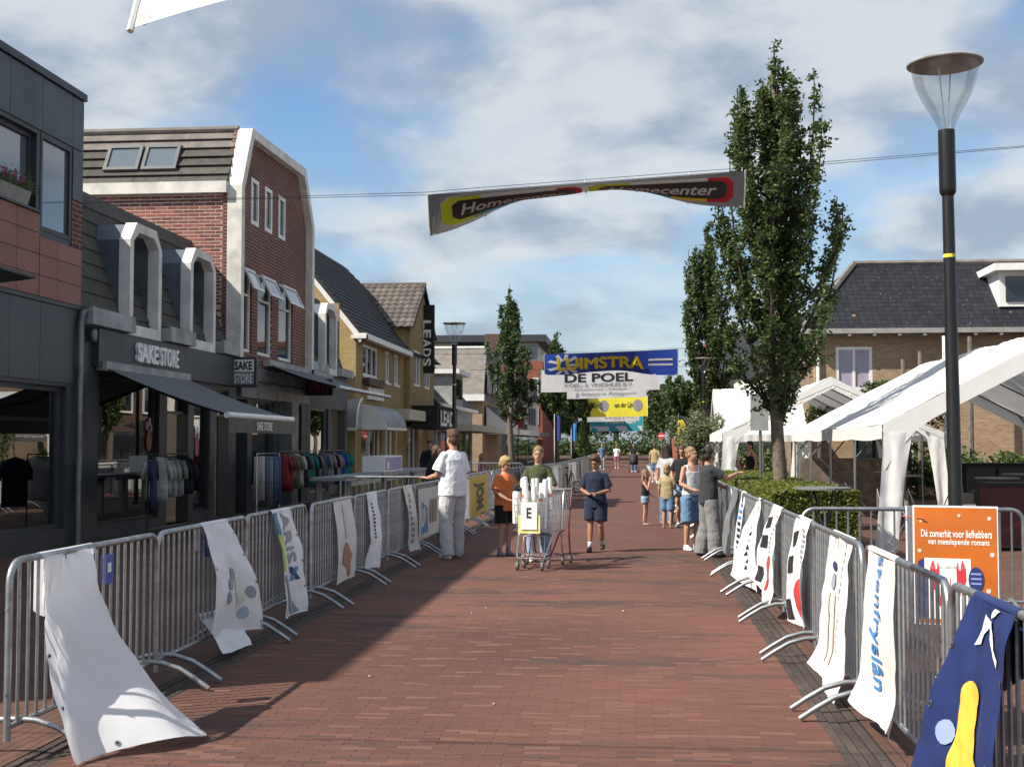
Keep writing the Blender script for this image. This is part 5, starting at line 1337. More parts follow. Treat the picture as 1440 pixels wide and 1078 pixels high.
t, fn = drape('banner_cloth', 'dark grey cloth hanging just behind the woman in grey trousers', (RXF, 18.4, RZ), (RXF, 17.6, RZ), (1.3, 18.4, .2), (1.3, 17.6, .16), -1, 'cloth_grey', bulge=.03, folds=2, amp=.04)
t = thing('dark_netting', 'dark see-through netting tied to the right barriers', 'netting', (RXF + .03, 11.4, .15)); b = MB(); b.grid(lambda u, v: (RXF + .045 + .02 * sin(u * 14) * (1 - v), 10.4 + 2.5 * u, .12 + .9 * v), 24, 6); b.build('net', 'net_dark', t, smooth=True)
for i in range(10):
    y = 29 + i * 4.3
    sheet('pale sheet tied to the far right barriers', y, y + 2.6, .18, .97, ('cloth_white', 'cloth_offwhite', 'cloth_grey')[i % 3], RXF - .04)
# back ends of cloths lying under the right barriers
for i, (y, w) in enumerate(((12.9, .5), (10.9, .35), (7.0, .22))):
    b = MB(); b.grid(lambda u, v: (1.62 + .25 * v, y + w * u, .42 * (1 - v) ** 1.4 + .012 + .05 * max(0, v - .75) * 4 * (.5 + .5 * sin(u * 5))), 6, 10)
    tag(b.build('cloth_end', 'cloth_white', smooth=True), 'loose white cloth end under the barrier ' + ('of the lifted-corner cloth', 'of the netted cloth', 'of the lettered cloth')[i], 'cloth')

# ================================================================ banners across the street
def street_banner(label, y, x0, x1, ztl, ztr, h, m, theta=lambda u: .1, sag=.1, wx=(-9.3, 6.0), zw=None, battens=True, h2=None):
    t = thing('street_banner', label, 'banner', ((x0 + x1) / 2, y, min(ztl, ztr) - h), group='banners hung across the street')
    hh = lambda u: h + ((h2 if h2 else h) - h) * u
    def fn(u, v, d=0.0):
        x = x0 + (x1 - x0) * u; zt = ztl + (ztr - ztl) * u - sag * 4 * u * (1 - u)
        th = theta(u); s = (1 - v) * hh(u)
        a = th * (1 - .25 * v)
        q = Vector((x, y + s * sin(a), zt - s * cos(a)))
        n = Vector((0, -cos(a), -sin(a)))
        q += n * (.03 * sin(u * 17 + v * 3) * (1 - v) + d)
        return q
    b = MB(); b.grid(lambda u, v: fn(u, v), 60, 8); b.build('cloth', m, t, smooth=True)
    if battens:
        for u in (0, 1):
            b = MB(); b.tube([fn(u, 1.02), fn(u, .5), fn(u, -.02)], .014, 6); b.build('batten', 'white_paint', t)
    zl, zr = (zw or (ztl + .03, ztr + .03))
    for k in (0, .05):
        b = MB(); n = 24; p0, pa, pb, p1 = Vector((wx[0], y, zl)), Vector((x0, y, ztl)), Vector((x1, y, ztr)), Vector((wx[1], y, zr))
        pts = [p0.lerp(pa, i / 4) + Vector((0, 0, k * i / 4)) for i in range(5)] + [fn(i / 12, 1.0) + Vector((0, 0, .01 + k)) for i in range(1, 12)] + [pb.lerp(p1, i / 4) + Vector((0, 0, k * (1 - i / 4))) for i in range(5)]
        b.tube(pts, .005, 4); b.build('wire', 'black_metal', t)
    for i in range(7):
        u = i / 6 * .98 + .01
        b = MB(); p = fn(u, 1.0); b.tube([p, p + Vector((0, 0, .07))], .006, 4); b.build('tie', 'white_plastic', t)
        p = fn(u, .03, .006); b = MB(); b.add([tuple(p + Vector((.03 * cos(k), 0, .03 * sin(k)))) for k in range(6)], [tuple(range(6))]); b.build('eyelet', 'white_plastic', t)
    return t, fn
cloth_mat('banner_grey', (.19, .18, .175), .3, .6, .1); mat('banner_blue', (.03, .09, .50), .5, var=.1); mat('luim_yellow', (.92, .70, .04), .5); cloth_mat('banner_white', (.80, .80, .79), .25, .55, .1); mat('banner_yellow', (.88, .78, .06), .5, var=.04); mat('banner_teal', (.05, .42, .48), .5)
TH = (25, 50, 70, 84, 90, 92, 89, 80, 64, 46, 30)
def th(u):
    k = max(0, min(9.999, u * 10)); i = int(k); return radians(TH[i] + (TH[i + 1] - TH[i]) * (k - i))
t, fn = street_banner('grey Homecenter banner twisted by wind, highest above the street', 22.6, -3.66, 1.99, 6.15, 6.47, .76, 'banner_grey', th, .0, (-10.26, 10.6), (6.12, 7.05), h2=.68)
for n_, c_ in dict(hb_lime=(.75, .80, .05), hb_red=(.70, .05, .08), hb_sky=(.08, .48, .85), hb_yellow=(.90, .70, .05), hb_white=(.85, .85, .83)).items(): cloth_mat(n_, c_, .5, .5, .0)
for (a, c, capL, capR) in ((.04, .49, 'hb_lime', 'hb_red'), (.51, .965, 'hb_lime', 'hb_red')):
    w = c - a; F1, F2, F3 = pr(fn, .008), pr(fn, .012), pr(fn, .016)
    def pill(i, u0, u1): 
        r = .37 - i; k = .042
        return [(u0, .52 - r * .6), (u0 + k * .5, .52 - r), (u1 - k * .5, .52 - r), (u1, .52 - r * .6), (u1, .52 + r * .6), (u1 - k * .5, .52 + r), (u0 + k * .5, .52 + r), (u0, .52 + r * .6)]
    patch('outline', pill(0, a, c), F1, 'hb_white', t, .03)
    patch('outline', [(a, .28), (a + .03, .14), (a + .13, .14), (a + .13, .89), (a + .03, .89), (a, .75)], F2, capL, t, .03)
    patch('outline', [(c - .08, .14), (c - .02, .14), (c, .30), (c, .74), (c - .02, .89), (c - .08, .89)], F2, capR, t, .03)
    patch('outline', [(a + .10, .14), (a + .26, .14), (a + .26, .30), (a + .10, .30)], F2, 'hb_sky', t, .03)
    patch('outline', [(a + .26, .14), (c - .08, .14), (c - .08, .28), (a + .26, .28)], F2, 'hb_yellow', t, .03)
    F4 = pr(fn, .020); patch('field', pill(.10, a + .035, c - .02), F3, 'print_black', t, .03)
    letters('lettering', 'Homecenter', F4, (a + .06, c - .05, .36, .70), 'hb_white', t, .02, .02, shear=.25)
t, fn = street_banner('plain white banner corner hanging in at the top left', 5.2, -1.98, 3.2, 4.05, 5.08, .80, 'banner_white', lambda u: -.45, .0, (-9.3, 9.0), (4.2, 5.2))
t, fn = street_banner('blue Luimstra banner with big yellow letters', 58.0, -4.0, 2.05, 5.75, 5.95, .95, 'banner_blue', lambda u: .2 + .55 * math.exp(-((u - .5) / .3) ** 2), .02, h2=1.2)
F_ = pr(fn, .01); F2 = pr(fn, .05)
sx, sy = .15, .45
for k in range(9):
    a = 2 * pi * k / 9; c_, s_ = cos(a), sin(a)
    patch('white_ray', [(sx + .03 * c_ - .012 * s_, sy + .22 * s_ + .06 * c_), (sx + .03 * c_ + .012 * s_, sy + .22 * s_ - .06 * c_), (sx + .115 * c_ + .014 * s_, sy + .6 * s_ - .07 * c_), (sx + .135 * c_, sy + .5 * s_), (sx + .115 * c_ - .014 * s_, sy + .6 * s_ + .07 * c_)], lambda u, v: F_(u, max(.02, min(.98, v))), 'print_white', t)
vs_, ts = text_tris('LUIMSTRA'); b = MB()
for k, (du, dv) in enumerate(((-.006, 0), (.006, 0), (0, .03), (0, -.03), (0, 0))): lay(b, vs_, ts, pr(fn, .05 + .004 * k), (.10 + du, .74 + du, .25 + dv, .79 + dv))
b.build('lettering', 'luim_yellow', t)
for k in range(2): patch('small_text', rect(.78, .96, .58 - k * .2, .66 - k * .2), F_, 'print_white', t)
t, fn = street_banner('white DE POEL banner with black letters below the blue one', 70.0, -5.0, 1.45, 5.72, 5.85, 1.22, 'banner_white', lambda u: .1, .02)
F_ = pr(fn, .012)
letters('lettering', 'DE POEL', F_, (.20, .78, .42, .82), 'print_black', t, .03); letters('lettering', 'KOEL- & VRIESHUIS B.V.', F_, (.20, .78, .21, .38), 'print_grey', t, .01); letters('lettering', 'Surhuisterveen - Ternaard', F_, (.28, .72, .05, .16), 'print_grey', t)
t, fn = street_banner('white banner with thin grey script, third of the hanging row', 90.0, -4.6, .95, 5.62, 5.75, .78, 'banner_white', lambda u: .1, .02)
letters('lettering', 'brasserie Rotsgucht', pr(fn, .012), (.18, .88, .18, .55), 'print_grey', t, 0, shear=.3); patch('emblem', rect(.11, .15, .1, .5), pr(fn, .012), 'print_grey', t)
t, fn = street_banner('yellow banner with silver balls and black script', 112.0, -4.85, 1.3, 5.75, 5.85, 1.75, 'banner_yellow', lambda u: .1, .02)
F_ = pr(fn, .012); mat('print_silver', (.45, .42, .46), .3, metal=.3)
for a in (.05, .53):
    letters('lettering', 'van der Lijn', F_, (a, a + .26, .38, .72), 'print_black', t, .01, shear=.3); patch('silver_ball', circ(a + .33, .55, .07, .30, 14), F_, 'print_silver', t)
t, fn = street_banner('white banner below the yellow one with spaced small letters', 118.0, -5.1, .6, 4.5, 4.6, .8, 'banner_white', lambda u: .1, .02)
letters('lettering', 'B A N K E N S', pr(fn, .012), (.45, .9, .3, .6), 'print_grey', t)
t, fn = street_banner('teal and white Heinrich banner, farthest of the hanging row', 150.0, -5.0, 1.2, 5.1, 5.2, 2.0, 'banner_teal', lambda u: .1, .02)
letters('lettering', 'Heinrich', pr(fn, .015), (.3, .85, .45, .95), 'print_white', t, .02); patch('white_band', rect(.0, .98, .02, .3), pr(fn, .012), 'print_white', t)
for x, y, h, lab in ((10.65, 22.6, 7.15, 'steel mast holding the twisted grey banner wire'), (9.1, 5.2, 5.4, 'steel mast holding the near white banner wire')):
    b = MB(); b.tube([(x, y, 0), (x, y, h)], [.07, .05], 8); tag(b.build('banner_mast', 'zinc'), lab, 'mast')

# ================================================================ party tents
cloth_mat('tent_white', (.82, .82, .80), .22, .5, .3, 2.2, .04)
def tent(label, x0, x1, y0, y1, ze, zr, axis='y', nleg=5, group='white party tents'):
    t = thing('party_tent', label, 'tent', ((x0 + x1) / 2, (y0 + y1) / 2, 0), group=group)
    if axis == 'y': Q = lambda a, l, z: (a, l, z); a0, a1, l0, l1 = x0, x1, y0, y1
    else: Q = lambda a, l, z: (l, a, z); a0, a1, l0, l1 = y0, y1, x0, x1
    am = (a0 + a1) / 2; sd = t.location.x
    def roof(s):
        e = a0 if s < 0 else a1
        def f(u, v):
            a = e + (am - e) * v; l = l0 + (l1 - l0) * u
            bay = abs(sin(pi * u * (nleg - 1)))
            z = ze + (zr - ze) * v - .05 * sin(pi * v) * bay - .035 * noise.noise((u * 8, v * 5, sd)) - .018 * noise.noise((u * 40, v * 4, sd + 3)) - .03 * (1 - v) * bay
            return Q(a, l, z)
        return f
    for s in (-1, 1):
        b = MB(); b.grid(roof(s), 90, 24); b.build('roof_sheet', 'tent_white', t, smooth=True)
        e = a0 if s < 0 else a1; o = .015 * s
        b = MB(); b.grid(lambda u, v: Q(e + o * (1 + sin(u * 60) * .7) , l0 + (l1 - l0) * u, ze - .22 * (1 - v) - .03 * abs(sin(pi * u * (nleg - 1))) + .002), 60, 3); b.build('valance', 'tent_white', t, smooth=True)
        for k in range(nleg):
            l = l0 + .03 + (l1 - l0 - .06) * k / (nleg - 1)
            b = MB(); b.tube([Q(e - s * .04, l, 0), Q(e - s * .04, l, ze - .02)], .022, 6); b.build('leg', 'steel', t)
            if k < nleg:
                b = MB(); b.tube([Q(e - s * .04, l, ze - .03), Q(am, l, zr - .05)], .018, 6); b.build('rafter', 'zinc', t)
                b = MB(); b.tube([Q(e - s * .05, l, ze - .55), Q(e + (am - e) * .28, l, ze + (zr - ze) * .26)], .014, 6); b.build('brace', 'black_metal', t)
    b = MB(); b.tube([Q(am, l0, zr - .04), Q(am, l1, zr - .04)], .018, 6); b.build('ridge_pole', 'zinc', t)
    for l, d in ((l0, -1), (l1, 1)):        # gable trim: rake band with arched corners running into sleeve curtains
        for s in (-1, 1):
            e = a0 if s < 0 else a1
            w = .40
            P_ = []; half = abs(am - e)
            for k in range(13):
                v = k / 12; top = (e + (am - e) * v, ze + (zr - ze) * v)
                dep = .30 + .42 * max(0, 1 - v * half / .75) ** 2
                P_.append((top, (top[0], top[1] - dep)))
            b = MB(); off = d * .012
            vs_ = [Q(p[0][0], l + off, p[0][1]) for p in P_] + [Q(p[1][0], l + off + d * .01, p[1][1]) for p in P_]
            b.add(vs_, [(i, i + 1, 14 + i, 13 + i) for i in range(12)]); b.build('rake_band', 'tent_white', t, smooth=True)
            def sl(u, v):
                z = .04 + (ze - .12 - .04) * v
                a = e - s * w * u * (.85 + .25 * v ** 3) + s * .16 * (1 - v) ** 1.4
                return Q(a, l + off * 2.2 + .025 * sin(u * 8 + v * 4) * d * (1 - v * .5) + .015 * noise.noise((u * 5, v * 9, sd)), z)
            b = MB(); b.grid(sl, 8, 20); b.build('sleeve_curtain', 'tent_white', t, smooth=True)
    return t
tent('large white party tent nearest the camera, behind the right lamp', 3.8, 9.8, 20.0, 31.0, 1.98, 3.55, 'y', 5)
tent('white party tent with bulb string at its gable, behind tallest tree', 2.35, 8.0, 34.0, 41.0, 1.98, 3.42, 'y', 4)
tent('small white party tent seen left of tallest tree trunk', 2.72, 5.6, 41.8, 46.0, 2.0, 3.55, 'x', 3)
tent('white party tent beyond the large one at the right edge', 10.9, 16.9, 24.5, 34.0, 1.98, 3.3, 'y', 5)
m_, t_, b_ = new_mat('bulb'); b_.inputs['Base Color'].default_value = (.9, .8, .6, 1); b_.inputs['Roughness'].default_value = .2
t = thing('bulb_string', 'string of small bulbs along the gable of the second tent', 'string lights', (5, 33.9, 2.7))
b = MB(); cp = [Vector((2.6 + 5.2 * k / 12, 33.86, 2.05 + 1.15 * (1 - abs(k / 6 - 1)))) for k in range(13)]; b.tube(cp, .008, 4); b.build('cable', 'black_matte', t)
for p in cp[1:-1]: b = MB(); b.ell(p - Vector((0, 0, .05)), (.03, .03, .04), 8, 6); b.build('bulb', 'bulb', t, smooth=True)

# ---- furniture under and before the tents
def high_table(label, x, y, r=.37, h=1.1):
    t = thing('high_table', label, 'table', (x, y, 0), group='standing tables')
    b = MB(); b.lathe([(r - .01, h - .035), (r, h - .03), (r, h - .005), (r - .01, h)], 24, (x, y, 0)); b.build('table_top', 'table_top', t)
    for a in (.4, .4 + pi / 2, .4 + pi, .4 + 3 * pi / 2):
        b = MB(); b.tube([(x + .32 * cos(a), y + .32 * sin(a), .012), (x + .05 * cos(a + pi), y + .05 * sin(a + pi), .6), (x + .26 * cos(a + pi), y + .26 * sin(a + pi), h - .03)], .014, 6); b.build('leg', 'black_metal', t)
mat('table_top', (.16, .165, .16), .4)
for i, (x, y, lab) in enumerate(((2.55, 17.6, 'standing table before the near end of the hedge'), (5.0, 24.6, 'standing table just behind the tent corner curtain'), (6.3, 23.0, 'standing table under the tent right of the lamp'), (5.4, 27.5, 'standing table deep under the large tent'), (7.6, 26.0, 'standing table far right under the large tent'))):
    high_table(lab, x, y)
def chair(label, x, y, rz):
    t = thing('folding_chair', label, 'chair', (x, y, 0), rz, 'chairs under the large tent')
    b = MB(); b.grid(lambda u, v: (-.21 + .42 * u, -.2 + .4 * v, .45 - .02 * sin(pi * v)), 4, 4); b.box((-.21, -.2, .425), (.21, .2, .435)); b.build('seat', 'chair_grey', t, world=False)
    b = MB(); b.box((-.2, .2, .55), (.2, .225, .86)); b.build('backrest', 'chair_grey', t, world=False)
    for sx in (-.2, .2):
        b = MB(); b.tube([(sx, -.2, 0), (sx, .21, .9)], .011, 6); b.build('leg', 'steel', t, world=False); b = MB(); b.tube([(sx, .22, 0), (sx, -.16, .44)], .011, 6); b.build('leg', 'steel', t, world=False)
mat('chair_grey', (.24, .22, .19), .6)
for i, (x, y, rz) in enumerate(((4.5, 22.8, .3), (4.9, 23.3, 2.0), (5.8, 24.5, 4.0), (4.4, 26.6, 1.0), (6.9, 24.0, .8), (5.6, 22.4, 2.6), (7.2, 22.9, 5.2))):
    chair(('beige chair beside the tent corner curtain', 'beige chair second from the tent corner curtain', 'chair between two standing tables under the large tent', 'chair at the far left under the large tent', 'chair near the dark red counter', 'chair in front of the counter under the large tent', 'chair right of the counter under the large tent')[i], x, y, rz)
t = thing('bar_counter', 'dark red bar counter under the large tent at the right edge', 'counter', (6.9, 21.3, 0)); mat('dark_red', (.085, .012, .018), .5)
b = MB(); b.box((5.62, 20.9, .08), (7.9, 21.5, 1.02)); b.build('front', 'dark_red', t); b = MB(); b.box((5.57, 20.85, 1.02), (7.95, 21.55, 1.07)); b.build('top', 'black_matte', t)
t = thing('drinks_cabinet', 'low black cabinet at the back of the large tent', 'cabinet', (8.4, 30.2, 0)); b = MB(); b.box((7.4, 29.8, .02), (9.6, 30.5, 1.25)); b.build('body', 'black_matte', t)
for k in range(3): b = MB(); b.box((7.48 + k * .72, 29.77, .2), (8.12 + k * .72, 29.8, 1.15)); b.build('door', 'anthracite', t)
t = thing('stage_wall', 'low grey partition behind the hedge under the large tent', 'partition', (4.2, 30.8, 0)); b = MB(); b.box((3.9, 30.6, .02), (6.2, 30.72, 1.35)); b.build('panel', 'wood_grey', t)
for i, (x, y) in enumerate(((11.5, 24), (12.5, 27.5), (11.6, 31), (12.2, 35), (10.6, 38), (8.8, 40.9), (4.5, 50.5), (7, 55))):
    bush('garden_shrub', ('large dark shrub behind the right side of the tents, ' + ('nearest', 'second', 'third', 'fourth', 'fifth', 'sixth', 'seventh', 'farthest')[i]), (x, y, .8), (1.5, 1.5, .7), 2200, .09, 'leaf_dark', group='dark shrubs behind the tents')
# grey info plate on a post by the tree
t = thing('info_sign', 'grey rectangular plate on a thin post left of the tallest trunk', 'sign', (2.58, 26.4, 0)); b = MB(); b.tube([(2.58, 26.4, 0), (2.58, 26.4, 2.6)], .03, 8); b.build('post', 'zinc', t)
b = MB(); b.box((2.38, 26.34, 1.95), (2.74, 26.37, 2.68)); b.build('plate', 'grey_weathered', t)
# orange poster boards round the near lamp post
t = thing('poster_board', 'orange book poster with red lobster fixed to the near lamp post', 'poster', (2.72, 11.15, .2))
A, B = Vector((2.37, 11.22, 0)), Vector((3.02, 11.02, 0))
def pf(u, v, d=0.0):
    p = A.lerp(B, u); n = Vector((-(B - A).y, (B - A).x, 0)).normalized() * -1
    return p + n * (d + .012 * sin(pi * v)) + Vector((0, 0, .16 + 1.0 * v))
b = MB(); b.grid(lambda u, v: pf(u, v), 6, 10); b.grid(lambda u, v: pf(1 - u, v, -.006), 6, 10); b.build('board', 'print_white', t)
mat('poster_orange', (.52, .13, .012), .45, var=.12, scale=3)
patch('orange_field', rect(.02, .985, .012, .985), pr(pf, .003), 'poster_orange', t, .12)
F5, F6, F7 = pr(pf, .006), pr(pf, .009), pr(pf, .012)
letters('lettering', 'Dé zomerhit voor liefhebbers', F5, (.10, .93, .735, .80), 'print_white', t, .015, .1); letters('lettering', 'van meeslepende romans', F5, (.18, .90, .66, .725), 'print_white', t, .015, .1)
patch('book_spine', [(.06, .05), (.135, .05), (.135, .56), (.06, .53)], F5, 'print_navy', t, .12)
patch('book_cover', rect(.135, .68, .05, .56), F5, 'print_white', t, .12)
letters('lettering', 'BEATRIX GERSTBERGER', F6, (.21, .62, .475, .495), 'print_grey', t)
mat('lobster', (.62, .035, .06), .5)
for s in (-1, 1):
    X = lambda u: .41 + s * u
    patch('claw', [(X(.10), .26), (X(.17), .30), (X(.215), .38), (X(.21), .48), (X(.17), .55), (X(.155), .50), (X(.15), .46), (X(.125), .47), (X(.12), .54), (X(.10), .48), (X(.105), .40)], F6, 'lobster', t)
    patch('claw_arm', [(X(.10), .26), (X(.15), .28), (X(.10), .16), (X(.05), .14), (X(.07), .2)], F6, 'lobster', t)
    patch('feeler', [(X(.01), .25), (X(.03), .40), (X(.036), .40), (X(.02), .25)], F6, 'lobster', t)
patch('lobster_body', [(.36, .20), (.38, .25), (.44, .25), (.46, .20), (.45, .10), (.42, .055), (.40, .055), (.37, .10)], F7, 'lobster', t)
patch('badge', circ(.74, .39, .09, .105, 20), F6, 'print_navy', t)
for k in range(3): patch('badge_text', rect(.68, .80, .43 - k * .04, .445 - k * .04), F7, 'print_peri', t)
for (u, v, r_) in ((.1, .87, .02), (.9, .9, .025), (.93, .6, .03), (.88, .3, .03), (.08, .62, .025), (.55, .92, .02), (.8, .15, .02)): patch('pale_dot', circ(u, v, r_, r_ * .7, 8), F5, 'print_tan', t)
A2, B2 = Vector((2.34, 11.30, 0)), Vector((3.0, 11.62, 0))
b = MB(); b.add([(A2.x, A2.y, .16), (B2.x, B2.y, .16), (B2.x, B2.y, 1.15), (A2.x, A2.y, 1.15), (A2.x - .01, A2.y + .006, .16), (B2.x - .01, B2.y + .006, .16), (B2.x - .01, B2.y + .006, 1.15), (A2.x - .01, A2.y + .006, 1.15)], [(0, 1, 2, 3), (4, 7, 6, 5), (0, 3, 7, 4), (1, 5, 6, 2), (3, 2, 6, 7)]); b.build('rear_board', 'print_white', t)
b = MB(); b.tube([(2.30, 11.3, 1.06), (2.45, 11.16, 1.05)], .006, 5); b.tube([(2.72, 11.32, 1.0), (2.72, 11.5, 1.0)], .006, 5); b.build('cable_tie', 'cable_tie', t)
# ================================================================ people
for n_, c_ in dict(skin=(.46, .25, .165), skin_tan=(.36, .18, .11)).items():
    m = mat(n_, c_, .55, var=.08, scale=20); m.node_tree.nodes['Principled BSDF'].inputs['Subsurface Weight'].default_value = .08
for n_, c_ in dict(tee_white=(.78, .79, .82), tee_orange=(.66, .19, .06), tee_olive=(.07, .08, .035), tee_navy=(.016, .024, .05), tee_black=(.016, .018, .02), tee_charcoal=(.035, .038, .042), tee_khaki=(.34, .27, .14), tank_grey=(.52, .53, .55), top_grey=(.42, .42, .42), top_pink=(.42, .14, .18), jeans=(.10, .17, .27),
        denim_light=(.25, .36, .48), denim_mid=(.12, .22, .36), trousers_pale=(.50, .50, .51), trousers_grey=(.20, .20, .20), black_short=(.014, .014, .015), navy_short=(.018, .026, .052)).items():
    mat(n_, c_, .85, var=.10, scale=9, bump=.35, bscale=18, spec=.2, sheen=.1)
for n_, c_ in dict(hair_brown=(.095, .042, .022), hair_blond=(.46, .31, .13), hair_dark=(.03, .02, .014), hair_fair=(.28, .17, .08)).items():
    mat(n_, c_, .55, var=.35, scale=45, bump=.6, bscale=90)
mat('shoe_white', (.70, .70, .70), .6); mat('shoe_dark', (.05, .05, .052), .6); mat('shoe_grey', (.22, .22, .21), .7); mat('sock_grey', (.30, .30, .31), .9); mat('eye_dark', (.02, .015, .012), .3); mat('lip', (.30, .09, .075), .5)
def remeshed(name, mb, m, parent, vox, disp=0.0, smooth=2):
    me = bpy.data.meshes.new('tmp'); me.from_pydata([tuple(p) for p in mb.v], [], mb.f)
    o = bpy.data.objects.new('tmp', me)
    r = o.modifiers.new('r', 'REMESH'); r.mode = 'VOXEL'; r.voxel_size = vox; r.adaptivity = 0
    if smooth: s = o.modifiers.new('s', 'SMOOTH'); s.factor = .5; s.iterations = smooth
    out = evaluated_mesh(o)
    bpy.data.objects.remove(o); bpy.data.meshes.remove(me)
    if disp:
        nr_ = [v.normal.copy() for v in out.vertices]; co_ = [v.co.copy() for v in out.vertices]; fl = []
        for c, n in zip(co_, nr_): fl.extend(c + n * ((noise.noise(c * 9.0) + .5 * noise.noise(c * 21.0)) * disp))
        out.vertices.foreach_set('co', fl)
    out.name = name
    out.materials.clear(); out.materials.append(MAT[m])
    out.polygons.foreach_set('use_smooth', [True] * len(out.polygons)); out.update()
    ob = bpy.data.objects.new(name, out); COL.objects.link(ob); ob.parent = parent
    return ob
def V(*a): return Vector(a)
def person(label, loc, rz, h, arms=None, legs=None, top=('tee_white', 'tee', {}), bottom=('jeans', 'trousers', {}), hair=('hair_brown', 'short'), shoes='shoe_white', skin='skin', yaw=0., pitch=0., vox=.011, face=True, group=None, lean=0., socks=None, z0=0., slim=1., brows=True):
    t = thing('person', label, 'person', (loc[0], loc[1], z0), rz, group)
    S = h / 1.75
    hs = 1.0 if h > 1.58 else 1.10 if h > 1.4 else 1.22
    def sc(p): return V(p[0] * S, (p[1] + lean * max(0, p[2] - .95)) * S, p[2] * S)
    arms = arms or {}; legs = legs or {}
    J = {}
    for s, k in ((1, 'r'), (-1, 'l')):
        e, w, hd = arms.get(k, ((.235, -.03, 1.12), (.25, .07, .87), (.0, .15, -1)))
        J['sh' + k] = sc((s * .165 * slim, -.005, 1.395)); J['el' + k] = sc((s * e[0], e[1], e[2])); J['wr' + k] = sc((s * w[0], w[1], w[2])); J['hd' + k] = V(s * hd[0], hd[1], hd[2]).normalized()
        kn, an = legs.get(k, ((.098, .015, .49), (.10, -.025, .085)))
        J['hip' + k] = sc((s * .092, 0, .90)); J['kn' + k] = sc((s * kn[0], kn[1], kn[2])); J['an' + k] = sc((s * an[0], an[1], an[2]))
    b = MB()
    tor = [(.86, .150, .105), (.93, .162, .112), (1.02, .148, .10), (1.10, .132, .09), (1.22, .148, .10), (1.33, .160, .105), (1.40, .140, .08), (1.435, .09, .065), (1.47, .055, .055)]
    b.loft([(sc((0, 0, z)), rx * S * (slim if z > 1 else 1), ry * S) for z, rx, ry in tor], 16)
    hc = sc((0, .018, 1.615)) + V(0, 0, .03 * (hs - 1))
    Rh = Matrix.Rotation(yaw, 3, 'Z') @ Matrix.Rotation(pitch, 3, 'X')
    H = lambda x, y, z: hc + Rh @ (V(x, y, z) * S * hs)
    b.tube([sc((0, -.012, 1.42)), sc((0, -.004, 1.50)), H(0, -.015, -.06)], [.062 * S, .054 * S, .055 * S], 10)
    k_ = S * hs
    b.ell(H(0, -.012, .035), (.074 * k_, .093 * k_, .092 * k_), 16, 12, Rh); b.ell(H(0, .018, -.035), (.060 * k_, .070 * k_, .080 * k_), 14, 10, Rh); b.ell(H(0, .045, -.085), (.034 * k_, .036 * k_, .028 * k_), 10, 8, Rh)
    b.ell(H(0, .092, -.012), (.013 * k_, .019 * k_, .026 * k_), 8, 6, Rh); b.ell(H(0, .083, .035), (.045 * k_, .012 * k_, .012 * k_), 8, 6, Rh)
    for s in (-1, 1): b.ell(H(s * .076, -.008, -.005), (.012 * k_, .022 * k_, .034 * k_), 8, 6, Rh)
    for k, s in (('r', 1), ('l', -1)):
        sh, el, wr, hd = J['sh' + k], J['el' + k], J['wr' + k], J['hd' + k]
        b.ell(sh + V(0, 0, -.012 * S), (.042 * S,) * 3, 10, 8)
        b.tube([sh, sh.lerp(el, .5), el, el.lerp(wr, .35), wr], [.043 * S, .044 * S, .037 * S, .039 * S, .025 * S], 10); b.ell(el, (.038 * S,) * 3, 8, 6)
        side = hd.cross(V(0, 0, 1)) if abs(hd.z) < .8 else V(0, 1, 0) - hd * hd.y
        side.normalize(); nrm = hd.cross(side)
        pc = wr + hd * .048 * S
        Rp = Matrix((side, hd, nrm)).transposed()
        b.ell(pc, (.038 * S, .055 * S, .018 * S), 10, 8, Rp)
        for i, L_ in enumerate((.068, .078, .074, .058)):
            r0 = wr + hd * .088 * S + side * (.027 - .018 * i) * S; m1 = r0 + (hd * .9 + nrm * .25) * L_ * .55 * S; m2 = m1 + (hd * .75 + nrm * .6) * L_ * .5 * S
            b.tube([r0 - hd * .02 * S, r0, m1, m2], [.0095 * S, .0095 * S, .0088 * S, .0078 * S], 6)
        r0 = wr + hd * .03 * S + side * .03 * S; b.tube([r0, r0 + (hd * .6 + side * .55) * .035 * S, r0 + (hd * .95 + side * .6) * .06 * S], [.012 * S, .011 * S, .009 * S], 6)
        hp, kn, an = J['hip' + k], J['kn' + k], J['an' + k]
        b.tube([hp + V(0, 0, .02 * S), hp.lerp(kn, .5), kn, kn.lerp(an, .3), an], [.088 * S, .075 * S, .052 * S, .054 * S, .034 * S], 12); b.ell(kn, (.053 * S,) * 3, 8, 6)
        if shoes is None:
            b.ell(an + V(0, .065, -.055) * S, (.036 * S, .095 * S, .024 * S), 10, 8); b.ell(an + V(0, 0, -.05) * S, (.032 * S, .04 * S, .035 * S), 8, 6)
        else: b.ell(an + V(0, .04, -.05) * S, (.03 * S, .08 * S, .025 * S), 8, 6)
    body = remeshed('body', b, skin, t, vox * S)
    if face:
        for s in (-1, 1):
            q = MB(); q.ell(H(s * .030, .083, .016), (.013 * k_, .006 * k_, .007 * k_), 8, 6, Rh); q.build('eye', 'eye_dark', t, world=False, smooth=True)
            if not brows: continue
            q = MB(); q.ell(H(s * .031, .087, .036), (.018 * k_, .005 * k_, .004 * k_), 8, 6, Rh); q.build('eyebrow', hair[0], t, world=False, smooth=True)
        q = MB(); q.ell(H(0, .0855, -.052), (.024 * k_, .008 * k_, .007 * k_), 8, 6, Rh); q.build('mouth', 'lip', t, world=False, smooth=True)
    # hair
    b = MB(); hm, hst = hair
    if hst in ('pony', 'bun', 'long'): b.ell(H(0, -.026, .054), (.085 * k_, .101 * k_, .093 * k_), 16, 12, Rh)
    else: b.ell(H(0, -.024, .052), (.086 * k_, .103 * k_, .094 * k_), 16, 12, Rh)
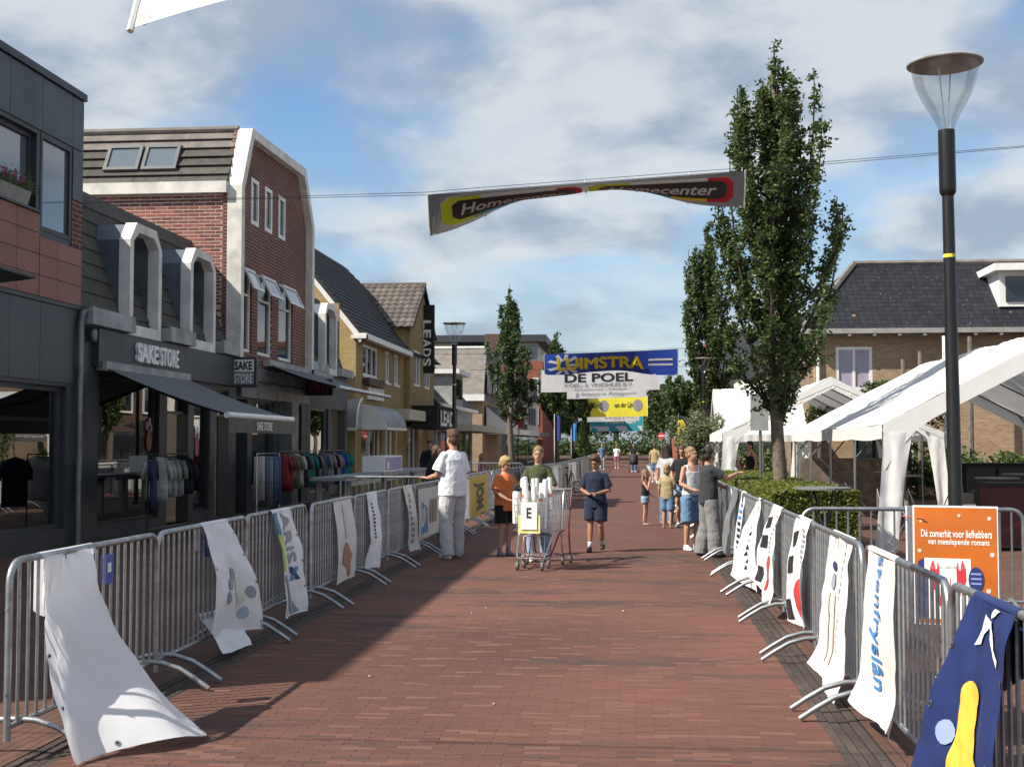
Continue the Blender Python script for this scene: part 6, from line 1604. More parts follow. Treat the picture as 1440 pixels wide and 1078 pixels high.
    b.ell(H(0, -.062, -.01), (.079 * k_, .060 * k_, .088 * k_), 12, 10, Rh)
    if hst == 'short': b.ell(H(0, .045, .105), (.058 * k_, .045 * k_, .035 * k_), 12, 8, Rh)
    if hst == 'long':
        b.loft([(H(0, -.04, .05), .085 * k_, .075 * k_), (H(0, -.055, -.06), .092 * k_, .06 * k_), (H(0, -.06, -.16) , .10 * k_, .052 * k_), (H(0, -.06, -.28), .085 * k_, .045 * k_), (H(0, -.05, -.36), .04 * k_, .025 * k_)], 14)
        for s in (-1, 1): b.tube([H(s * .07, .02, .06), H(s * .085, .03, -.05), H(s * .082, .03, -.18)], [.022 * k_, .026 * k_, .018 * k_], 8)
    if hst == 'pony': b.tube([H(0, -.10, .06), H(0, -.15, .03), H(0, -.155, -.07), H(0, -.14, -.17)], [.022 * k_, .034 * k_, .028 * k_, .01 * k_], 8)
    if hst == 'bun': b.ell(H(0, -.125, .07), (.042 * k_, .038 * k_, .04 * k_), 10, 8, Rh)
    remeshed('hair', b, hm, t, .009, .008, 1)
    # top
    tm, tk, to = top; lo = to.get('loose', .018); hem = to.get('hem', .86)
    b = MB(); prof = [(hem, .170 + lo, .118 + lo), (.95, .168 + lo, .115 + lo), (1.05, .152 + lo * 1.25, .104 + lo * 1.2), (1.2, .152 + lo, .106 + lo), (1.33, .166 + lo * .7, .112 + lo * .7), (1.405, .160 + lo * .3, .094 + lo * .3), (1.452, .088, .074), (1.462, .078, .068)]
    if tk == 'tank': prof = [p for p in prof if p[0] < 1.37]
    b.loft([(sc((0, 0, z)), rx * S * (slim if z > 1 else 1), ry * S) for z, rx, ry in prof], 18)
    if tk == 'tank':
        for s in (-1, 1): b.tube([sc((s * .095, .075, 1.30)), sc((s * .10, .03, 1.43)), sc((s * .098, -.05, 1.42)), sc((s * .09, -.09, 1.30))], .022 * S, 8)
    else:
        for k in 'rl':
            sh, el, wr = J['sh' + k], J['el' + k], J['wr' + k]
            b.ell(sh + V(0, 0, -.012 * S), ((.052 + lo * .25) * S,) * 3, 12, 8)
            if tk == 'tee':
                q = sh.lerp(el, to.get('sleeve', .68)); b.tube([sh, sh.lerp(q, .5), q], [(.050 + lo * .2) * S, (.056 + lo * .45) * S, (.060 + lo * .7) * S], 12)
            else:
                b.tube([sh, sh.lerp(el, .5), el, wr], [(.050 + lo * .3) * S, (.054 + lo * .4) * S, (.046 + lo * .5) * S, .036 * S], 12)
    remeshed('shirt', b, tm, t, vox * S, .007)
    # bottom
    bm2, bk, bo = bottom; lo = bo.get('loose', .018)
    b = MB()
    if bk != 'skirt':
        b.loft([(sc((0, 0, z)), (rx + lo * .5) * S, (ry + lo * .5) * S) for z, rx, ry in ((.82, .155, .112), (.88, .170, .116), (.94, .166, .113), (1.0, .152, .105), (1.03, .148, .102))], 16)
    for k in 'rl':
        hp, kn, an = J['hip' + k], J['kn' + k], J['an' + k]
        if bk == 'trousers':
            fl = bo.get('flare', 0.0)
            b.tube([hp, hp.lerp(kn, .5), kn, kn.lerp(an, .5), an + V(0, 0, -.05) * S], [(.096 + lo) * S, (.086 + lo) * S, (.066 + lo + fl * .4) * S, (.062 + lo + fl * .8) * S, (.054 + lo + fl) * S], 14)
        elif bk == 'shorts':
            e = bo.get('len', .8); q = hp.lerp(kn, e) if e <= 1 else kn.lerp(an, e - 1); b.tube([hp, hp.lerp(q, .5), q], [(.096 + lo) * S, (.09 + lo) * S, (.082 + lo * 1.3) * S], 14)
        elif bk == 'skirt':
            pass
    if bk == 'skirt':
        b.loft([(sc((0, 0, z)), rx * S, ry * S) for z, rx, ry in ((bo.get('hem', .48), .20, .155), (.7, .188, .145), (.88, .178, .13), (1.0, .152, .108), (1.03, .148, .104))], 18)
    remeshed('trousers' if bk == 'trousers' else bk, b, bm2, t, vox * S, .009 if bk == 'trousers' else .006)
    # shoes
    if shoes:
        for k in 'rl':
            an = J['an' + k]; b = MB()
            b.loft([(an + V(0, .05, -.082) * S, .042 * S, .125 * S), (an + V(0, .05, -.05) * S, .043 * S, .125 * S), (an + V(0, .025, -.02) * S, .038 * S, .085 * S), (an + V(0, -.005, .015) * S, .036 * S, .045 * S)], 14)
            remeshed('shoe', b, shoes, t, .010)
            if socks:
                b = MB(); b.tube([an + V(0, 0, -.01) * S, an.lerp(J['kn' + k], .18), an.lerp(J['kn' + k], .24)], [.04 * S, .040 * S, .043 * S], 10); b.build('sock', socks, t, world=False, smooth=True)
    return t
RAD = radians
def face_dir(dx, dy): return atan2(-dx, dy)
person('man in oversized white t-shirt and pale trousers at the left barrier', (-2.66, 18.86), face_dir(-.75, .66), 1.90,
       arms={'l': ((.24, .06, 1.12), (.20, .30, 1.08), (.1, 1, .1)), 'r': ((.25, .05, 1.12), (.16, .26, 1.02), (-.3, 1, .0))}, legs={'r': ((.14, .06, .49), (.17, .10, .085)), 'l': ((.13, .0, .49), (.16, -.08, .085))},
       top=('tee_white', 'tee', dict(loose=.05, hem=.84, sleeve=.8)), bottom=('trousers_pale', 'trousers', dict(loose=.022, flare=.012)), hair=('hair_brown', 'short'), shoes='shoe_white')
person('boy in orange t-shirt and black shorts beside the shopping trolley', (-1.93, 19.3), face_dir(.72, -.69), 1.48, yaw=.25, pitch=-.30,
       arms={'r': ((.24, .02, 1.13), (.12, .24, 1.0), (-.6, .8, -.1)), 'l': ((.23, .04, 1.13), (.12, .27, 1.02), (-.3, 1, 0))}, top=('tee_orange', 'tee', dict(loose=.04, hem=.80, sleeve=.85)), bottom=('black_short', 'shorts', dict(len=.78, loose=.03)),
       hair=('hair_blond', 'short'), shoes='shoe_grey', socks='sock_grey')
person('girl in olive top pushing the loaded shopping trolley', (-1.36, 18.45), face_dir(.02, -1), 1.65, arms={'r': ((.235, .06, 1.13), (.20, .34, 1.03), (0, 1, 0)), 'l': ((.235, .06, 1.13), (.20, .34, 1.03), (0, 1, 0))}, legs={'r': ((.10, .12, .50), (.10, .06, .085)), 'l': ((.10, -.02, .48), (.10, -.18, .10))},
       top=('tee_olive', 'tee', dict(loose=.026, hem=.86, sleeve=.98)), bottom=('denim_light', 'trousers', dict(loose=.022)), hair=('hair_fair', 'pony'), shoes='shoe_white', pitch=-.05, slim=.88, brows=False)
person('boy in navy t-shirt and shorts walking on the sunlit road', (-.58, 20.15), face_dir(-.22, -1), 1.50, pitch=-.42, yaw=-.1, skin='skin_tan',
       arms={'r': ((.26, .0, 1.12), (.07, .20, 1.04), (-.8, .5, .1)), 'l': ((.26, .0, 1.12), (.06, .22, 1.06), (-.8, .5, .1))}, legs={'r': ((.09, .06, .50), (.09, .10, .085)), 'l': ((.10, .06, .48), (.10, -.12, .12))},
       top=('tee_navy', 'tee', dict(loose=.03, hem=.80, sleeve=.8)), bottom=('navy_short', 'shorts', dict(len=.82, loose=.035)), hair=('hair_brown', 'short'), shoes='shoe_dark', socks='tee_white')
person('woman in dark t-shirt and wide grey trousers reaching over the right barrier', (1.13, 19.5), face_dir(1, .35), 1.64, yaw=.35,
       arms={'r': ((.24, .20, 1.24), (.14, .45, 1.33), (-.1, 1, .12)), 'l': ((.22, .18, 1.18), (.18, .42, 1.06), (0, 1, .1))}, top=('tee_charcoal', 'tee', dict(loose=.035, hem=.84, sleeve=.75)), bottom=('trousers_grey', 'trousers', dict(loose=.03, flare=.035)), legs={'r': ((.13, .03, .49), (.15, .05, .085)), 'l': ((.12, .0, .49), (.14, -.08, .085))}, hair=('hair_dark', 'bun'), shoes='shoe_dark')
person('woman in pale tank top and long denim shorts beside the right barrier', (.92, 20.5), face_dir(.55, -.85), 1.64, yaw=.3,
       arms={'r': ((.23, .02, 1.12), (.12, .24, 1.02), (-.5, .8, 0)), 'l': ((.23, .03, 1.13), (.14, .26, 1.06), (-.3, 1, 0))}, top=('tank_grey', 'tank', dict(loose=.012, hem=.93)), bottom=('denim_mid', 'shorts', dict(len=1.02, loose=.02)), hair=('hair_fair', 'bun'), shoes='shoe_white', skin='skin', slim=.9, brows=False)
person('woman in black t-shirt and light denim shorts looking down', (1.0, 26.2), face_dir(-.35, -1), 1.66, pitch=-.35,
       arms={'r': ((.24, .0, 1.12), (.16, .24, 1.04), (-.5, .8, 0)), 'l': ((.24, .0, 1.12), (.12, .26, 1.02), (-.5, .8, 0))}, top=('tee_black', 'tee', dict(loose=.03, hem=.92)), bottom=('denim_light', 'shorts', dict(len=.55, loose=.03)), hair=('hair_brown', 'long'), shoes='shoe_white', slim=.9, brows=False)
person('person in jeans and grey top half hidden behind the woman in black', (.72, 27.5), face_dir(.5, .6), 1.68, top=('top_grey', 'tee', {}), bottom=('jeans', 'trousers', {}), hair=('hair_dark', 'long'), vox=.014)
person('small boy in khaki t-shirt and denim shorts seen from behind', (.68, 25.9), face_dir(.35, 1), 1.24, arms={'r': ((.23, .06, 1.15), (.12, .25, 1.1), (-.2, 1, .1))}, top=('tee_khaki', 'tee', dict(loose=.03, hem=.82)), bottom=('denim_mid', 'shorts', dict(len=.92, loose=.03)), hair=('hair_fair', 'short'), shoes=None, face=False)
person('little barefoot girl in dark top with her hand at her mouth', (.25, 26.8), face_dir(1, -.25), 1.12, arms={'r': ((.22, .14, 1.16), (.05, .17, 1.45), (-.3, .0, 1)), 'l': ((.22, .0, 1.12), (.2, .16, .95), (0, 1, -.5))}, top=('tee_black', 'tank', dict(loose=.015, hem=.95)), bottom=('denim_light', 'shorts', dict(len=.45, loose=.025)), hair=('hair_fair', 'long'), shoes=None)
person('person in black behind the barrier beside the man in white', (-3.68, 23.9), face_dir(.8, -.5), 1.66, top=('tee_black', 'long', {}), bottom=('black_short', 'trousers', {}), hair=('hair_brown', 'long'), shoes='shoe_dark', vox=.014)
for x, y, dx, dy, hh, lab, tp, hr in ((-6.4, 40.0, .3, -1, 1.8, 'dark-clothed person standing left of the black canopy', 'tee_black', 'hair_dark'), (-6.0, 41.5, -1, .2, 1.74, 'second dark-clothed person standing by the black canopy', 'tee_charcoal', 'hair_dark')):
    person(lab, (x, y), face_dir(dx, dy), hh, top=(tp, 'long', {}), bottom=('black_short', 'trousers', {}), hair=(hr, 'short'), shoes='shoe_dark', vox=.016)
sit = {'r': ((.11, .42, .47), (.11, .40, .085)), 'l': ((.11, .42, .47), (.11, .40, .085))}
def seated(label, x, y, dx, dy, tp, hr, st):
    t = person(label, (x, y), face_dir(dx, dy), 1.72, legs={k: ((v[0][0], v[0][1], v[0][2] + .42), (v[1][0], v[1][1], v[1][2] + .42)) for k, v in sit.items()}, top=(tp, 'tee', {}), bottom=('jeans', 'trousers', {}), hair=(hr, st), vox=.016, z0=-.41)
seated('person in pale shirt seated at the terrace under the cream canopy', -6.55, 50, .6, -.8, 'top_grey', 'hair_dark', 'short')
seated('person in pink top seated at the terrace under the cream canopy', -6.0, 50.6, -.8, -.4, 'top_pink', 'hair_fair', 'long')
for x, y, dx, dy, lab in ((-6.55, 50, .6, -.8, 'terrace chair under the person in the pale shirt'), (-6.0, 50.6, -.8, -.4, 'terrace chair under the person in pink')):
    chair(lab, x, y, face_dir(dx, dy) + pi)
person('person pushing the black pushchair far down the road', (.05, 77.2), face_dir(-.05, -1), 1.72, arms={'r': ((.23, .1, 1.14), (.18, .36, 1.0), (0, 1, 0)), 'l': ((.23, .1, 1.14), (.18, .36, 1.0), (0, 1, 0))}, top=('tee_black', 'tee', {}), bottom=('jeans', 'trousers', {}), hair=('hair_dark', 'long'), vox=.018)
person('far pedestrian in blue top left of the road', (-2.0, 84), face_dir(.2, -1), 1.74, top=('jeans', 'tee', {}), bottom=('trousers_pale', 'trousers', {}), vox=.018)
person('far pedestrian in white beside the pushchair', (-1.1, 88), face_dir(0, 1), 1.66, top=('tee_white', 'tee', {}), bottom=('top_pink', 'shorts', {}), hair=('hair_fair', 'long'), vox=.018, face=False)
person('far pedestrian in khaki shirt at the right barrier', (.95, 56), face_dir(.3, .9), 1.72, top=('tee_khaki', 'tee', {}), bottom=('jeans', 'shorts', {}), vox=.016, face=False)
person('person in black vest standing under the second tent', (3.35, 37.2), face_dir(-.8, -.5), 1.76, top=('tee_black', 'tank', {}), bottom=('black_short', 'trousers', {}), hair=('hair_dark', 'short'), vox=.015)
person('person in blue jeans standing under the second tent', (3.0, 38.4), face_dir(.8, .5), 1.7, top=('top_grey', 'tee', {}), bottom=('denim_light', 'trousers', {}), hair=('hair_brown', 'long'), vox=.015)

# ================================================================ shopping trolleys and their load
mat('chrome', (.62, .63, .64), .22, metal=.95, var=.05); mat('trolley_red', (.16, .03, .03), .4); mat('castor_grey', (.16, .15, .14), .7); mat('plastic_blue', (.02, .12, .40), .4)
def trolley(label, loc, rz, fm_):
    t = thing('shopping_trolley', label, 'trolley', loc, rz, 'shopping trolleys')
    # front at y=0 (narrow), rear at y=.85; basket tapers to the front
    W = lambda y, z: (.20 + .06 * y / .85) * (.86 + .14 * (z - .5) / .48)
    zb = lambda y: .52 - .05 * y / .85
    zt = lambda y: .96 + .06 * y / .85
    b = MB()
    ys = [0.02 + .83 * i / 12 for i in range(13)]
    for s in (-1, 1):
        for y in ys: b.tube([(s * W(y, .5), y, zb(y)), (s * W(y, .98), y - (.03 if y < .1 else 0), zt(y))], .0035, 4, caps=False)
        for k in range(6):
            f = k / 5; b.tube([(s * W(0, .5 + .46 * f), .02 - .03 * f, zb(0) + (zt(0) - zb(0)) * f), (s * W(.85, .5 + .46 * f), .85, zb(.85) + (zt(.85) - zb(.85)) * f)], .0045 if k in (0, 5) else .003, 4, caps=False)
    for k in range(9):
        f = -1 + 2 * k / 8; b.tube([(f * W(0, .5), .02, zb(0)), (f * W(0, .98), -.01, zt(0))], .0035, 4, caps=False); b.tube([(f * W(0, .5), .02, zb(0)), (f * W(.85, .5), .85, zb(.85))], .0035, 4, caps=False)
    for k in range(6): f = k / 5; b.tube([(-W(0, .5 + .46 * f), .02 - .03 * f, zb(0) + (zt(0) - zb(0)) * f), (W(0, .5 + .46 * f), .02 - .03 * f, zb(0) + (zt(0) - zb(0)) * f)], .004, 4, caps=False)
    for y in ys[::2]: b.tube([(-W(y, .5), y, zb(y)), (W(y, .5), y, zb(y))], .0035, 4, caps=False)
    b.build('basket', 'chrome', t, world=False)
    b = MB()
    for s in (-1, 1):
        b.tube([(s * .17, .08, .13), (s * .20, .16, .22), (s * .235, .40, .46), (s * .25, .6, .49)], .012, 8); b.tube([(s * .255, .92, .13), (s * .26, .86, .3), (s * .265, .80, .5), (s * .27, .95, 1.0), (s * .27, .98, 1.03)], .012, 8)
        b.tube([(s * .17, .08, .15), (s * .255, .92, .15)], .011, 8)
    b.tube([(-.17, .09, .16), (.17, .09, .16)], .011, 8); b.tube([(-.15, .25, .17), (-.14, .32, .44), (.14, .32, .44), (.15, .25, .17)], .009, 6)
    b.tube([(-.21, .45, .165), (.21, .45, .165)], .007, 6); b.tube([(-.23, .65, .165), (.23, .65, .165)], .007, 6)
    b.build('frame', fm_, t, world=False, smooth=True, sharp=50)
    b = MB(); b.tube([(-.27, .99, 1.04), (.27, .99, 1.04)], .016, 8); b.build('handle', 'castor_grey', t, world=False, smooth=True, sharp=50)
    for x, y in ((-.17, .06), (.17, .06), (-.255, .94), (.255, .94)):
        b = MB(); b.box((x - .022, y - .012, .06), (x - .017, y + .03, .14)); b.box((x + .017, y - .012, .06), (x + .022, y + .03, .14)); b.tube([(x, y, .125), (x, y, .165)], .018, 8); c = b.build('castor', 'chrome', t, world=False)
        b = MB(); b.tube([(x - .015, y + .01, .062), (x + .015, y + .01, .062)], .06, 14); b.build('wheel', 'castor_grey', c, world=False, smooth=True, sharp=50)
    return t
CL, CR = (-1.38, 16.98, 0), -.16
t1 = trolley('chrome shopping trolley with the letter E card at its front', CL, CR, 'chrome')
t2 = trolley('second trolley with dark red frame nested behind the first', (CL[0] + .06, CL[1] + .30, 0), CR - .04, 'trolley_red')
def inT(x, y, z): return Matrix.Rotation(CR, 3, 'Z') @ V(x, y, z) + V(*CL)
t = thing('letter_card', 'white card with black letter E on the trolley front', 'card', tuple(inT(0, -.03, .6)))
def cf(u, v): p = inT(-.10 + u * .22, -.035, .55 + v * .36); return p
b = MB(); b.add([cf(0, 0), cf(1, 0), cf(1, 1), cf(0, 1)], [(0, 1, 2, 3)]); b.build('card', 'print_white', t)
letters('lettering', 'E', lambda u, v: cf(u, v) + V(0, -.004, 0), (.36, .66, .42, .80), 'print_black', t, .02)
b = MB(); q = lambda u, v: inT(-.14 + u * .30, -.022, .50 + v * .24); b.add([q(0, 0), q(1, 0), q(1, 1), q(0, 1)], [(0, 1, 2, 3)]); mat('pale_yellow', (.75, .72, .28), .6); tag(b.build('yellow_card', 'pale_yellow'), 'pale yellow card tucked behind the letter card', 'card')
random.seed(5)
for i in range(14):
    x, y = -.13 + (i % 7) * .052 + random.uniform(-.01, .01), (.10 if i < 7 else .52) + random.uniform(-.05, .05); hh = random.uniform(1.12, 1.25)
    r_ = random.uniform(.028, .037); a, c = inT(x, y, .56), inT(x + random.uniform(-.03, .03), y + random.uniform(-.05, .05), hh)
    b = MB(); b.tube([a, a.lerp(c, .96), c], [r_, r_, r_ * .8], 12); t = thing('cup_tube', 'tall white stack of cups standing in the loaded trolley', 'cup stack', tuple(a), group='white cup stacks in the trolley'); b.build('sleeve', 'white_plastic', t, smooth=True, sharp=50)
    if i % 2: b = MB(); b.tube([a.lerp(c, .60), a.lerp(c, .66)], r_ + .002, 12); b.build('band', 'print_orange' if i % 4 == 1 else 'sign_yellow', t)
for i, (x, y) in enumerate(((-.19, .10), (-.10, .28))):
    a = inT(x, y, .62); b = MB(); b.lathe([(.05, 0), (.055, .02), (.055, .40), (.045, .43)], 14, a); t = thing('vacuum_jug', ('steel vacuum jug with black cap at the trolley corner', 'second vacuum jug with black cap further inside trolley')[i], 'jug', tuple(a)); b.build('body', 'white_plastic', t, smooth=True, sharp=50)
    b = MB(); b.lathe([(.046, .43), (.05, .45), (.045, .50), (.02, .515)], 14, a); b.tube([a + V(.03, -.03, .47), a + V(.07, -.05, .46)], .012, 6); b.build('cap', 'black_matte', t, smooth=True, sharp=50)
for i in range(6):
    a = inT(random.uniform(-.18, .18), random.uniform(.05, .6), .53); b = MB(); b.lathe([(.04, 0), (.043, .02), (.043, .2), (.018, .26), (.018, .30)], 10, a); tag(b.build('blue_bottle', 'plastic_blue', smooth=True), 'small blue bottle low in the loaded trolley', 'bottle', 'blue bottles in the trolley')
# pushchair
t = thing('pushchair', 'black pushchair far down the middle of the road', 'pushchair', (.05, 76.3, 0))
b = MB(); b.loft([((.05, 76.2, .45), .22, .3), ((.05, 76.3, .7), .26, .36), ((.05, 76.35, 1.0), .25, .3), ((.05, 76.4, 1.12), .12, .15)], 12); b.build('seat', 'black_matte', t, smooth=True)
b = MB()
for s in (-1, 1): b.tube([(.05 + s * .27, 75.9, .12), (.05 + s * .25, 76.5, .6), (.05 + s * .2, 76.9, 1.05)], .015, 6)
b.tube([(-.15, 76.9, 1.05), (.25, 76.9, 1.05)], .015, 6); b.build('frame', 'black_metal', t)
for x, y in ((-.22, 75.9), (.32, 75.9), (-.24, 76.7), (.34, 76.7)): b = MB(); b.tube([(x - .02, y, .13), (x + .02, y, .13)], .13, 12); b.build('wheel', 'rubber', t)
# bicycle against the far left barrier
t = thing('bicycle', 'dark bicycle parked at the left barriers beyond the girl', 'bicycle', (-2.2, 44, 0), RAD(80))
def ring(c, r): return [(c[0] + r * cos(2 * pi * k / 24), 0, c[2] + r * sin(2 * pi * k / 24)) for k in range(24)]
for x in (-.52, .52):
    b = MB(); b.tube(ring((x, 0, .34), .33), .018, 6, closed=True); w = b.build('wheel', 'rubber', t, world=False)
    b = MB()
    for k in range(10): b.tube([(x, 0, .34), (x + .32 * cos(k * pi / 5), 0, .34 + .32 * sin(k * pi / 5))], .002, 3)
    b.build('spokes', 'steel', w, world=False)
b = MB(); b.tube([(-.52, 0, .34), (-.08, 0, .30), (-.22, 0, .82)], .016, 6); b.tube([(-.08, 0, .30), (.38, 0, .80), (-.18, 0, .74)], .016, 6); b.tube([(.52, 0, .34), (.36, 0, .98)], .016, 6); b.tube([(-.52, 0, .34), (-.19, 0, .74)], .012, 6); b.build('frame', 'black_metal', t, world=False)
b = MB(); b.tube([(.25, -.28, 1.02), (.36, -.1, 1.0), (.36, .1, 1.0), (.25, .28, 1.02)], .012, 6); b.build('handlebar', 'steel', t, world=False)
b = MB(); b.ell((-.24, 0, .87), (.13, .07, .035), 10, 6); b.build('saddle', 'black_matte', t, world=False, smooth=True)

# ================================================================ clothes racks and tables before the shops
GM = []
for n_, c_ in dict(g_navy=(.012, .018, .06), g_grey=(.24, .24, .23), g_mint=(.35, .42, .38), g_slate=(.10, .14, .18), g_blue=(.06, .10, .22), g_red=(.22, .02, .03), g_olive=(.14, .13, .07), g_black=(.015, .015, .016), g_cobalt=(.02, .05, .35), g_teal=(.01, .22, .17), g_pattern=(.38, .30, .30), g_pale=(.45, .44, .42)).items():
    mat(n_, c_, .9, var=.2, scale=14, bump=.3, bscale=20)
def garment(label, p, rz, m, L=.72, w=.42, kind='shirt', group=None):
    t = thing('hanging_garment', label, 'garment', p, rz, group)
    b = MB(); ph = random.uniform(0, 6); L *= random.uniform(.86, 1.12); w *= random.uniform(.85, 1.12)
    if kind == 'shirt':
        b.loft([((0, 0, -.02), .03, .035), ((0, 0, -.06), .04, w * .26), ((0, 0, -.12), .05, w * .5), ((.005 * sin(ph), 0, -.3), .045, w * .47), ((.01 * cos(ph), 0, -L * .8), .05, w * .48), ((0, 0, -L), .052, w * .5)], 12)
    else:
        b.loft([((0, 0, -.03), .03, w * .38), ((.01 * sin(ph), 0, -.35), .042, w * .40), ((0, 0, -L), .045, w * .42)], 12)
    b.v = [(p[0] + .018 * noise.noise((p[1] * 6, p[2] * 5, ph)), p[1] + .02 * noise.noise((p[2] * 7, ph, 1)), p[2] + .015 * sin(p[1] * 20 + ph)) for p in b.v]
    b.build('cloth', m, t, world=False, smooth=True)
    if kind == 'shirt':
        for s in (-1, 1): b = MB(); b.tube([(0, s * w * .42, -.10), (.0, s * w * .56, -.26), (.01, s * w * .58, -.42)], [.045, .05, .045], 8); b.build('sleeve', m, t, world=False, smooth=True)
    b = MB(); b.tube([(0, -w * .4, -.08), (0, 0, -.01), (0, w * .4, -.08)], .006, 4); b.tube([(0, 0, -.01), (0, 0, .03), (0, .02, .05)], .004, 4); b.build('hanger', 'black_metal', t, world=False)
    return t
def rack(label, y0, y1, x, z, m, dx=0.0):
    t = thing('clothes_rack', label, 'clothes rack', (x, (y0 + y1) / 2, 0), group='clothes racks before the shops')
    b = MB(); b.tube([(x, y0, .02), (x, y0, z), (x + dx, y1, z), (x + dx, y1, .02)], .014, 8); b.build('rail', m, t)
    for y, xx in ((y0, x), (y1, x + dx)): b = MB(); b.tube([(xx - .25, y, .02), (xx + .25, y, .02)], .014, 6); b.build('foot', m, t)
    b = MB(); b.tube([(x, y0, .2), (x + dx, y1, .2)], .01, 6); b.build('brace', m, t)
    return t
random.seed(11)
rack('black rack of shirts before the clothes shop window', 21.5, 23.5, -8.35, 1.5, 'black_metal')
sh = ['g_pale', 'g_mint', 'g_grey', 'g_pale', 'g_grey', 'g_mint', 'g_black', 'g_black', 'g_navy']
cn = dict(g_navy='navy', g_grey='grey', g_mint='pale green', g_slate='slate', g_blue='blue', g_red='red', g_olive='olive', g_black='black', g_cobalt='cobalt blue', g_teal='green', g_pattern='patterned', g_pale='pale')
for i, m in enumerate(sh): garment(cn[m] + ' shirt on the black rack before the clothes shop window', (-8.35, 21.9 + i * .17, 1.47), pi / 2 + random.uniform(-.1, .1), m, .72, .46, group='shirts on the black rack')
garment('navy sweater facing out at the near end of the black rack', (-8.2, 21.35, 1.47), 0.25, 'g_navy', .78, .62)
r_ = rack('chrome rack hung with trousers beside the awning valance', 27.6, 28.5, -8.25, 1.47, 'steel', .25)
for i in range(7): garment(cn[('g_pale', 'g_slate', 'g_slate', 'g_grey', 'g_blue', 'g_slate', 'g_blue')[i]] + ' trousers on the chrome rack', (-8.22 + i * .03, 27.7 + i * .11, 1.43), pi / 2, ('g_pale', 'g_slate', 'g_slate', 'g_grey', 'g_blue', 'g_slate', 'g_blue')[i], 1.05, .34, 'trousers', 'trousers on the chrome rack')
for k, (y0, cols) in enumerate(((29.6, ['g_red', 'g_red', 'g_olive', 'g_olive', 'g_pale', 'g_olive', 'g_black', 'g_slate', 'g_teal', 'g_blue', 'g_black', 'g_pattern']), (33.4, ['g_slate', 'g_pattern', 'g_pattern', 'g_black', 'g_pattern', 'g_grey', 'g_cobalt', 'g_cobalt', 'g_teal', 'g_teal', 'g_teal']))):
    rack(('long rack of mixed garments before the gable house', 'second long rack ending in green garments')[k], y0, y0 + 3.5, -8.3, 1.5, 'black_metal')
    for i, m in enumerate(cols): garment(cn[m] + (' garment on the long rack before the gable house', ' garment on the second long rack')[k], (-8.3 + random.uniform(-.02, .02), y0 + .25 + i * .27, 1.47), pi / 2 + random.uniform(-.15, .15), m, random.uniform(.72, .95), .46, group='garments on the long racks')
for i, (y0, y1) in enumerate(((26.6, 30.2), (30.6, 34.2), (34.6, 38.2))):
    t = thing('stall_table', ('nearest', 'middle', 'farthest')[i] + ' grey metal stall table behind the left barriers', 'table', (-6.4, (y0 + y1) / 2, 0), group='grey stall tables')
    b = MB(); b.box((-6.8, y0, .90), (-6.0, y1, .97)); b.build('table_top', 'blind_grey', t); b = MB(); b.box((-6.05, y0 + .3, .78), (-5.98, y1, .88)); b.build('rail', 'blind_grey', t)
    for y in (y0 + .4, y1 - .4):
        for x in (-6.7, -6.1): b = MB(); b.box((x - .05, y - .05, 0), (x + .05, y + .05, .90)); b.build('leg', 'blind_grey', t)
t = thing('poster_box', 'white box with purple printed front on the stall tables', 'display box', (-6.4, 33.0, .97)); b = MB(); b.box((-6.7, 31.4, .98), (-6.15, 33.9, 1.38)); b.build('box', 'white_paint', t)
patch('purple_print', rect(31.5, 33.8, 1.02, 1.34), lambda u, v: (-6.145, u, v), 'print_lilac', t); patch('round_mark', circ(31.9, 1.14, .14, .1, 14), lambda u, v: (-6.141, u, v), 'print_white', t)
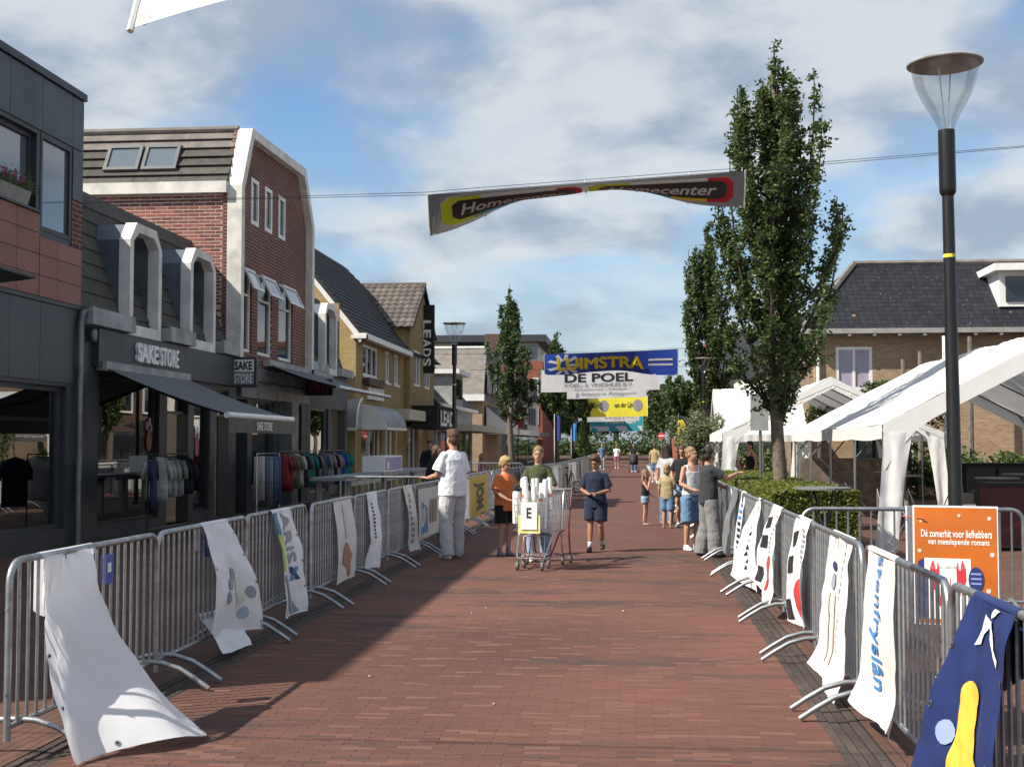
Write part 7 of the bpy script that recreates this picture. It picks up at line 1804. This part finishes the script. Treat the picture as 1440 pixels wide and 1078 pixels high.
# mannequins behind the glass of the clothes shop
for i, (x, y, m) in enumerate(((-10.0, 22.3, 'g_olive'), (-10.1, 23.6, 'g_slate'), (-9.9, 25.6, 'g_mint'))):
    t = thing('mannequin', ('mannequin in olive behind the clothes shop window', 'mannequin in slate behind the clothes shop window', 'mannequin in pale green in the shop doorway')[i], 'mannequin', (x, y, .06))
    b = MB(); b.loft([((x, y, .95), .15, .1), ((x, y, 1.1), .13, .09), ((x, y, 1.3), .16, .11), ((x, y, 1.42), .14, .09), ((x, y, 1.48), .05, .05)], 14); b.build('torso', m, t, smooth=True)
    b = MB(); b.tube([(x, y, 1.46), (x, y, 1.56)], .045, 8); b.ell((x, y, 1.65), (.08, .09, .11), 12, 8); b.build('head', 'white_weathered', t, smooth=True)
    b = MB(); b.tube([(x, y - .09, .07), (x, y - .09, .95)], [.05, .08], 8); b.tube([(x, y + .09, .07), (x, y + .09, .95)], [.05, .08], 8); b.build('legs', 'g_black', t, smooth=True)
# parasol, far signs
t = thing('parasol', 'closed black and yellow parasol by the far right terrace', 'parasol', (1.95, 55, 0))
b = MB(); b.tube([(1.95, 55, 0), (1.95, 55, 3.0)], .03, 6); b.build('pole', 'zinc', t); b = MB(); b.add([(1.95, 54.9, 2.9), (3.5, 54.4, 2.5), (3.4, 56, 2.4), (1.95, 55.3, 1.9), (2.7, 54.6, 2.2)], [(0, 1, 2), (0, 4, 1), (0, 3, 4), (3, 2, 4), (1, 4, 2)]); b.build('canopy', 'black_matte', t)
b = MB(); b.box((1.9, 54.85, 1.6), (2.35, 54.88, 2.7)); tag(b.build('yellow_flag', 'sign_yellow'), 'yellow flag hanging beside the black parasol', 'flag')
t = thing('no_entry_sign', 'red and white round road sign on a pole far right', 'road sign', (2.2, 100, 0)); b = MB(); b.tube([(2.2, 100, 0), (2.2, 100, 2.9)], .04, 6); b.build('pole', 'zinc', t)
b = MB(); b.tube([(2.2, 99.93, 2.3), (2.2, 99.96, 2.3)], .27, 18); b.build('disc', 'print_red', t); b = MB(); b.box((2.02, 99.9, 2.25), (2.38, 99.925, 2.35)); b.build('bar', 'print_white', t)
for i, (x, y, m) in enumerate(((-5.0, 82, 'print_navy'), (-4.6, 96, 'print_blue'))):
    t = thing('flag_banner', ('dark blue', 'mid blue')[i] + ' upright flag among the far left trees', 'flag', (x, y, 0)); b = MB(); b.tube([(x, y, 0), (x, y, 3.6)], .025, 6); b.build('pole', 'white_paint', t); b = MB(); b.grid(lambda u, v: (x + .42 * u, y + .08 * sin(u * 6), 1.9 + 1.6 * v), 8, 4); b.build('cloth', m, t)
bpy.data.scenes.remove(TMP)
